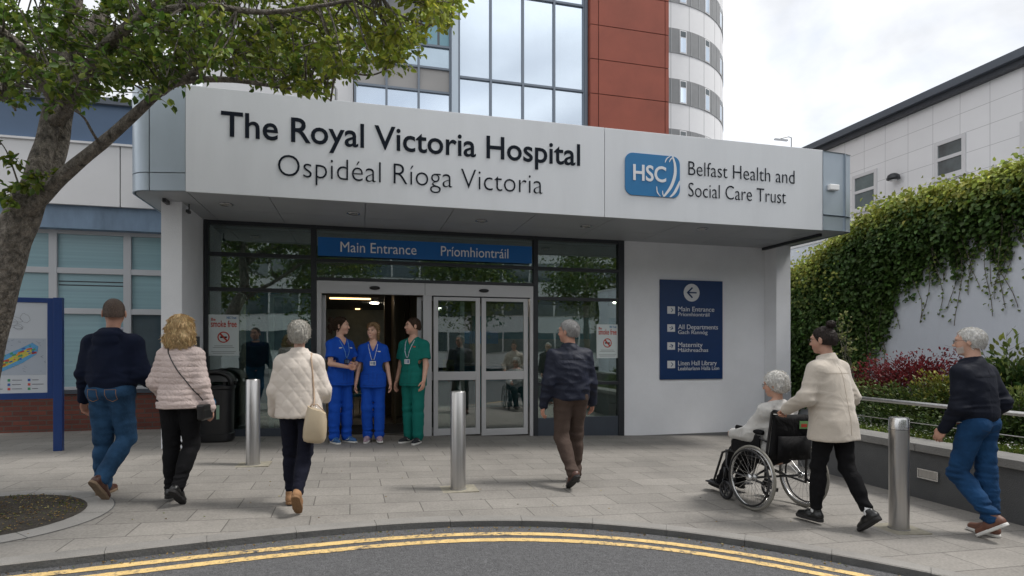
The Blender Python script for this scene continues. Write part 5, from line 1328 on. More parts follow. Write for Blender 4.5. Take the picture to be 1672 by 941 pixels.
def cast(F0, o_, d_, off=.004):
    o_ = np.array(o_, float); d_ = nv(*d_)
    for i in range(160):
        p = o_+d_*.004*i; g_ = (p-F0.lo)/F0.vox; q = np.floor(g_).astype(int)
        if (q < 0).any() or (q+1 >= F0.n).any(): continue
        f = g_-q; B = F0.D[q[0]:q[0]+2, q[1]:q[1]+2, q[2]:q[2]+2]
        B = B[0]*(1-f[0])+B[1]*f[0]; B = B[0]*(1-f[1])+B[1]*f[1]; v = float(B[0]*(1-f[2])+B[1]*f[2])
        if v < 0: return Vector(p+d_*max(v, -.004)-d_*off)
    return Vector(o_+d_*.2)
M_STRAND = mat('strand', (.3, .3, .3), .55, attr='col', spec=.3)
def person(name_l, cat_label, loc, heading, scale, spec, group=None):
    """loc: point on the ground under the pelvis; heading clockwise from +Y; spec: pose and clothing"""
    X, Y = loc; g = gz(X)+spec.get('lift', 0)
    root = thing('person', cat_label, 'person', (X, Y, g), -R(heading), group); root.scale = (scale,)*3
    S = spec; fem = S.get('fem', 0); bk = S.get('bulk', 1.0)
    lean = math.tan(R(S.get('lean', 0))); seated = S.get('seated', False)
    TH, SH = .435, .425
    # ---- skeleton
    J = {}; HZ_ = S.get('hipz', None)
    legs = {}
    for sd, key in ((-1, 'L'), (1, 'R')):
        p, kn, fp, spl = S['leg'+key][:4]; side = S['leg'+key][4] if len(S['leg'+key]) > 4 else 0
        hip = np.array([sd*.088*bk**.5, 0, 0.]); yaw = R(spl)*sd
        p_, kn_ = R(p), R(kn)
        fw = np.array([math.sin(yaw), math.cos(yaw), 0]); lat = np.array([1., 0, 0])
        td = fw*math.sin(p_)+np.array([0, 0, -1])*math.cos(p_)+lat*math.sin(R(side))*sd; td /= np.linalg.norm(td)
        knee = hip+td*TH
        q = p_-kn_; sdv = fw*math.sin(q)+np.array([0, 0, -1])*math.cos(q)+lat*math.sin(R(side))*sd*.6; sdv /= np.linalg.norm(sdv)
        ank = knee+sdv*SH
        fdir = fw*math.cos(R(fp))-np.array([0, 0, 1])*math.sin(R(fp)); fup = fw*math.sin(R(fp))+np.array([0, 0, 1])*math.cos(R(fp))
        legs[key] = [hip, knee, ank, fdir, fup]
    low_ = 1e9
    for k, (h, kn, an, fd, fu) in legs.items():
        for t_ in (-.06, .17): low_ = min(low_, (an-fu*.088+fd*t_)[2])
    zoff = -low_ if HZ_ is None else HZ_
    for k in legs: legs[k][0] = legs[k][0]+[0, 0, zoff]; legs[k][1] = legs[k][1]+[0, 0, zoff]; legs[k][2] = legs[k][2]+[0, 0, zoff]
    H = zoff                                     # hip height
    def sp(z): return (z-.93)*lean if z > .93 else 0.   # z in reference standing frame
    dz = H-.925
    def T(p):                                     # reference torso point to posed
        return np.array([p[0], p[1]+sp(p[2]), p[2]+dz])
    shw = S.get('shw', .168 if fem else .19)
    arms = {}
    for sd, key in ((-1, 'L'), (1, 'R')):
        a = S['arm'+key]       # pitch, abduct, elbow bend, inward
        sh = T([sd*shw*.90, -.012, 1.375])
        p_, ab, eb, inn = map(R, a[:4])
        up = nv(sd*math.sin(ab), math.sin(p_)*math.cos(ab), -math.cos(p_)*math.cos(ab))
        el = sh+up*.285
        fo = nv(sd*math.sin(ab)*math.cos(eb)-sd*math.sin(inn), math.sin(p_+eb)*math.cos(inn), -math.cos(p_+eb)*math.cos(inn))
        if 'wrist'+key in S:     # explicit wrist target (local)
            w_ = np.array(S['wrist'+key], float); dvec = w_-sh; L = min(np.linalg.norm(dvec), .53); dn = dvec/np.linalg.norm(dvec)
            a_, b_ = .285, .25; xx = (a_*a_-b_*b_+L*L)/(2*L); hh = math.sqrt(max(a_*a_-xx*xx, 0)); pole = np.array(S.get('pole'+key, (sd*.6, -.6, -.6)), float); pole -= dn*(pole@dn); pole /= np.linalg.norm(pole)
            el = sh+dn*xx+pole*hh; wr = sh+dn*L; fo = nv(*(wr-el))
        else: wr = el+fo*.25
        arms[key] = (sh, el, wr, fo)
    # ---- body
    skin = np.array(S.get('skin', (.42, .235, .165)))
    F_ = Field((-.75, -.65, -.02), (.75, .85, 1.95), .0075)
    tz0 = 0.
    prof = [(.86, .145, .10), (.95, .15, .105), (1.08, .125, .09), (1.25, .145, .10), (1.38, .15, .095), (1.44, .10, .07)]
    for (z0, a0, b0), (z1, a1, b1) in zip(prof[:-1], prof[1:]):
        F_.ell(T([0, 0, (z0+z1)/2]), ((a0+a1)/2*bk*.92, (b0+b1)/2*bk*.92, .09), .04)
    for k, (h, kn, an, fd, fu) in legs.items():
        F_.cone(h, kn, .07, .045, .03); F_.cone(kn, an, .045, .034, .02); F_.cone(an-fu*.02, an+fd*.12-fu*.055, .032, .022, .02)
    for k, (sh, el, wr, fo) in arms.items():
        F_.cone(sh, el, .045, .037*(.95 if fem else 1.05), .03); F_.cone(el, wr, .038*(.95 if fem else 1.08), .0255, .02)
    # neck and head
    hy, hp, hr = map(R, S.get('head', (0, 0, 0)))     # yaw left +, pitch down +, roll
    piv = T([0, -.01, 1.53]); RM = rotm((0, 0, 1), hy) @ rotm((1, 0, 0), -hp) @ rotm((0, 1, 0), hr)
    hs = S.get('hs', 1.0)*1.07
    def Hd(p): return piv+RM @ ((np.array(p, float)-[0, -.01, 1.53])*hs)
    F_.cone(T([0, -.02, 1.42]), Hd([0, -.015, 1.60]), .062 if not fem else .052, .054 if not fem else .047, .03)
    body_lo, body_hi = None, None
    # head on its own fine grid, merged back as one mesh later
    HF = Field(piv+[-.17, -.17, -.13], piv+[.17, .17, .27], .004)
    def hc(a, b, ra, rb, k=.01, op='u'): HF.cone(Hd(a), Hd(b), ra*hs, rb*hs, k, op)
    def he(c, r, k=.015, op='u'): HF.ell(Hd(c), np.array(r)*hs, k, RM, op)
    jw = 1.0 if not fem else .92
    HF.cone(T([0, -.02, 1.40]), Hd([0, -.018, 1.60]), .062 if not fem else .052, .054 if not fem else .047, 0)
    he((0, -.012, 1.665), (.0715, .096, .088), .0); he((0, .022, 1.60), (.054*jw, .066, .068), .03); he((0, .060, 1.556), (.026*jw, .026, .02), .025)
    he((.03, .045, 1.615), (.028, .035, .035), .03); he((-.03, .045, 1.615), (.028, .035, .035), .03)
    he((0, .074, 1.675), (.05, .018, .012), .02)                                         # brow
    hc((0, .082, 1.655), (0, .104, 1.622), .007, .0125, .012); he((.011, .094, 1.617), (.008, .009, .007), .008); he((-.011, .094, 1.617), (.008, .009, .007), .008)
    he((.03, .092, 1.652), (.016, .012, .010), .014, 's'); he((-.03, .092, 1.652), (.016, .012, .010), .014, 's')
    he((0, .086, 1.588), (.021, .011, .0055), .008); he((0, .084, 1.579), (.018, .011, .006), .008)
    for q in (-1, 1):
        he((q*.076, -.012, 1.635), (.008, .018, .031), .006); he((q*.074, -.006, 1.628), (.010, .008, .012), .006)
        he((q*.030, .078, 1.652), (.0125, .012, .0115), .002)
    lips = S.get('lips', (.42, .13, .12)); brow = np.array(S.get('brow', (.12, .07, .045)))
    Ri = RM.T
    def hcol(V):
        L = ((V-piv) @ RM)/hs+[0, -.01, 1.53]; C = np.tile(skin, (len(V), 1)); x, y, z = L.T
        def blend(m, c): return C*(1-m[:, None])+np.array(c)*m[:, None]
        m = np.clip(1.4-((x/.024)**2+((z-1.583)/.0085)**2), 0, 1)*(y > .07); C = blend(m*.8, lips)
        m = np.clip(1.2-(((np.abs(x)-.045)/.022)**2+((z-1.60)/.022)**2), 0, 1)*(y > .03); C = blend(m*.30, (.52, .20, .15))
        m = np.clip(1.3-(((np.abs(x)-.031)/.020)**2+((z-1.676+.12*(np.abs(x)-.03)**1)/.0052)**2), 0, 1)*(y > .05); C = blend(m*.85, brow)
        e_ = np.clip(1.2-(((np.abs(x)-.030)/.0145)**2+((z-1.6525)/.0075)**2), 0, 1)*(y > .07); C = blend(e_*.8, (.50, .45, .42))
        e_ = np.clip(1.6-(((np.abs(x)-.030)/.0065)**2+((z-1.6525)/.0065)**2), 0, 1)*(y > .08); C = blend(e_, (.05, .03, .02))
        m = np.clip(1.3-(((np.abs(x)-.030)/.018)**2+((z-1.660)/.0028)**2), 0, 1)*(y > .07); C = blend(m*.8, (.06, .035, .03))
        if S.get('smile'):
            m = np.clip(1.4-((x/.014)**2+((z-1.5835)/.0030)**2), 0, 1)*(y > .07); C = blend(m*.9, (.75, .72, .68))
        if 'beard' in S:
            m = np.clip((1.606-.0*np.abs(x)-z+.35*np.maximum(.05-y, 0))/.012, 0, 1)*np.clip((y-.028)/.012, 0, 1)*np.clip((z-1.540+.25*(y-.06))/.012, 0, 1); mm = np.clip(1.5-((x/.02)**2+((z-1.583)/.006)**2), 0, 1); C = blend(m*(1-mm)*.75, S['beard'])
            m = np.clip(1.4-((x/.026)**2+((z-1.598)/.006)**2), 0, 1)*(y > .07); C = blend(m*.7, S['beard'])
        if 'stubble' in S:
            m = np.clip((1.605-.3*np.abs(x)-z)/.02, 0, 1)*(z > 1.5); C = blend(m*.35, S['stubble'])
            m = np.clip((z-1.665-.0*y)/.02, 0, 1)*np.clip((.068-y)/.02, 0, 1)+np.clip((z-1.60)/.02, 0, 1)*np.clip((-.03-y)/.02, 0, 1); C = blend(np.clip(m, 0, 1)*.0, S['stubble'])
        return C
    # hands with five fingers, each on a fine grid
    meshes = []
    for sd, key in ((-1, 'L'), (1, 'R')):
        sh, el, wr, fo = arms[key]; hk = S.get('hand'+key, 'relax')
        if hk == 'pocket': continue
        inward = np.array([-sd, 0, 0.]); nrm = inward-fo*(inward@fo)
        if hk == 'grip': nrm = np.array([0, 0, -1.])-fo*(-fo[2])
        if hk == 'clasp': nrm = np.array([-sd*.3, -1., .2]); nrm -= fo*(nrm@fo)
        nrm /= np.linalg.norm(nrm); th = np.cross(nrm, fo)*(1 if sd < 0 else -1)
        # thumb on the forward side for a hanging hand
        if hk == 'relax' and th[1] < 0: th = -th
        if hk in ('grip', 'clasp') and th[0]*-sd < 0 and hk == 'grip': th = -th
        if hk == 'clasp' and th[2] < 0: th = -th
        hf = Field(wr-.16, wr+.22, .004); fs_ = .94 if fem else 1.05
        hf.cone(wr-fo*.05, wr+fo*.012, .028, .024, 0)
        MM = np.stack([fo, th, nrm], 1)
        hf.ell(wr+fo*.052, np.array((.054, .040, .0155))*fs_, .012, MM)
        curl0 = {'relax': 22, 'grip': 72, 'clasp': 48}[hk]
        for i, (off, ln) in enumerate(((.029, .068), (.0105, .078), (-.009, .073), (-.027, .058))):
            p0 = wr+fo*(.085-.004*abs(i-1.2))*fs_+th*off*fs_; d0 = fo.copy(); r_ = .0086*fs_
            c0 = R(curl0+4*i)
            for j, part in enumerate((.42, .32, .26)):
                ang = c0*(1 if j == 0 else (1.0+.9*j if hk != 'relax' else 1+.7*j)); ang = min(ang, R(190))
                d = fo*math.cos(ang)+nrm*math.sin(ang)+th*(off*.9)*(1 if j == 0 else .3); d /= np.linalg.norm(d)
                p1 = p0+d*ln*fs_*part*1.05; hf.cone(p0-(fo*.02 if j == 0 else 0), p1, r_, r_*.92, .004); p0 = p1; r_ *= .92
        tb = wr+fo*.022+th*.022; t1 = tb+nv(*(fo*.7+th*.75+nrm*.35))*.036*fs_; t2 = t1+nv(*(fo*.95+th*.2+nrm*(.5 if hk == 'relax' else .9)))*.028*fs_; t3 = t2+nv(*(fo*.9+nrm*(.6 if hk == 'relax' else 1.)))*.022*fs_
        hf.cone(tb, t1, .0145, .0105, .012); hf.cone(t1, t2, .0105, .0095, .003); hf.cone(t2, t3, .0095, .008, .003)
        meshes.append(hf)
    def scol(V):
        return np.tile(skin, (len(V), 1))
    # cut the coarse body away where the fine grids take over, then join into one mesh object
    hf_objs = []
    hm = HF.mesh('head_tmp', M_SKIN, None, hcol)
    F_.plane((0, 0, 5), (0, 0, 1))
    bo = F_.mesh('body', M_SKIN, None, scol)
    for hf in meshes: hf_objs.append(hf.mesh('hand_tmp', M_SKIN, None, lambda V: np.tile(skin*[1.0, .92, .90], (len(V), 1))))
    bm = bmesh.new()
    for o in [bo, hm]+hf_objs: bm.from_mesh(o.data)
    bm.to_mesh(bo.data); bm.free()
    for o in [hm]+hf_objs:
        me = o.data; bpy.data.objects.remove(o); bpy.data.meshes.remove(me)
    bo.parent = root
    # ---- trousers
    tr_ = S['trousers']; TF = Field((-.42, -.62, -.02), (.42, .80, 1.2), .0085)
    rh, rk, ra = tr_.get('r', (.098, .070, .056)); rh *= bk**.6
    hipw = tr_.get('hip', .155)
    TF.ell(T([0, -.012, .955]), (hipw*bk, .118*bk, .12), 0); TF.ell(T([0, 0, 1.02]), (.148*bk, .105*bk, .08), .05)
    bt = tr_.get('butt', .02)
    for sd, key in ((-1, 'L'), (1, 'R')):
        h, kn, an, fd, fu = legs[key]
        if not seated: TF.ell(h+[0, -.055, .01], (.085*bk, .075, .09), .04)
        TF.cone(h+[sd*-.004, -.008, .0], kn, rh, rk, .045 if key == 'L' else .028); TF.cone(kn, an+(an-kn)*tr_.get('ext', .0), rk, ra, .03)
        calf = kn+(an-kn)*.28; bkd = -fd+fu*(fd@fu)
        TF.cone(calf-fd*.012, kn+(an-kn)*.55-fd*.008, rk*.96, rk*.86, .03)
    if tr_.get('top') is not None: TF.plane((0, 0, tr_['top']+dz), (0, 0, 1))
    else: TF.plane((0, 0, 1.06+dz), (0, 0, 1))
    for key in 'LR':     # open cuff cut
        h, kn, an, fd, fu = legs[key]; sv = nv(*(an-kn)); cut = an+sv*tr_.get('cuff', .02); c_ = cut
        def fn(X_, Y_, Z_, c_=c_, sv=sv, kn=kn, an=an):
            q = (X_-c_[0])*sv[0]+(Y_-c_[1])*sv[1]+(Z_-c_[2])*sv[2]; near = np.sqrt((X_-an[0])**2+(Y_-an[1])**2+(Z_-an[2])**2)-.13
            return np.minimum(q, 1.)*1.0+np.where(near > 0, -2., 0.)
        TF.cutfn(fn)
    amp = tr_.get('fold', .0035)
    f1 = folds(amp, (9, 9, 20), seed=int(abs(X*100)) % 97); f2 = folds(amp*1.5, (8, 8, 46), seed=int(abs(Y*130)) % 89+1)
    kz = [legs[k][1] for k in 'LR']; az_ = [legs[k][2] for k in 'LR']
    def tdisp(x, y, z):
        wgt = 0
        for q in kz: wgt = wgt+np.exp(-((x-q[0])**2+(y-q[1])**2+(z-q[2])**2)/.012)
        for q in az_: wgt = wgt+1.5*np.exp(-((x-q[0])**2+(y-q[1])**2+(z-q[2]-.05)**2)/.012)
        wgt = np.clip(wgt, .12, 1.5)
        return -f1(x, y, z)*.8-f2(x, y, z)*wgt*1.25
    TF.disp(tdisp); to = TF.mesh('trousers', tr_['mat'], root)
    # ---- shoes
    for key in 'LR':
        h, kn, an, fd, fu = legs[key]; sf = S['shoes']; side = np.cross(fd, fu); o_ = an-fu*.088
        def W(f, s_, u): return o_+fd*f+side*s_+fu*u
        L_ = sf.get('len', 1.0)
        sF = Field(an+np.array([-.26, -.26, -.26]), an+np.array([.26, .26, .2]), .0055)
        sF.cone(W(-.035, 0, .048), W(.06, 0, .048), .040, .043, 0); sF.cone(W(.05, 0, .047), W(.155*L_, .004, .034), .043, .032, .02)
        sF.cone(W(-.02, 0, .06), W(-.012, 0, .105), .038, .040, .025)
        if sf.get('high'): sF.cone(W(-.012, 0, .09), W(-.015, 0, .14), .042, .043, .01)
        sF.plane(W(0, 0, .022), -fu); sF.plane(W(0, 0, sf.get('topz', .115)), fu)
        if not sf.get('high'): sF.cone(W(-.012, 0, .125), W(-.010, 0, .09), .031, .026, .004, op='s')
        so = sF.mesh('shoe', sf['mat'], root)
        kF = Field(an+np.array([-.26, -.26, -.26]), an+np.array([.26, .26, .2]), .005)
        th_ = sf.get('sole', .013)
        def fn(X_, Y_, Z_, th_=th_):
            px, py, pz = X_-o_[0], Y_-o_[1], Z_-o_[2]; f = px*fd[0]+py*fd[1]+pz*fd[2]; s_ = px*side[0]+py*side[1]+pz*side[2]; u = px*fu[0]+py*fu[1]+pz*fu[2]
            h_ = np.clip(f, -.035, .160*L_); rr = .040+.007*np.clip((h_-.0)/.12, 0, 1)-.012*np.clip((h_-.10)/.06, 0, 1); d2 = np.sqrt((f-h_)**2+s_**2)-rr
            ar = .006*np.exp(-((f-.045)/.025)**2) if sf.get('heel') else 0
            return np.maximum(d2, np.abs(u-th_)-th_+ar)
        kF.add(fn, an-.24, an+.24); kF.mesh('sole', sf['smat'], so)
        if sf.get('flash') is not None:
            for q in (-1, 1):
                mb = MB(); pts = [W(.02, q*.0435, .05), W(.055, q*.0455, .042), W(.085, q*.044, .062)]; mb.tube([Vector(p) for p in pts], .0045, 5); mb.build('shoe_stripe', sf['flash'], so)
        if sf.get('lace') is not None:
            mb = MB()
            for q in (.055, .075, .095): mb.tube([Vector(W(q, -.022, .088-.45*(q-.055))), Vector(W(q, 0, .094-.45*(q-.055))), Vector(W(q, .022, .088-.45*(q-.055)))], .0028, 5)
            mb.build('laces', sf['lace'], so)
        if S.get('socks') is not None:
            mb = MB(); sv = nv(*(an-kn)); mb.tube([Vector(an-sv*.06), Vector(an-sv*.0), Vector(an+sv*.03)], [.041, .040, .036], 14); mb.build('sock', S['socks'], root, smooth=True)
    # ---- top garment
    tp = S['top']; tp['prof'] = [(p[0],)+((p[1]*(1 if p[0] < 1.22 else .95 if p[0] < 1.3 else .86 if p[0] < 1.39 else .80 if p[0] < 1.44 else .92)),)+tuple(p[2:]) for p in tp['prof']]; vx_ = tp.get('vox', .0075); JF = Field((-.62, -.45, .45), (.62, .75, 1.68), vx_) if True else None
    JF = Field((-.66, -.48, .40+min(dz, 0)), (.66, .80, 1.66+max(dz, 0)), vx_)
    pf = tp['prof']; zs_ = [p[0] for p in pf]
    def tor(X_, Y_, Z_):
        zr_ = Z_-dz; A = np.interp(zr_, zs_, [p[1] for p in pf]).astype(np.float32); B = np.interp(zr_, zs_, [p[2] for p in pf]).astype(np.float32); cy = np.interp(zr_, zs_, [(p[3] if len(p) > 3 else 0.) for p in pf])+np.maximum(zr_-.93, 0)*lean
        ex = 2.35; k = ((np.abs(X_)/A)**ex+(np.abs(Y_-cy)/B)**ex)**(1/ex)
        return np.maximum(np.maximum((k-1)*np.minimum(A, B)*.95, zr_-zs_[-1]), zs_[0]-zr_)
    JF.add(tor, (-.35, -.4, zs_[0]+dz-.02), (.35, .45, zs_[-1]+dz+.02), 0)
    rs_, re_, rw_ = tp.get('sleeve', (.078, .066, .050))
    for sd, key in ((-1, 'L'), (1, 'R')):
        sh, el, wr, fo = arms[key]
        JF.cone(T([sd*.035, -.02, 1.462]), sh+[0, 0, .005], .038, rs_*.80, .05)
        if tp.get('short'):
            sv = nv(*(el-sh)); e_ = sh+(el-sh)*tp['short']; JF.cone(sh, e_+sv*.05, rs_*.88, rs_*1.05, .05)
        else:
            JF.cone(sh, el, rs_*.90, re_, .05); JF.cone(el, wr-fo*tp.get('cuff', .0), re_, rw_, .03)
    if tp.get('short'):
        for key in 'LR':
            sh, el, wr, fo = arms[key]; sv = nv(*(el-sh)); e_ = sh+(el-sh)*tp['short']
            def fn(X_, Y_, Z_, sv=sv, e_=e_): return np.where(np.sqrt((X_-e_[0]-sv[0]*.06)**2+(Y_-e_[1]-sv[1]*.06)**2+(Z_-e_[2]-sv[2]*.06)**2) < .112, (X_-e_[0])*sv[0]+(Y_-e_[1])*sv[1]+(Z_-e_[2])*sv[2], -1.)
            JF.cutfn(fn)
            # clean arm hole and ring of cloth edge
            JF.cone(e_-sv*.02, e_+sv*.08, .046, .060, .0, op='s')
    if tp.get('collar'):
        ch, cr = tp['collar']; JF.cone(T([0, -.012, 1.45]), T([0, .0, 1.475+ch]), cr+.012, cr, .025); JF.plane(T([0, 0, 1.475+ch]), (0, .25, 1)); JF.cone(T([0, -.0, 1.52+ch*.3]), T([0, .004, 1.475+ch+.05]), cr-.016, cr-.008, .0, op='s')
    if tp.get('hood'):
        JF.ell(T([0, -.085, 1.455]), (.135, .065, .052), .03); JF.ell(T([0, -.06, 1.49]), (.105, .07, .045), .02)
        JF.ell(T([0, -.02, 1.545]), (.078, .062, .055), .012, op='s')
    if tp.get('vneck'):
        vd = tp['vneck']
        def fn(X_, Y_, Z_):
            t_ = (Z_-dz-(1.49-vd))/vd; w_ = .062*np.clip(t_, 0, 1.2)
            return np.maximum(np.maximum(np.abs(X_)-w_, (1.49-vd)-(Z_-dz)), -(Y_-sp(1.4)+.0))
        JF.add(fn, (-.1, 0, 1.49-vd+dz), (.1, .3, 1.55+dz), .0, op='s'); JF.cone(T([0, -.01, 1.47]), T([0, .0, 1.6]), .060, .075, .006, op='s')
    if 'extra' in tp: tp['extra'](JF, T, dz, arms)
    a2 = tp.get('fold', .004); g1 = folds(a2, tp.get('fsc', (11, 11, 16)), seed=int(abs(X*77+Y*31)) % 91); g2 = folds(a2*1.2, (9, 9, 38), seed=int(abs(X*57+Y*11)) % 91+2)
    def jd(x, y, z):
        r_ = -g1(x, y, z)
        for k in 'LR':
            q = arms[k][1]; r_ = r_-1.1*g2(x, y, z)*np.exp(-((x-q[0])**2+(y-q[1])**2+(z-q[2])**2)/.018)
        r_ = r_-g2(x, y, z)*.5*np.exp(-((z-dz-tp.get('waist', 1.06))/.07)**2)
        if tp.get('puff'):
            pz_, pa = tp['puff']; zz_ = z-dz-.03*np.abs(x)
            r_ = r_-pa*(np.abs(np.sin(math.pi*zz_/pz_))**.6-.6)
        if tp.get('quilt'):
            pz_, pa = tp['quilt']; u = (x+y*.6)+.72*(z-dz); v_ = (x+y*.6)-.72*(z-dz); r_ = r_-pa*(np.minimum(np.abs(np.sin(math.pi*u/pz_)), np.abs(np.sin(math.pi*v_/pz_)))**.5-.5)
        if tp.get('rib'):
            z0_ = tp['rib']; r_ = r_+np.where(z-dz < z0_, .007, 0)
        return r_
    JF.disp(jd); info_cast = lambda o_, d_, F0=JF: cast(F0, o_, d_); jo = JF.mesh(tp.get('name', 'jacket'), tp['mat'], root)
    # ---- hair
    hr_ = S.get('hair')
    if hr_:
        hv = .0045; XF = Field(piv+[-.22, -.26, -.25], piv+[.22, .2, .30], hv)
        def xe(c, r, k=.015, op='u'): XF.ell(Hd(c), np.array(r)*hs, k, RM, op)
        def xc(a, b, ra, rb, k=.01, op='u'): XF.cone(Hd(a), Hd(b), ra*hs, rb*hs, k, op)
        t_ = hr_.get('t', .008); xe((0, -.016, 1.667), (.0715+t_, .096+t_, .088+t_), 0)
        xe((0, -.05, 1.625), (.064+t_*.8, .062+t_*.8, .07), .02)
        # hairline: keep behind a plane from forehead to ear, above the nape
        fy = hr_.get('front', .072); bot = hr_.get('nape', 1.575)
        def front_cut(zl_):
            n_ = RM @ nv(0, .86, -.50); p_ = Hd([0, fy, 1.715]); n2_ = RM @ nv(0, 0, 1); p2_ = Hd([0, 0, zl_])
            XF.cutfn(lambda X_, Y_, Z_: np.minimum((X_-p_[0])*n_[0]+(Y_-p_[1])*n_[1]+(Z_-p_[2])*n_[2], (X_-p2_[0])*n2_[0]+(Y_-p2_[1])*n2_[1]+(Z_-p2_[2])*n2_[2]))
        front_cut(1.2)
        if not hr_.get('long'): XF.plane(Hd([0, -.09, bot]), RM @ nv(0, .22, -1))
        for q in (-1, 1): XF.ell(Hd((q*.086, -.006, 1.627)), np.array((.020, .017, .026))*hs, .004, RM, 's') if not hr_.get('cover') else None
        if 'fn' in hr_: hr_['fn'](XF, Hd, xe, xc); front_cut(1.60)
        am = hr_.get('amp', .003); cs = hr_.get('cs', 60); h1 = folds(am, (cs, cs, cs*.4), seed=3); h2 = folds(am*.5, (cs*2.2, cs*2.2, cs), seed=8)
        XF.disp(lambda x, y, z: -h1(x, y, z)-h2(x, y, z)); ho = XF.mesh('hair', hr_['mat'], root)
        # loose strands lying over the hair so its edge is broken
        nvv = len(ho.data.vertices); co = np.empty(nvv*3, dtype=np.float32); ho.data.vertices.foreach_get('co', co); co = co.reshape(-1, 3).astype(float)
        no = np.empty(nvv*3, dtype=np.float32); ho.data.vertex_normals.foreach_get('vector', no); no = no.reshape(-1, 3).astype(float)
        ns = hr_.get('strands', 3800); rr_ = np.random.default_rng(int(abs(X)*1000)+5); ix = rr_.integers(0, nvv, ns); p = co[ix]; nn = no[ix]
        keep = (nn @ (RM @ np.array([0, 0, -1.]))) < .55; p, nn = p[keep], nn[keep]; ns = len(p)
        cen = Hd((0, -.02, 1.70)); flow = RM @ np.array(hr_.get('flow', (0, -.45, -1.))); side_ = (p-cen); side_[:, 2] = 0
        dr = flow[None]+side_*4.+rr_.normal(size=(ns, 3))*hr_.get('mess', .35); dr -= nn*(dr*nn).sum(1, keepdims=True); dr /= np.linalg.norm(dr, axis=1, keepdims=True)+1e-6
        dr += nn*rr_.uniform(-.02, hr_.get('lift', .16), (ns, 1)); Ls = rr_.uniform(.5, 1.2, ns)*hr_.get('slen', .034)
        Vs, Fs = leafset(p+nn*.0005, Ls, dr, nn, wid=.075, fold=.0, rng=rr_)
        hc_ = np.array(hr_['mat'].node_tree.nodes['Principled BSDF'].inputs['Base Color'].default_value[:3]) if not hr_['mat'].get('hc') else np.array(hr_['mat']['hc'])
        cc = hc_[None]*rr_.uniform(.8, 1.7, (ns, 1)); npmesh('hair_strands', Vs, Fs, M_STRAND, ho, smooth=False, attr=leafcol(np.clip(cc, 0, .9)))
    if S.get('glasses'):
        mb = MB(); gm_ = S['glasses']
        for q in (-1, 1):
            c = [Hd((q*.031+.021*math.cos(a), .103-.006*abs(math.cos(a)), 1.650+.016*math.sin(a))) for a in [2*math.pi*k/14 for k in range(15)]]; mb.tube([Vector(v) for v in c], .0016, 5)
            mb.tube([Vector(Hd((q*.052, .098, 1.656))), Vector(Hd((q*.078, .06, 1.656))), Vector(Hd((q*.083, -.005, 1.655))), Vector(Hd((q*.08, -.02, 1.64)))], .0016, 5)
        mb.tube([Vector(Hd((-.010, .105, 1.653))), Vector(Hd((.010, .105, 1.653)))], .0016, 5); mb.build('glasses', gm_, root)
    if S.get('lanyard'):
        la = S['lanyard']; bz = la['z']; fy0 = la.get('y', .125)
        lo_ = MB()
        for q in (1, -1):
            pts_ = [Vector(T([q*.058, -.045, 1.50])), Vector(T([q*.066, .0, 1.487]))]
            for (xx, zz_) in ((.068, 1.44), (.060, 1.39), (.048, 1.34), (.034, 1.28), (.018, 1.22), (.004, bz+.035)):
                c_ = cast(JF, (q*xx, .34, zz_+dz), (0, -1, 0)); pts_.append(c_)
            lo_.tube(pts_, .0048, 6)
        lo = lo_.build('lanyard', la['mat'], root)
        p = np.array(cast(JF, (0, .34, bz-.02+dz), (0, -1, 0), .010)); p[2] = bz+dz; b_ = MB(); b_.box(-.043, .043, p[1]-.003, p[1]+.002, p[2]-.052, p[2]+.012); bd = b_.build('badge', la['bmat'], lo)
        b_ = MB(); b_.box(-.034, -.006, p[1]+.002, p[1]+.004, p[2]-.042, p[2]+.002); b_.box(.0, .034, p[1]+.002, p[1]+.004, p[2]-.012, p[2]-.004); b_.box(.0, .034, p[1]+.002, p[1]+.004, p[2]-.032, p[2]-.022); b_.build('badge_print', la['pmat'], lo)
        b_ = MB(); b_.tube([(0, p[1], p[2]+.012), (0, p[1]-.005, p[2]+.045)], .006, 6); b_.build('clip', M_DARK, lo)
    return root, dict(JF=JF, TF=TF, T=T, Hd=Hd, arms=arms, legs=legs, dz=dz, H=H)
# ================================================================ PEOPLE
HM = dict(brown=hair_mat('hair_brown', (.045, .026, .016)), crop=hair_mat('hair_crop', (.12, .088, .072), 200), blonde=hair_mat('hair_blonde', (.62, .45, .25), 60), dblond=hair_mat('hair_dark_blonde', (.30, .20, .11)), grey=hair_mat('hair_grey', (.46, .44, .40)), white=hair_mat('hair_white', (.68, .66, .62)), dark=hair_mat('hair_dark', (.018, .012, .010)), silver=hair_mat('hair_silver', (.34, .335, .33), 110))
M_NAVY = cloth_mat('navy_hoodie', (.006, .010, .026), .95, sheen=.0, fold=.22)
M_NAVYJ = cloth_mat('navy_nylon', (.004, .007, .020), .65, sheen=.0, fold=.22, fscale=9, spec=.5)
M_NAVYB = cloth_mat('navy_bomber', (.004, .006, .014), .7, fold=.22)
M_DENIM = cloth_mat('denim', (.020, .058, .120), .9, fold=.22, fscale=9, var=.45)
M_DENIM2 = cloth_mat('bright_denim', (.009, .042, .110), .9, fold=.22, fscale=9, var=.35)
M_PUFF = cloth_mat('pink_puffer', (.56, .46, .43), .55, fold=.35, fscale=16, sheen=0, spec=.4, var=.05)
M_QUILT = cloth_mat('cream_quilt', (.60, .54, .48), .6, fold=.08, fscale=12, var=.04)
M_FLEECE = cloth_mat('cream_fleece', (.47, .42, .36), .95, fold=.22, fscale=6, sheen=.3, var=.07)
M_CARDI = cloth_mat('grey_cardigan', (.47, .46, .44), .95, fold=.22, fscale=9, sheen=.2, var=.07)
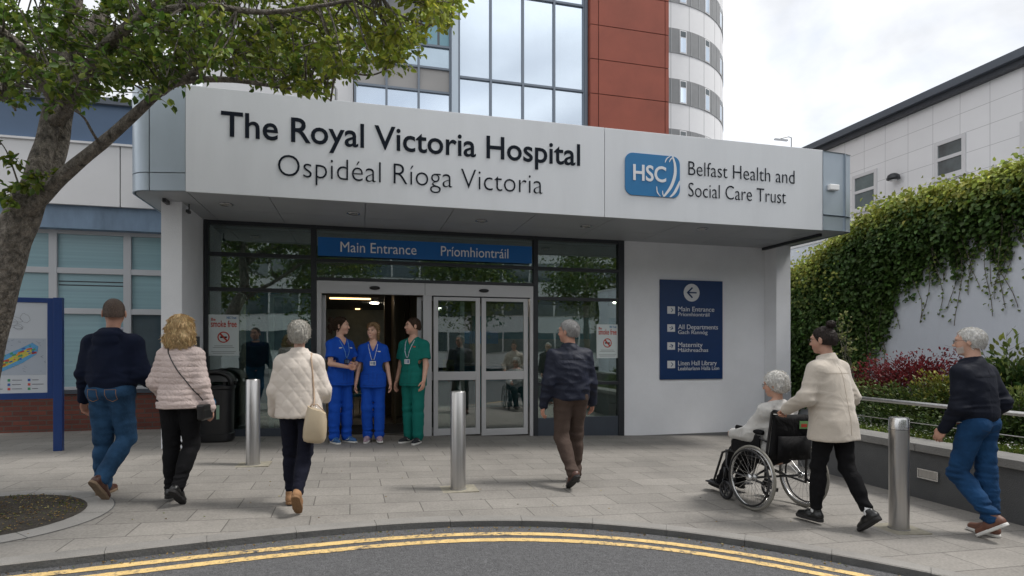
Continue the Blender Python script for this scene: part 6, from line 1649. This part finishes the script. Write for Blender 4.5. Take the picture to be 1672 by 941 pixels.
M_BLKT = cloth_mat('black_trouser', (.004, .004, .005), .9, fold=.22, fscale=8)
M_NVT = cloth_mat('navy_trouser', (.005, .006, .014), .9, fold=.22, fscale=8)
M_BRT = cloth_mat('brown_chino', (.062, .043, .035), .9, fold=.22, fscale=8)
M_SCB = cloth_mat('blue_scrubs', (.006, .065, .40), .75, fold=.22, fscale=8, sheen=.0, var=.06)
M_SCG = cloth_mat('green_scrubs', (.005, .14, .115), .75, fold=.22, fscale=8, sheen=.0, var=.06)
M_SHBR = mat('brown_leather', (.075, .030, .020), .4, var=.2, vscale=20); M_SHTAN = mat('tan_suede', (.28, .15, .07), .8, var=.15, vscale=20)
M_SHBK = mat('black_leather', (.010, .010, .010), .3); M_SOLET = mat('tan_sole', (.20, .14, .09), .85, var=.2, vscale=30); M_SOLEB = mat('black_sole', (.015, .014, .014), .8, bump=.4, bscale=80); M_SOLEW = mat('white_sole', (.62, .61, .58), .7)
M_SNG = mat('sneaker_grey', (.20, .20, .24), .7, var=.4, vscale=40); M_SNP = mat('sneaker_pink', (.34, .24, .28), .7, var=.35, vscale=40); M_SNB = mat('sneaker_black', (.012, .013, .017), .7); M_SNBL = mat('sneaker_blue', (.03, .10, .24), .6, var=.4, vscale=40)
M_SOCK = mat('white_sock', (.62, .62, .62), .9); M_GLF = mat('glasses_metal', (.05, .045, .04), .3, .6)
M_LAN = mat('lanyard_blue', (.10, .25, .50), .6, var=.5, vscale=60); M_BADGE = mat('badge_white', (.60, .62, .64), .4); M_BPR = mat('badge_print', (.12, .18, .30), .5)
M_LANW = mat('lanyard_white', (.45, .50, .60), .6, var=.6, vscale=60)
RIBM = mat('rib_stripe', (.30, .10, .06), .8)

# 1 man in navy hoodie
def hood_extra(JF, T, dz, arms):
    JF.ell(T([0, -.115, 1.405]), (.13, .045, .075), .010); JF.ell(T([0, -.10, 1.46]), (.125, .06, .04), .010); JF.ell(T([0, -.125, 1.475]), (.085, .025, .03), .012)
    JF.ell(T([0, -.02, 1.555]), (.080, .066, .06), .010, op='s')
P_J = dict(r=(.108, .076, .064), hip=.165, mat=M_DENIM, cuff=.035, fold=.006)
def seams(root, info, m_, y=-.118, w=.16):
    pass
r1_, i1_ = person('hoodie', 'broad man from behind in navy hoodie and jeans, arm linked with a blonde woman', (-2.19, 6.02), 17, .98, dict(
    bulk=1.14, shw=.215, legL=(2, 3, 0, 6), legR=(7, 47, 52, 8), armL=(-6, 11, 16, 0), armR=(4, 15, 42, 4), lean=3, head=(32, 3, 0), handR='pocket',
    trousers=P_J, shoes=dict(mat=M_SHBR, smat=M_SOLET, high=1, topz=.135, lace=M_SOLET), hs=1.10,
    top=dict(name='hoodie', mat=M_NAVY, prof=[(.93, .176, .135), (.965, .19, .15), (1.02, .212, .165), (1.12, .215, .165), (1.25, .222, .16), (1.36, .222, .145), (1.43, .17, .11), (1.475, .09, .08)], sleeve=(.092, .077, .054), hood=True, extra=hood_extra, fold=.0045, rib=.965, collar=(.01, .07)),
    hair=dict(strands=3500, slen=.010, mess=.2, lift=.1, mat=HM['crop'], t=.0020, amp=.0004, nape=1.60, front=.058), skin=(.44, .24, .17)))
lin = i1_['T']([0, -.03, 1.53]); 
# grey jersey hood lining, denim pockets
q = MB(); q.lathe([(.060, -.02), (.064, .004), (.078, .010), (.092, .0), (.088, -.02)], (lin[0], lin[1]-.010, lin[2]-.020), 28, axis=(0, -.30, 1)); q.build('hood_lining', cloth_mat('grey_lining', (.24, .26, .31), .9), r1_, smooth=True)
def pocket(root, info, cx, cz, w_, h_, m_, yb=-.14, rad=.165):
    """back pocket stitching as thin tubes lying on the seat of the trousers"""
    q = MB(); pts = [(-w_, h_), (w_, h_), (w_, -h_*.6), (0, -h_), (-w_, -h_*.6), (-w_, h_)]; out_ = []
    for a, b in zip(pts[:-1], pts[1:]):
        for k in range(5):
            x = cx+a[0]+(b[0]-a[0])*k/5; z = cz+a[1]+(b[1]-a[1])*k/5; out_.append(cast(info['TF'], (x, -.38, z+info['dz']), (0, 1, 0), .001))
    q.tube(out_+[out_[0]], .0022, 4); return q.build('pocket_stitching', m_, root)

# 2 blonde woman
def hair_bob(XF, Hd, xe, xc):
    xe((0, -.035, 1.63), (.105, .095, .10), .03); xe((0, -.045, 1.56), (.125, .085, .085), .03); xe((-.06, -.035, 1.53), (.06, .07, .06), .03); xe((.06, -.035, 1.53), (.06, .07, .06), .03); xe((0, -.06, 1.50), (.10, .05, .05), .03)
r2_, i2_ = person('puffer', 'blonde woman from behind in a pale pink puffer jacket, arm linked with the hoodie man', (-1.55, 5.72), 14, .895, dict(
    fem=1, bulk=1.1, legL=(1, 3, 0, 4), legR=(3, 32, 42, 5), armL=(-2, 20, 50, 12), armR=(-4, 13, 16, 0), lean=2, head=(-4, 2, 0), handL='pocket',
    trousers=dict(r=(.105, .072, .055), hip=.175, mat=M_BLKT, cuff=.04), shoes=dict(mat=M_SHBK, smat=M_SOLEB, heel=1, sole=.015, len=.92),
    top=dict(name='puffer_jacket', mat=M_PUFF, prof=[(.865, .205, .16), (.88, .215, .165), (.97, .205, .16), (1.09, .185, .145), (1.2, .19, .15), (1.33, .195, .145), (1.41, .17, .12), (1.46, .09, .085)], sleeve=(.082, .070, .054), puff=(.055, .007), fold=.0022, collar=(.02, .075), vox=.0065),
    hair=dict(strands=6500, slen=.06, mess=.22, lift=.05, flow=(0, -.1, -1.), mat=HM['blonde'], t=.016, long=1, cover=1, amp=.006, cs=42, fn=hair_bob, front=.06), skin=(.46, .27, .20)))

# 3 woman in quilted jacket
def hair_short(XF, Hd, xe, xc):
    xe((0, -.03, 1.68), (.092, .10, .095), .02); xe((0, -.062, 1.63), (.078, .06, .07), .03)
r3_, i3_ = person('quilted', 'grey haired woman seen from behind in a cream diamond quilted jacket and navy trousers', (-.53, 5.42), 4, .897, dict(
    fem=1, bulk=1.08, legL=(9, 8, 4, 3), legR=(-10, 30, 50, 2, -3), armL=(2, 14, 28, 4), armR=(6, 15, 62, 10), lean=2, head=(0, 4, 0), handL='pocket', handR='pocket',
    trousers=dict(r=(.098, .068, .048), hip=.168, mat=M_NVT, cuff=.01), shoes=dict(mat=M_SHTAN, smat=mat('tan_rubber', (.22, .12, .055), .8, bump=.4, bscale=80), high=1, topz=.125, len=.92),
    top=dict(name='quilted_jacket', mat=M_QUILT, prof=[(.845, .21, .16), (.86, .222, .165), (.97, .215, .162), (1.09, .20, .152), (1.2, .20, .15), (1.33, .198, .145), (1.41, .17, .12), (1.46, .09, .085)], sleeve=(.086, .076, .060), quilt=(.115, .006), fold=.0015, collar=(.035, .080), vox=.0065),
    hair=dict(mess=.5, lift=.18, mat=HM['grey'], t=.012, amp=.0038, cs=80, fn=hair_short, nape=1.565), skin=(.46, .28, .21)))

# 4-6 hospital staff
def hair_bun(XF, Hd, xe, xc):
    xe((0, -.125, 1.715), (.030, .030, .030), .01); xc((0, -.10, 1.70), (0, -.135, 1.63), .028, .022, .012); xc((0, -.135, 1.63), (0, -.125, 1.545), .024, .010, .01)
SC_PROF = [(.80, .195, .15), (.82, .197, .152), (.95, .19, .148), (1.08, .165, .135), (1.2, .175, .142, .004), (1.3, .180, .142, .008), (1.4, .155, .105), (1.445, .11, .08), (1.475, .07, .065)]
def scrubs(m_, name, v=.13): return dict(name='scrub_top', mat=m_, prof=SC_PROF, sleeve=(.074, .07, .06), short=.70, vneck=v, fold=.0045, fsc=(12, 12, 9), waist=1.0)
r4_, i4_ = person('nurse', 'dark haired nurse in blue scrubs with a ponytail and clasped hands, leftmost of the three', (-.30, 8.98), 143, 1.035, dict(
    fem=1, bulk=1.05, legL=(2, 2, 0, 10), legR=(-2, 2, 0, 10), armL=(10, 10, 70, 20), armR=(10, 10, 70, 20), wristL=(-.045, .25, 1.11), wristR=(.045, .25, 1.09), handL='clasp', handR='clasp', poleL=(-.9, -.5, -.4), poleR=(.9, -.5, -.4), lean=0, head=(42, 2, 0), smile=1,
    trousers=dict(r=(.102, .078, .072), hip=.172, mat=M_SCB, cuff=.055, fold=.0032), shoes=dict(mat=M_SNBL, smat=M_SOLEW, flash=M_SOLEW, lace=M_SNG), top=scrubs(M_SCB, ''),
    lanyard=dict(mat=M_LAN, bmat=M_DARK, pmat=M_BPR, z=1.16, y=.145), hair=dict(slen=.05, mess=.12, lift=.02, flow=(0, -1, -.2), mat=HM['brown'], t=.007, amp=.0012, fn=hair_bun, front=.062), skin=(.58, .35, .26)))
def hair_pony(XF, Hd, xe, xc):
    xe((0, .0, 1.70), (.083, .085, .07), .01); xc((.055, -.07, 1.62), (.085, -.075, 1.50), .032, .024, .02); xc((.085, -.075, 1.50), (.095, -.055, 1.40), .024, .010, .02); xc((-.068, .0, 1.67), (-.078, -.005, 1.56), .014, .008, .012)
r5_, i5_ = person('nurse', 'blonde nurse in blue scrubs with arms at her sides, middle of the doorway group', (.17, 9.02), 183, .995, dict(
    fem=1, bulk=1.03, legL=(1, 1, 0, 8), legR=(3, 12, 6, 10), armL=(3, 12, 8, 2), armR=(3, 12, 8, 2), lean=0, head=(-26, 1, -4), smile=1, brow=(.22, .14, .08),
    trousers=dict(r=(.102, .078, .072), hip=.172, mat=M_SCB, cuff=.055, fold=.0032), shoes=dict(mat=M_SNP, smat=M_SOLEW, lace=M_SOLEW, flash=M_SNG), top=scrubs(M_SCB, '', .14),
    lanyard=dict(mat=M_LANW, bmat=M_BADGE, pmat=M_BPR, z=1.185, y=.135), hair=dict(slen=.05, mess=.15, lift=.03, mat=HM['dblond'], t=.006, amp=.0012, fn=hair_pony, front=.062), skin=(.60, .37, .28)))
r6_, i6_ = person('nurse', 'short haired man in green scrubs with trainers, standing by the door post and looking left', (.76, 8.95), 218, 1.06, dict(
    bulk=1.06, legL=(3, 4, 0, 12), legR=(-1, 2, 0, 12), armL=(4, 10, 22, 2), armR=(-3, 11, 16, 2), lean=0, head=(-38, 1, 0), brow=(.06, .04, .03), stubble=(.16, .10, .08),
    trousers=dict(r=(.104, .082, .074), hip=.165, mat=M_SCG, cuff=.055, fold=.0032), shoes=dict(mat=M_SNB, smat=M_SOLEW, flash=M_SOLEW, lace=M_SNG, len=1.05), top=dict(scrubs(M_SCG, '', .12), sleeve=(.082, .08, .07)),
    lanyard=dict(mat=M_LANW, bmat=M_BADGE, pmat=M_BPR, z=1.165, y=.14), hair=dict(slen=.014, mess=.3, lift=.12, mat=HM['brown'], t=.005, amp=.0012, front=.068, nape=1.59), skin=(.54, .32, .235)))
for (rr, x, z) in ((r4_, .085, 1.335), (r4_, -.085, 1.335), (r5_, -.085, 1.34), (r6_, -.085, 1.355)):
    ii_ = {id(r4_): i4_, id(r5_): i5_, id(r6_): i6_}[id(rr)]; c_ = cast(ii_['JF'], (x, .34, z+ii_['dz']), (0, -1, 0)); b_ = MB(); b_.box(x-.026, x+.026, c_.y-.004, c_.y+.002, c_.z-.008, c_.z+.008); b_.build('chest_emblem', M_BADGE if rr is not r6_ else M_PRED, rr)

# 7 man walking to the doors
def hair_recede(XF, Hd, xe, xc): xe((0, -.045, 1.66), (.082, .078, .075), .02)
r7_, i7_ = person('navy', 'grey haired man in glasses, navy zip jacket and brown trousers walking towards the doors', (2.22, 6.03), -3, 1.0, dict(
    bulk=1.1, shw=.21, legL=(-5, 36, 38, 7, 4), legR=(9, 6, -2, 6), armL=(-5, 12, 14, 0), armR=(4, 13, 12, 0), lean=3, head=(38, 3, 0), glasses=M_GLF, hs=1.02, brow=(.3, .28, .26),
    trousers=dict(r=(.105, .076, .064), hip=.165, mat=M_BRT, cuff=.04, fold=.0045), shoes=dict(mat=M_SHBR, smat=M_SOLEB, len=1.02, heel=1, sole=.015),
    top=dict(name='jacket', mat=M_NAVYJ, prof=[(.905, .198, .155), (.92, .205, .16), (1.02, .212, .165), (1.12, .215, .165), (1.25, .222, .162), (1.36, .22, .145), (1.43, .17, .11), (1.475, .09, .08)], sleeve=(.088, .076, .058), fold=.0065, fsc=(13, 13, 16), collar=(.035, .082)),
    hair=dict(slen=.024, mat=HM['silver'], t=.006, amp=.0012, front=.055, fn=hair_recede, nape=1.575), skin=(.46, .25, .18)))

# 10 bearded man at right
r10_, i10_ = person('bearded', 'white haired bearded man in glasses, navy bomber jacket and blue jeans beside the planter', (5.07, 3.80), -8, .985, dict(
    bulk=.94, shw=.182, hs=.96, legR=(-3, 2, 0, 6), legL=(14, 52, 36, 5), armL=(-2, 9, 34, 8), armR=(-18, 16, 48, 12), lean=5, head=(24, 6, 0), glasses=M_GLF, brow=(.4, .38, .36), beard=(.56, .54, .51), handL='relax', handR='pocket',
    trousers=dict(r=(.102, .074, .060), hip=.16, mat=M_DENIM2, cuff=.03, fold=.006), shoes=dict(mat=mat('brown_sneaker', (.13, .055, .035), .6, var=.15, vscale=20), smat=M_SOLEW, high=1, topz=.12, len=1.03),
    top=dict(name='bomber_jacket', mat=M_NAVYB, prof=[(.925, .150, .125), (.96, .156, .128), (1.0, .175, .142), (1.12, .184, .148), (1.25, .190, .148), (1.36, .192, .138), (1.43, .165, .108), (1.475, .09, .08)], sleeve=(.082, .070, .048), fold=.005, rib=.965, collar=(.03, .078)),
    hair=dict(mat=HM['white'], t=.006, amp=.0015, front=.05, fn=hair_recede, nape=1.575), skin=(.50, .30, .22)))
def hemring(root, info, z, a, b, m_, r_=.0035):
    q = MB(); q.tube([cast(info['JF'], (.205*math.cos(t), .18*math.sin(t), z+info['dz']), (-math.cos(t), -math.sin(t), 0), .001) for t in [2*math.pi*k/48 for k in range(49)]], r_, 5, caps=False); return q.build('hem_stripe', m_, root)
hemring(r10_, i10_, .938, .166, .133, RIBM); hemring(r10_, i10_, .952, .167, .134, mat('rib_white', (.4, .38, .36), .8))

# ================================================================ WHEELCHAIR, SEATED PERSON, PUSHER
CX_, CY_ = 3.885, 4.80; CH = R(5)
wc = thing('wheelchair', 'black folding wheelchair with spoked wheels holding the seated white haired person', 'wheelchair', (CX_, CY_, gz(CX_)), CH)
wc.rotation_euler = (0, R(2.0), CH)
M_TYRE = mat('grey_tyre', (.20, .19, .165), .8, var=.1, vscale=8); M_FRAME = mat('chair_frame', (.012, .012, .014), .35); M_VINYL = cloth_mat('black_vinyl', (.006, .006, .007), .75, fold=.4)
def torus(q, c, R_, r_, n=56, s=10, ax='x', camber=0):
    base = []
    for i in range(n):
        a = 2*math.pi*i/n
        for j in range(s):
            b = 2*math.pi*j/s; rr = R_+r_*math.cos(b); base.append((c[0]+r_*math.sin(b), c[1]+rr*math.cos(a), c[2]+rr*math.sin(a)))
    q.add(base, [(i*s+j, i*s+(j+1) % s, ((i+1) % n)*s+(j+1) % s, ((i+1) % n)*s+j) for i in range(n) for j in range(s)])
    return q
RW = .305
for sx_ in (-1, 1):
    x = sx_*.315
    wh = torus(MB(), (x, 0, RW), RW-.013, .0135).build('rear_wheel', M_TYRE, wc, smooth=True)
    torus(MB(), (x, 0, RW), RW-.033, .010).build('rim', M_STEELC, wh, smooth=True)
    torus(MB(), (x+sx_*.038, 0, RW), RW-.045, .009).build('push_rim', M_FRAME, wh, smooth=True)
    q = MB()
    for k in range(28):
        a = 2*math.pi*k/28; b = a+(.6 if k % 2 else -.6); q.tube([(x+(.022 if k % 4 < 2 else -.022), .028*math.cos(b), RW+.028*math.sin(b)), (x, (RW-.035)*math.cos(a), RW+(RW-.035)*math.sin(a))], .0016, 4, caps=False)
    q.build('spokes', M_STEELC, wh)
    q = MB(); q.lathe([(.012, -.045), (.034, -.04), (.036, -.02), (.022, -.012), (.022, .012), (.036, .02), (.034, .04), (.012, .045)], (x, 0, RW), 18, axis=(1, 0, 0)); q.build('hub', M_STEELC, wh, smooth=True)
    # caster
    cy_ = .40; cx_ = sx_*.27
    ct = torus(MB(), (cx_, cy_, .095), .078, .018, 32, 8).build('caster', M_FRAME, wc, smooth=True)
    q = MB()
    for k in range(6):
        a = 2*math.pi*k/6; q.tube([(cx_, cy_, .095), (cx_, cy_+.066*math.cos(a), .095+.066*math.sin(a))], .008, 5)
    q.lathe([(.02, -.02), (.02, .02)], (cx_, cy_, .095), 12, axis=(1, 0, 0)); q.build('caster_spokes', mat('caster_grey', (.06, .06, .065), .5) if sx_ < 0 else MATS['caster_grey'], ct)
    q = MB(); q.tube([(cx_-.03, cy_, .095), (cx_-.03, cy_+.02, .20), (cx_, cy_+.03, .215), (cx_+.03, cy_+.02, .20), (cx_+.03, cy_, .095)], .008, 6); q.tube([(cx_, cy_+.03, .21), (cx_, cy_+.03, .32)], .014, 8); q.build('caster_fork', M_FRAME, wc, smooth=True)
    # side frame
    q = MB(); fx_ = sx_*.245
    q.tube([(fx_, -.10, .26), (fx_, .40, .30), (fx_, .44, .34), (fx_, .44, .50)], .0125, 8); q.tube([(fx_, -.10, .49), (fx_, .40, .50), (fx_, .50, .46), (fx_, .62, .15)], .0125, 8)
    q.tube([(fx_, -.10, .26), (fx_, -.10, .49), (fx_, -.16, .94), (fx_, -.18, .95), (fx_, -.28, .945)], .0125, 8)
    q.tube([(fx_, -.10, .66), (fx_, .12, .72), (fx_, .30, .70), (fx_, .36, .60), (fx_, .36, .50)], .0115, 8)
    q.tube([(fx_, -.1, .30), (fx_, -.22, .24)], .011, 8); q.build('side_frame', M_FRAME, wc, smooth=True)
    MB().tube([(fx_, -.05, .735), (fx_, .30, .745)], .024, 10).build('armrest', M_VINYL, wc, smooth=True)
    MB().tube([(fx_, -.18, .95), (fx_, -.29, .945)], .019, 10).build('push_handle', M_BLACK, wc, smooth=True)
    MB().box(fx_-.012, fx_+.006, -.02, .34, .50, .70).build('side_panel', M_VINYL, wc)
    q = MB(); q.box(sx_*.13-.085, sx_*.13+.085, .56, .80, .095, .11); q.build('footrest', M_FRAME, wc, bevel=.004)
    q = MB(); q.lathe([(.018, 0), (.02, .03)], (fx_, -.235, .225), 10); q.build('tip_lever', M_FRAME, wc)
q = MB(); q.tube([(-.245, .1, .27), (.245, .12, .47)], .011, 8); q.tube([(.245, .1, .27), (-.245, .12, .47)], .011, 8); q.tube([(-.245, 0, RW), (.245, 0, RW)], .011, 8); q.build('cross_brace', M_FRAME, wc, smooth=True)
MB().box(-.235, .235, -.10, .40, .49, .52).build('seat', M_VINYL, wc, bevel=.01)
q = MB(); nn = 12; vs = []
for i in range(nn+1):
    for j in range(9):
        u = -1+2*i/nn; v = j/8; vs.append((u*.235, -.115-.05*v-.035*(1-u*u)*math.sin(math.pi*min(1, v*.9+.1)), .50+.42*v))
F4 = [(i*9+j, i*9+j+1, (i+1)*9+j+1, (i+1)*9+j) for i in range(nn) for j in range(8)]
q.add(vs, F4); bo_ = q.build('backrest', M_VINYL, wc, smooth=True); sm_ = bo_.modifiers.new('thick', 'SOLIDIFY'); sm_.thickness = .022
q = MB(); vs = [(u*.19, -.175-.028*(1-u*u)-.006-.012*(1-v)*0, .50+.22*v) for u in [-1+2*i/8 for i in range(9)] for v in (0, .5, 1)]
q.add(vs, [(i*3+j, i*3+j+1, (i+1)*3+j+1, (i+1)*3+j) for i in range(8) for j in range(2)]); pk_ = q.build('back_pocket', M_VINYL, wc, smooth=True); sm_ = pk_.modifiers.new('thick', 'SOLIDIFY'); sm_.thickness = .018
lb = MB().box(.045, .145, -.206, -.200, .79, .86).build('label', mat('label_green', (.18, .36, .14), .5), wc); MB().box(.06, .13, -.2075, -.206, .805, .835).build('label_print', M_PRED, lb)
# seated person: local frame matches the chair
ssc = .94
def hair_seat(XF, Hd, xe, xc):
    xe((0, -.03, 1.675), (.092, .10, .095), .02); xe((0, -.06, 1.62), (.08, .062, .07), .03)
sl_ = Vector((CX_, CY_, 0))+Matrix.Rotation(CH, 3, 'Z') @ Vector((0, .03, 0))
r8_, i8_ = person('seated', 'white haired person in glasses and a pale grey cardigan seated in the wheelchair', (sl_.x, sl_.y), -5, ssc, dict(
    fem=1, bulk=1.12, seated=1, hipz=.545, legL=(84, 52, -6, 3), legR=(84, 52, -6, 3), armL=(32, 14, 48, 12), armR=(30, 14, 52, 12), lean=-3, head=(28, 10, 0), glasses=M_GLF, brow=(.4, .38, .36), handL='relax', handR='relax',
    trousers=dict(r=(.098, .078, .062), hip=.175, mat=M_BLKT, cuff=.02), shoes=dict(mat=M_SHBK, smat=M_SOLEB),
    top=dict(name='cardigan', mat=M_CARDI, prof=[(.915, .20, .16), (.93, .21, .165), (.97, .215, .17), (1.09, .205, .165), (1.2, .20, .16), (1.33, .198, .15), (1.41, .165, .125), (1.46, .085, .085)], sleeve=(.086, .078, .056), fold=.006, collar=(.01, .070)),
    hair=dict(mess=.5, lift=.16, mat=HM['white'], t=.013, amp=.0038, cs=85, fn=hair_seat, nape=1.57), skin=(.50, .29, .21)))
# cardigan skirt draped over the lap
# pusher
def hair_updo(XF, Hd, xe, xc): xe((0, -.085, 1.765), (.042, .040, .036), .006); xe((0, -.07, 1.65), (.07, .045, .06), .02)
pl_ = Vector((CX_, CY_, 0))+Matrix.Rotation(CH, 3, 'Z') @ Vector((0.04, -.60, 0)); psc = .955; ph_ = -10
def to_local(wp_, loc, heading, scale):
    v = Vector(wp_)-Vector((loc[0], loc[1], gz(loc[0]))); v = Matrix.Rotation(R(heading), 3, 'Z') @ v; return np.array(v)/scale
hw_ = [Vector((CX_, CY_, gz(CX_)))+Matrix.Rotation(CH, 3, 'Z') @ Vector((s_*.245, -.30, .975)) for s_ in (-1, 1)]
wl_, wr_ = [to_local(h, pl_, ph_, psc) for h in hw_]
r9_, i9_ = person('pusher', 'dark haired woman with a bun in a cream fleece coat pushing the wheelchair', (pl_.x, pl_.y), ph_, psc, dict(
    fem=1, bulk=1.1, legL=(10, 6, 0, 4), legR=(-9, 22, 40, 4), armL=(30, 8, 50, 0), armR=(30, 8, 50, 0), wristL=wl_+[0, -.055, .02], wristR=wr_+[0, -.055, .02], handL='grip', handR='grip', poleL=(-.5, -.8, -.5), poleR=(.5, -.8, -.5), lean=8, head=(14, 8, 0), glasses=M_GLF,
    trousers=dict(r=(.098, .066, .046), hip=.168, mat=M_BLKT, cuff=-.03), shoes=dict(mat=M_SHBK, smat=M_SOLEB, sole=.015, len=.97, lace=M_SHBK), socks=M_SOCK,
    top=dict(name='coat', mat=M_FLEECE, prof=[(.745, .235, .18), (.76, .24, .182), (.90, .225, .175), (1.02, .21, .165), (1.12, .20, .158), (1.25, .198, .152), (1.36, .19, .138), (1.42, .165, .11), (1.465, .09, .085)], sleeve=(.086, .074, .056), fold=.005, fsc=(9, 9, 10), collar=(.04, .082), cuff=.02),
    hair=dict(slen=.02, strands=900, mess=.12, lift=.01, flow=(0, -.8, .2), mat=HM['dark'], t=.006, amp=.0015, front=.062, fn=hair_updo, nape=1.585), skin=(.44, .25, .18)))

# ---- bags
def to_world(root, p): 
    return Matrix.Translation(root.location) @ root.rotation_euler.to_matrix().to_4x4() @ Matrix.Scale(root.scale[0], 4) @ Vector(p)
# crossbody bag of the blonde woman: strap from left shoulder to right hip behind her
bg = thing('crossbody_bag', 'small black crossbody bag on a long strap at the right hip of the blonde woman', 'handbag', r2_.location, r2_.rotation_euler.z); bg.scale = r2_.scale
d_ = i2_['dz']; q = MB(); pts = []
for k in range(13):
    t = k/12; x = -.09+.325*t; z = 1.45-.50*t; A_ = .197; 
    pts.append(cast(i2_['JF'], (x, -.38, z+d_), (0, 1, 0), .003))
pts = [Vector((-.085, .03, 1.475+d_))]+pts+[Vector((.255, -.01, .90+d_))]
q.tube(pts, .0055, 6); q.build('strap', M_BLACK, bg, smooth=True)
q = MB(); q.box(-.035, .035, -.10, .10, -.15, .0); bb = q.build('bag_body', M_SHBK, bg, bevel=.02); bb.location = (.265, -.045, .90+d_)
q = MB(); q.box(-.037, .037, -.102, .102, -.06, .003); bb2 = q.build('bag_flap', M_SHBK, bg, bevel=.015); bb2.location = (.265, -.045, .90+d_)
# cream tote of the quilted woman
tb = thing('tote_bag', 'cream leather tote bag hanging from the shoulder of the woman in the quilted jacket', 'handbag', r3_.location, r3_.rotation_euler.z); tb.scale = r3_.scale
d_ = i3_['dz']; M_TOTE = mat('cream_leather', (.44, .36, .25), .35, var=.06, vscale=5, bump=.2, bscale=8); M_STRAP = mat('tan_strap', (.42, .30, .21), .6)
q = MB(); q.tube([cast(i3_['JF'], (.115, .05, 1.62+d_), (0, 0, -1)), cast(i3_['JF'], (.12, -.03, 1.62+d_), (0, 0, -1))]+[cast(i3_['JF'], (xx_, -.38, zz_+d_), (0, 1, 0)) for xx_, zz_ in ((.125, 1.41), (.135, 1.33), (.145, 1.22), (.152, 1.12), (.158, 1.02))]+[Vector((.165, -.19, .97+d_))], .009, 6); q.v = q.v; st = q.build('strap', M_STRAP, tb, smooth=True)
rows_ = []
for (z, a, b) in ((-.315, .070, .045), (-.305, .092, .062), (-.27, .104, .072), (-.19, .106, .076), (-.10, .100, .066), (0, .086, .034)):
    rows_.append([(a*math.copysign(abs(math.cos(t))**.55, math.cos(t)), b*math.copysign(abs(math.sin(t))**.7, math.sin(t)), z-.03*(math.cos(t) if z > -.05 else 0)) for t in [2*math.pi*k/28 for k in range(28)]])
tbm = loft(rows_).build('bag_body', M_TOTE, tb, smooth=True, auto=50); tbm.location = (.195, -.215, .935+d_); tbm.rotation_euler = (R(4), R(6), R(-8))
q = MB(); q.tube([Vector(v) for v in ((.11, -.205, .93+d_), (.15, -.225, .985+d_), (.20, -.225, .985+d_), (.262, -.22, .92+d_))], .006, 6); q.build('handle', M_STRAP, tb, smooth=True)
for v in ((.18, -.18, .97+d_), (.11, -.205, .93+d_)): q = MB(); torus(q, v, .012, .003, 16, 6); q.build('ring', M_STEELC, tb, smooth=True)
# stitched seams lying on the cloth
def seam(root, F0, pts, m_, side=-1, r_=.0022, name='seam'):
    q = MB(); q.tube([cast(F0, (x, side*.40, z), (0, -side, 0), .0005) for x, z in pts], r_, 4, caps=False); return q.build(name, m_, root)
def line(x0, z0, x1, z1, n=14): return [(x0+(x1-x0)*k/n, z0+(z1-z0)*k/n) for k in range(n+1)]
M_SEAMC = mat('seam_cream', (.40, .34, .27), .9); M_SEAMN = mat('seam_navy', (.002, .003, .006), .9); M_SEAMB = mat('seam_blue', (.003, .025, .20), .9); M_SEAMG = mat('seam_green', (.002, .06, .05), .9); M_SEAMD = mat('seam_denim', (.012, .028, .06), .9)
for rr, ii, mm in ((r9_, i9_, M_SEAMC), (r7_, i7_, M_SEAMN), (r10_, i10_, M_SEAMN)):
    d_ = ii['dz']; seam(rr, ii['JF'], line(0, 1.40+d_, 0, .80+d_ if mm is M_SEAMC else 1.36+d_), mm)
    seam(rr, ii['JF'], line(-.15, 1.345+d_, .15, 1.345+d_), mm, name='yoke_seam')
for rr, ii, mm in ((r4_, i4_, M_SEAMB), (r5_, i5_, M_SEAMB), (r6_, i6_, M_SEAMG)):
    d_ = ii['dz']; F0 = ii['JF']
    seam(rr, F0, line(0, 1.30+d_, 0, .82+d_), mm, side=1); seam(rr, F0, line(-.15, .835+d_, .15, .835+d_), mm, side=1, name='hem_seam')
    for s_ in (-1, 1): seam(rr, F0, line(s_*.145, 1.0+d_, s_*.06, 1.0+d_)+line(s_*.06, 1.0+d_, s_*.055, .86+d_), mm, side=1, name='pocket_seam')
for rr, ii in ((r1_, i1_), (r10_, i10_)):
    d_ = ii['dz']; seam(rr, ii['TF'], line(0, .93+d_, 0, .84+d_, 6), M_SEAMD); seam(rr, ii['TF'], line(-.14, .90+d_, 0, .865+d_, 6)+line(0, .865+d_, .14, .90+d_, 6), M_SEAMD, name='yoke_seam')
# jeans pockets
for rr, ii, sx__ in ((r1_, i1_, 1),): 
    pocket(rr, ii, -.085, .905, .048, .055, mat('orange_thread', (.32, .16, .06), .8), yb=-.150); pocket(rr, ii, .085, .905, .048, .055, MATS['orange_thread'], yb=-.150)
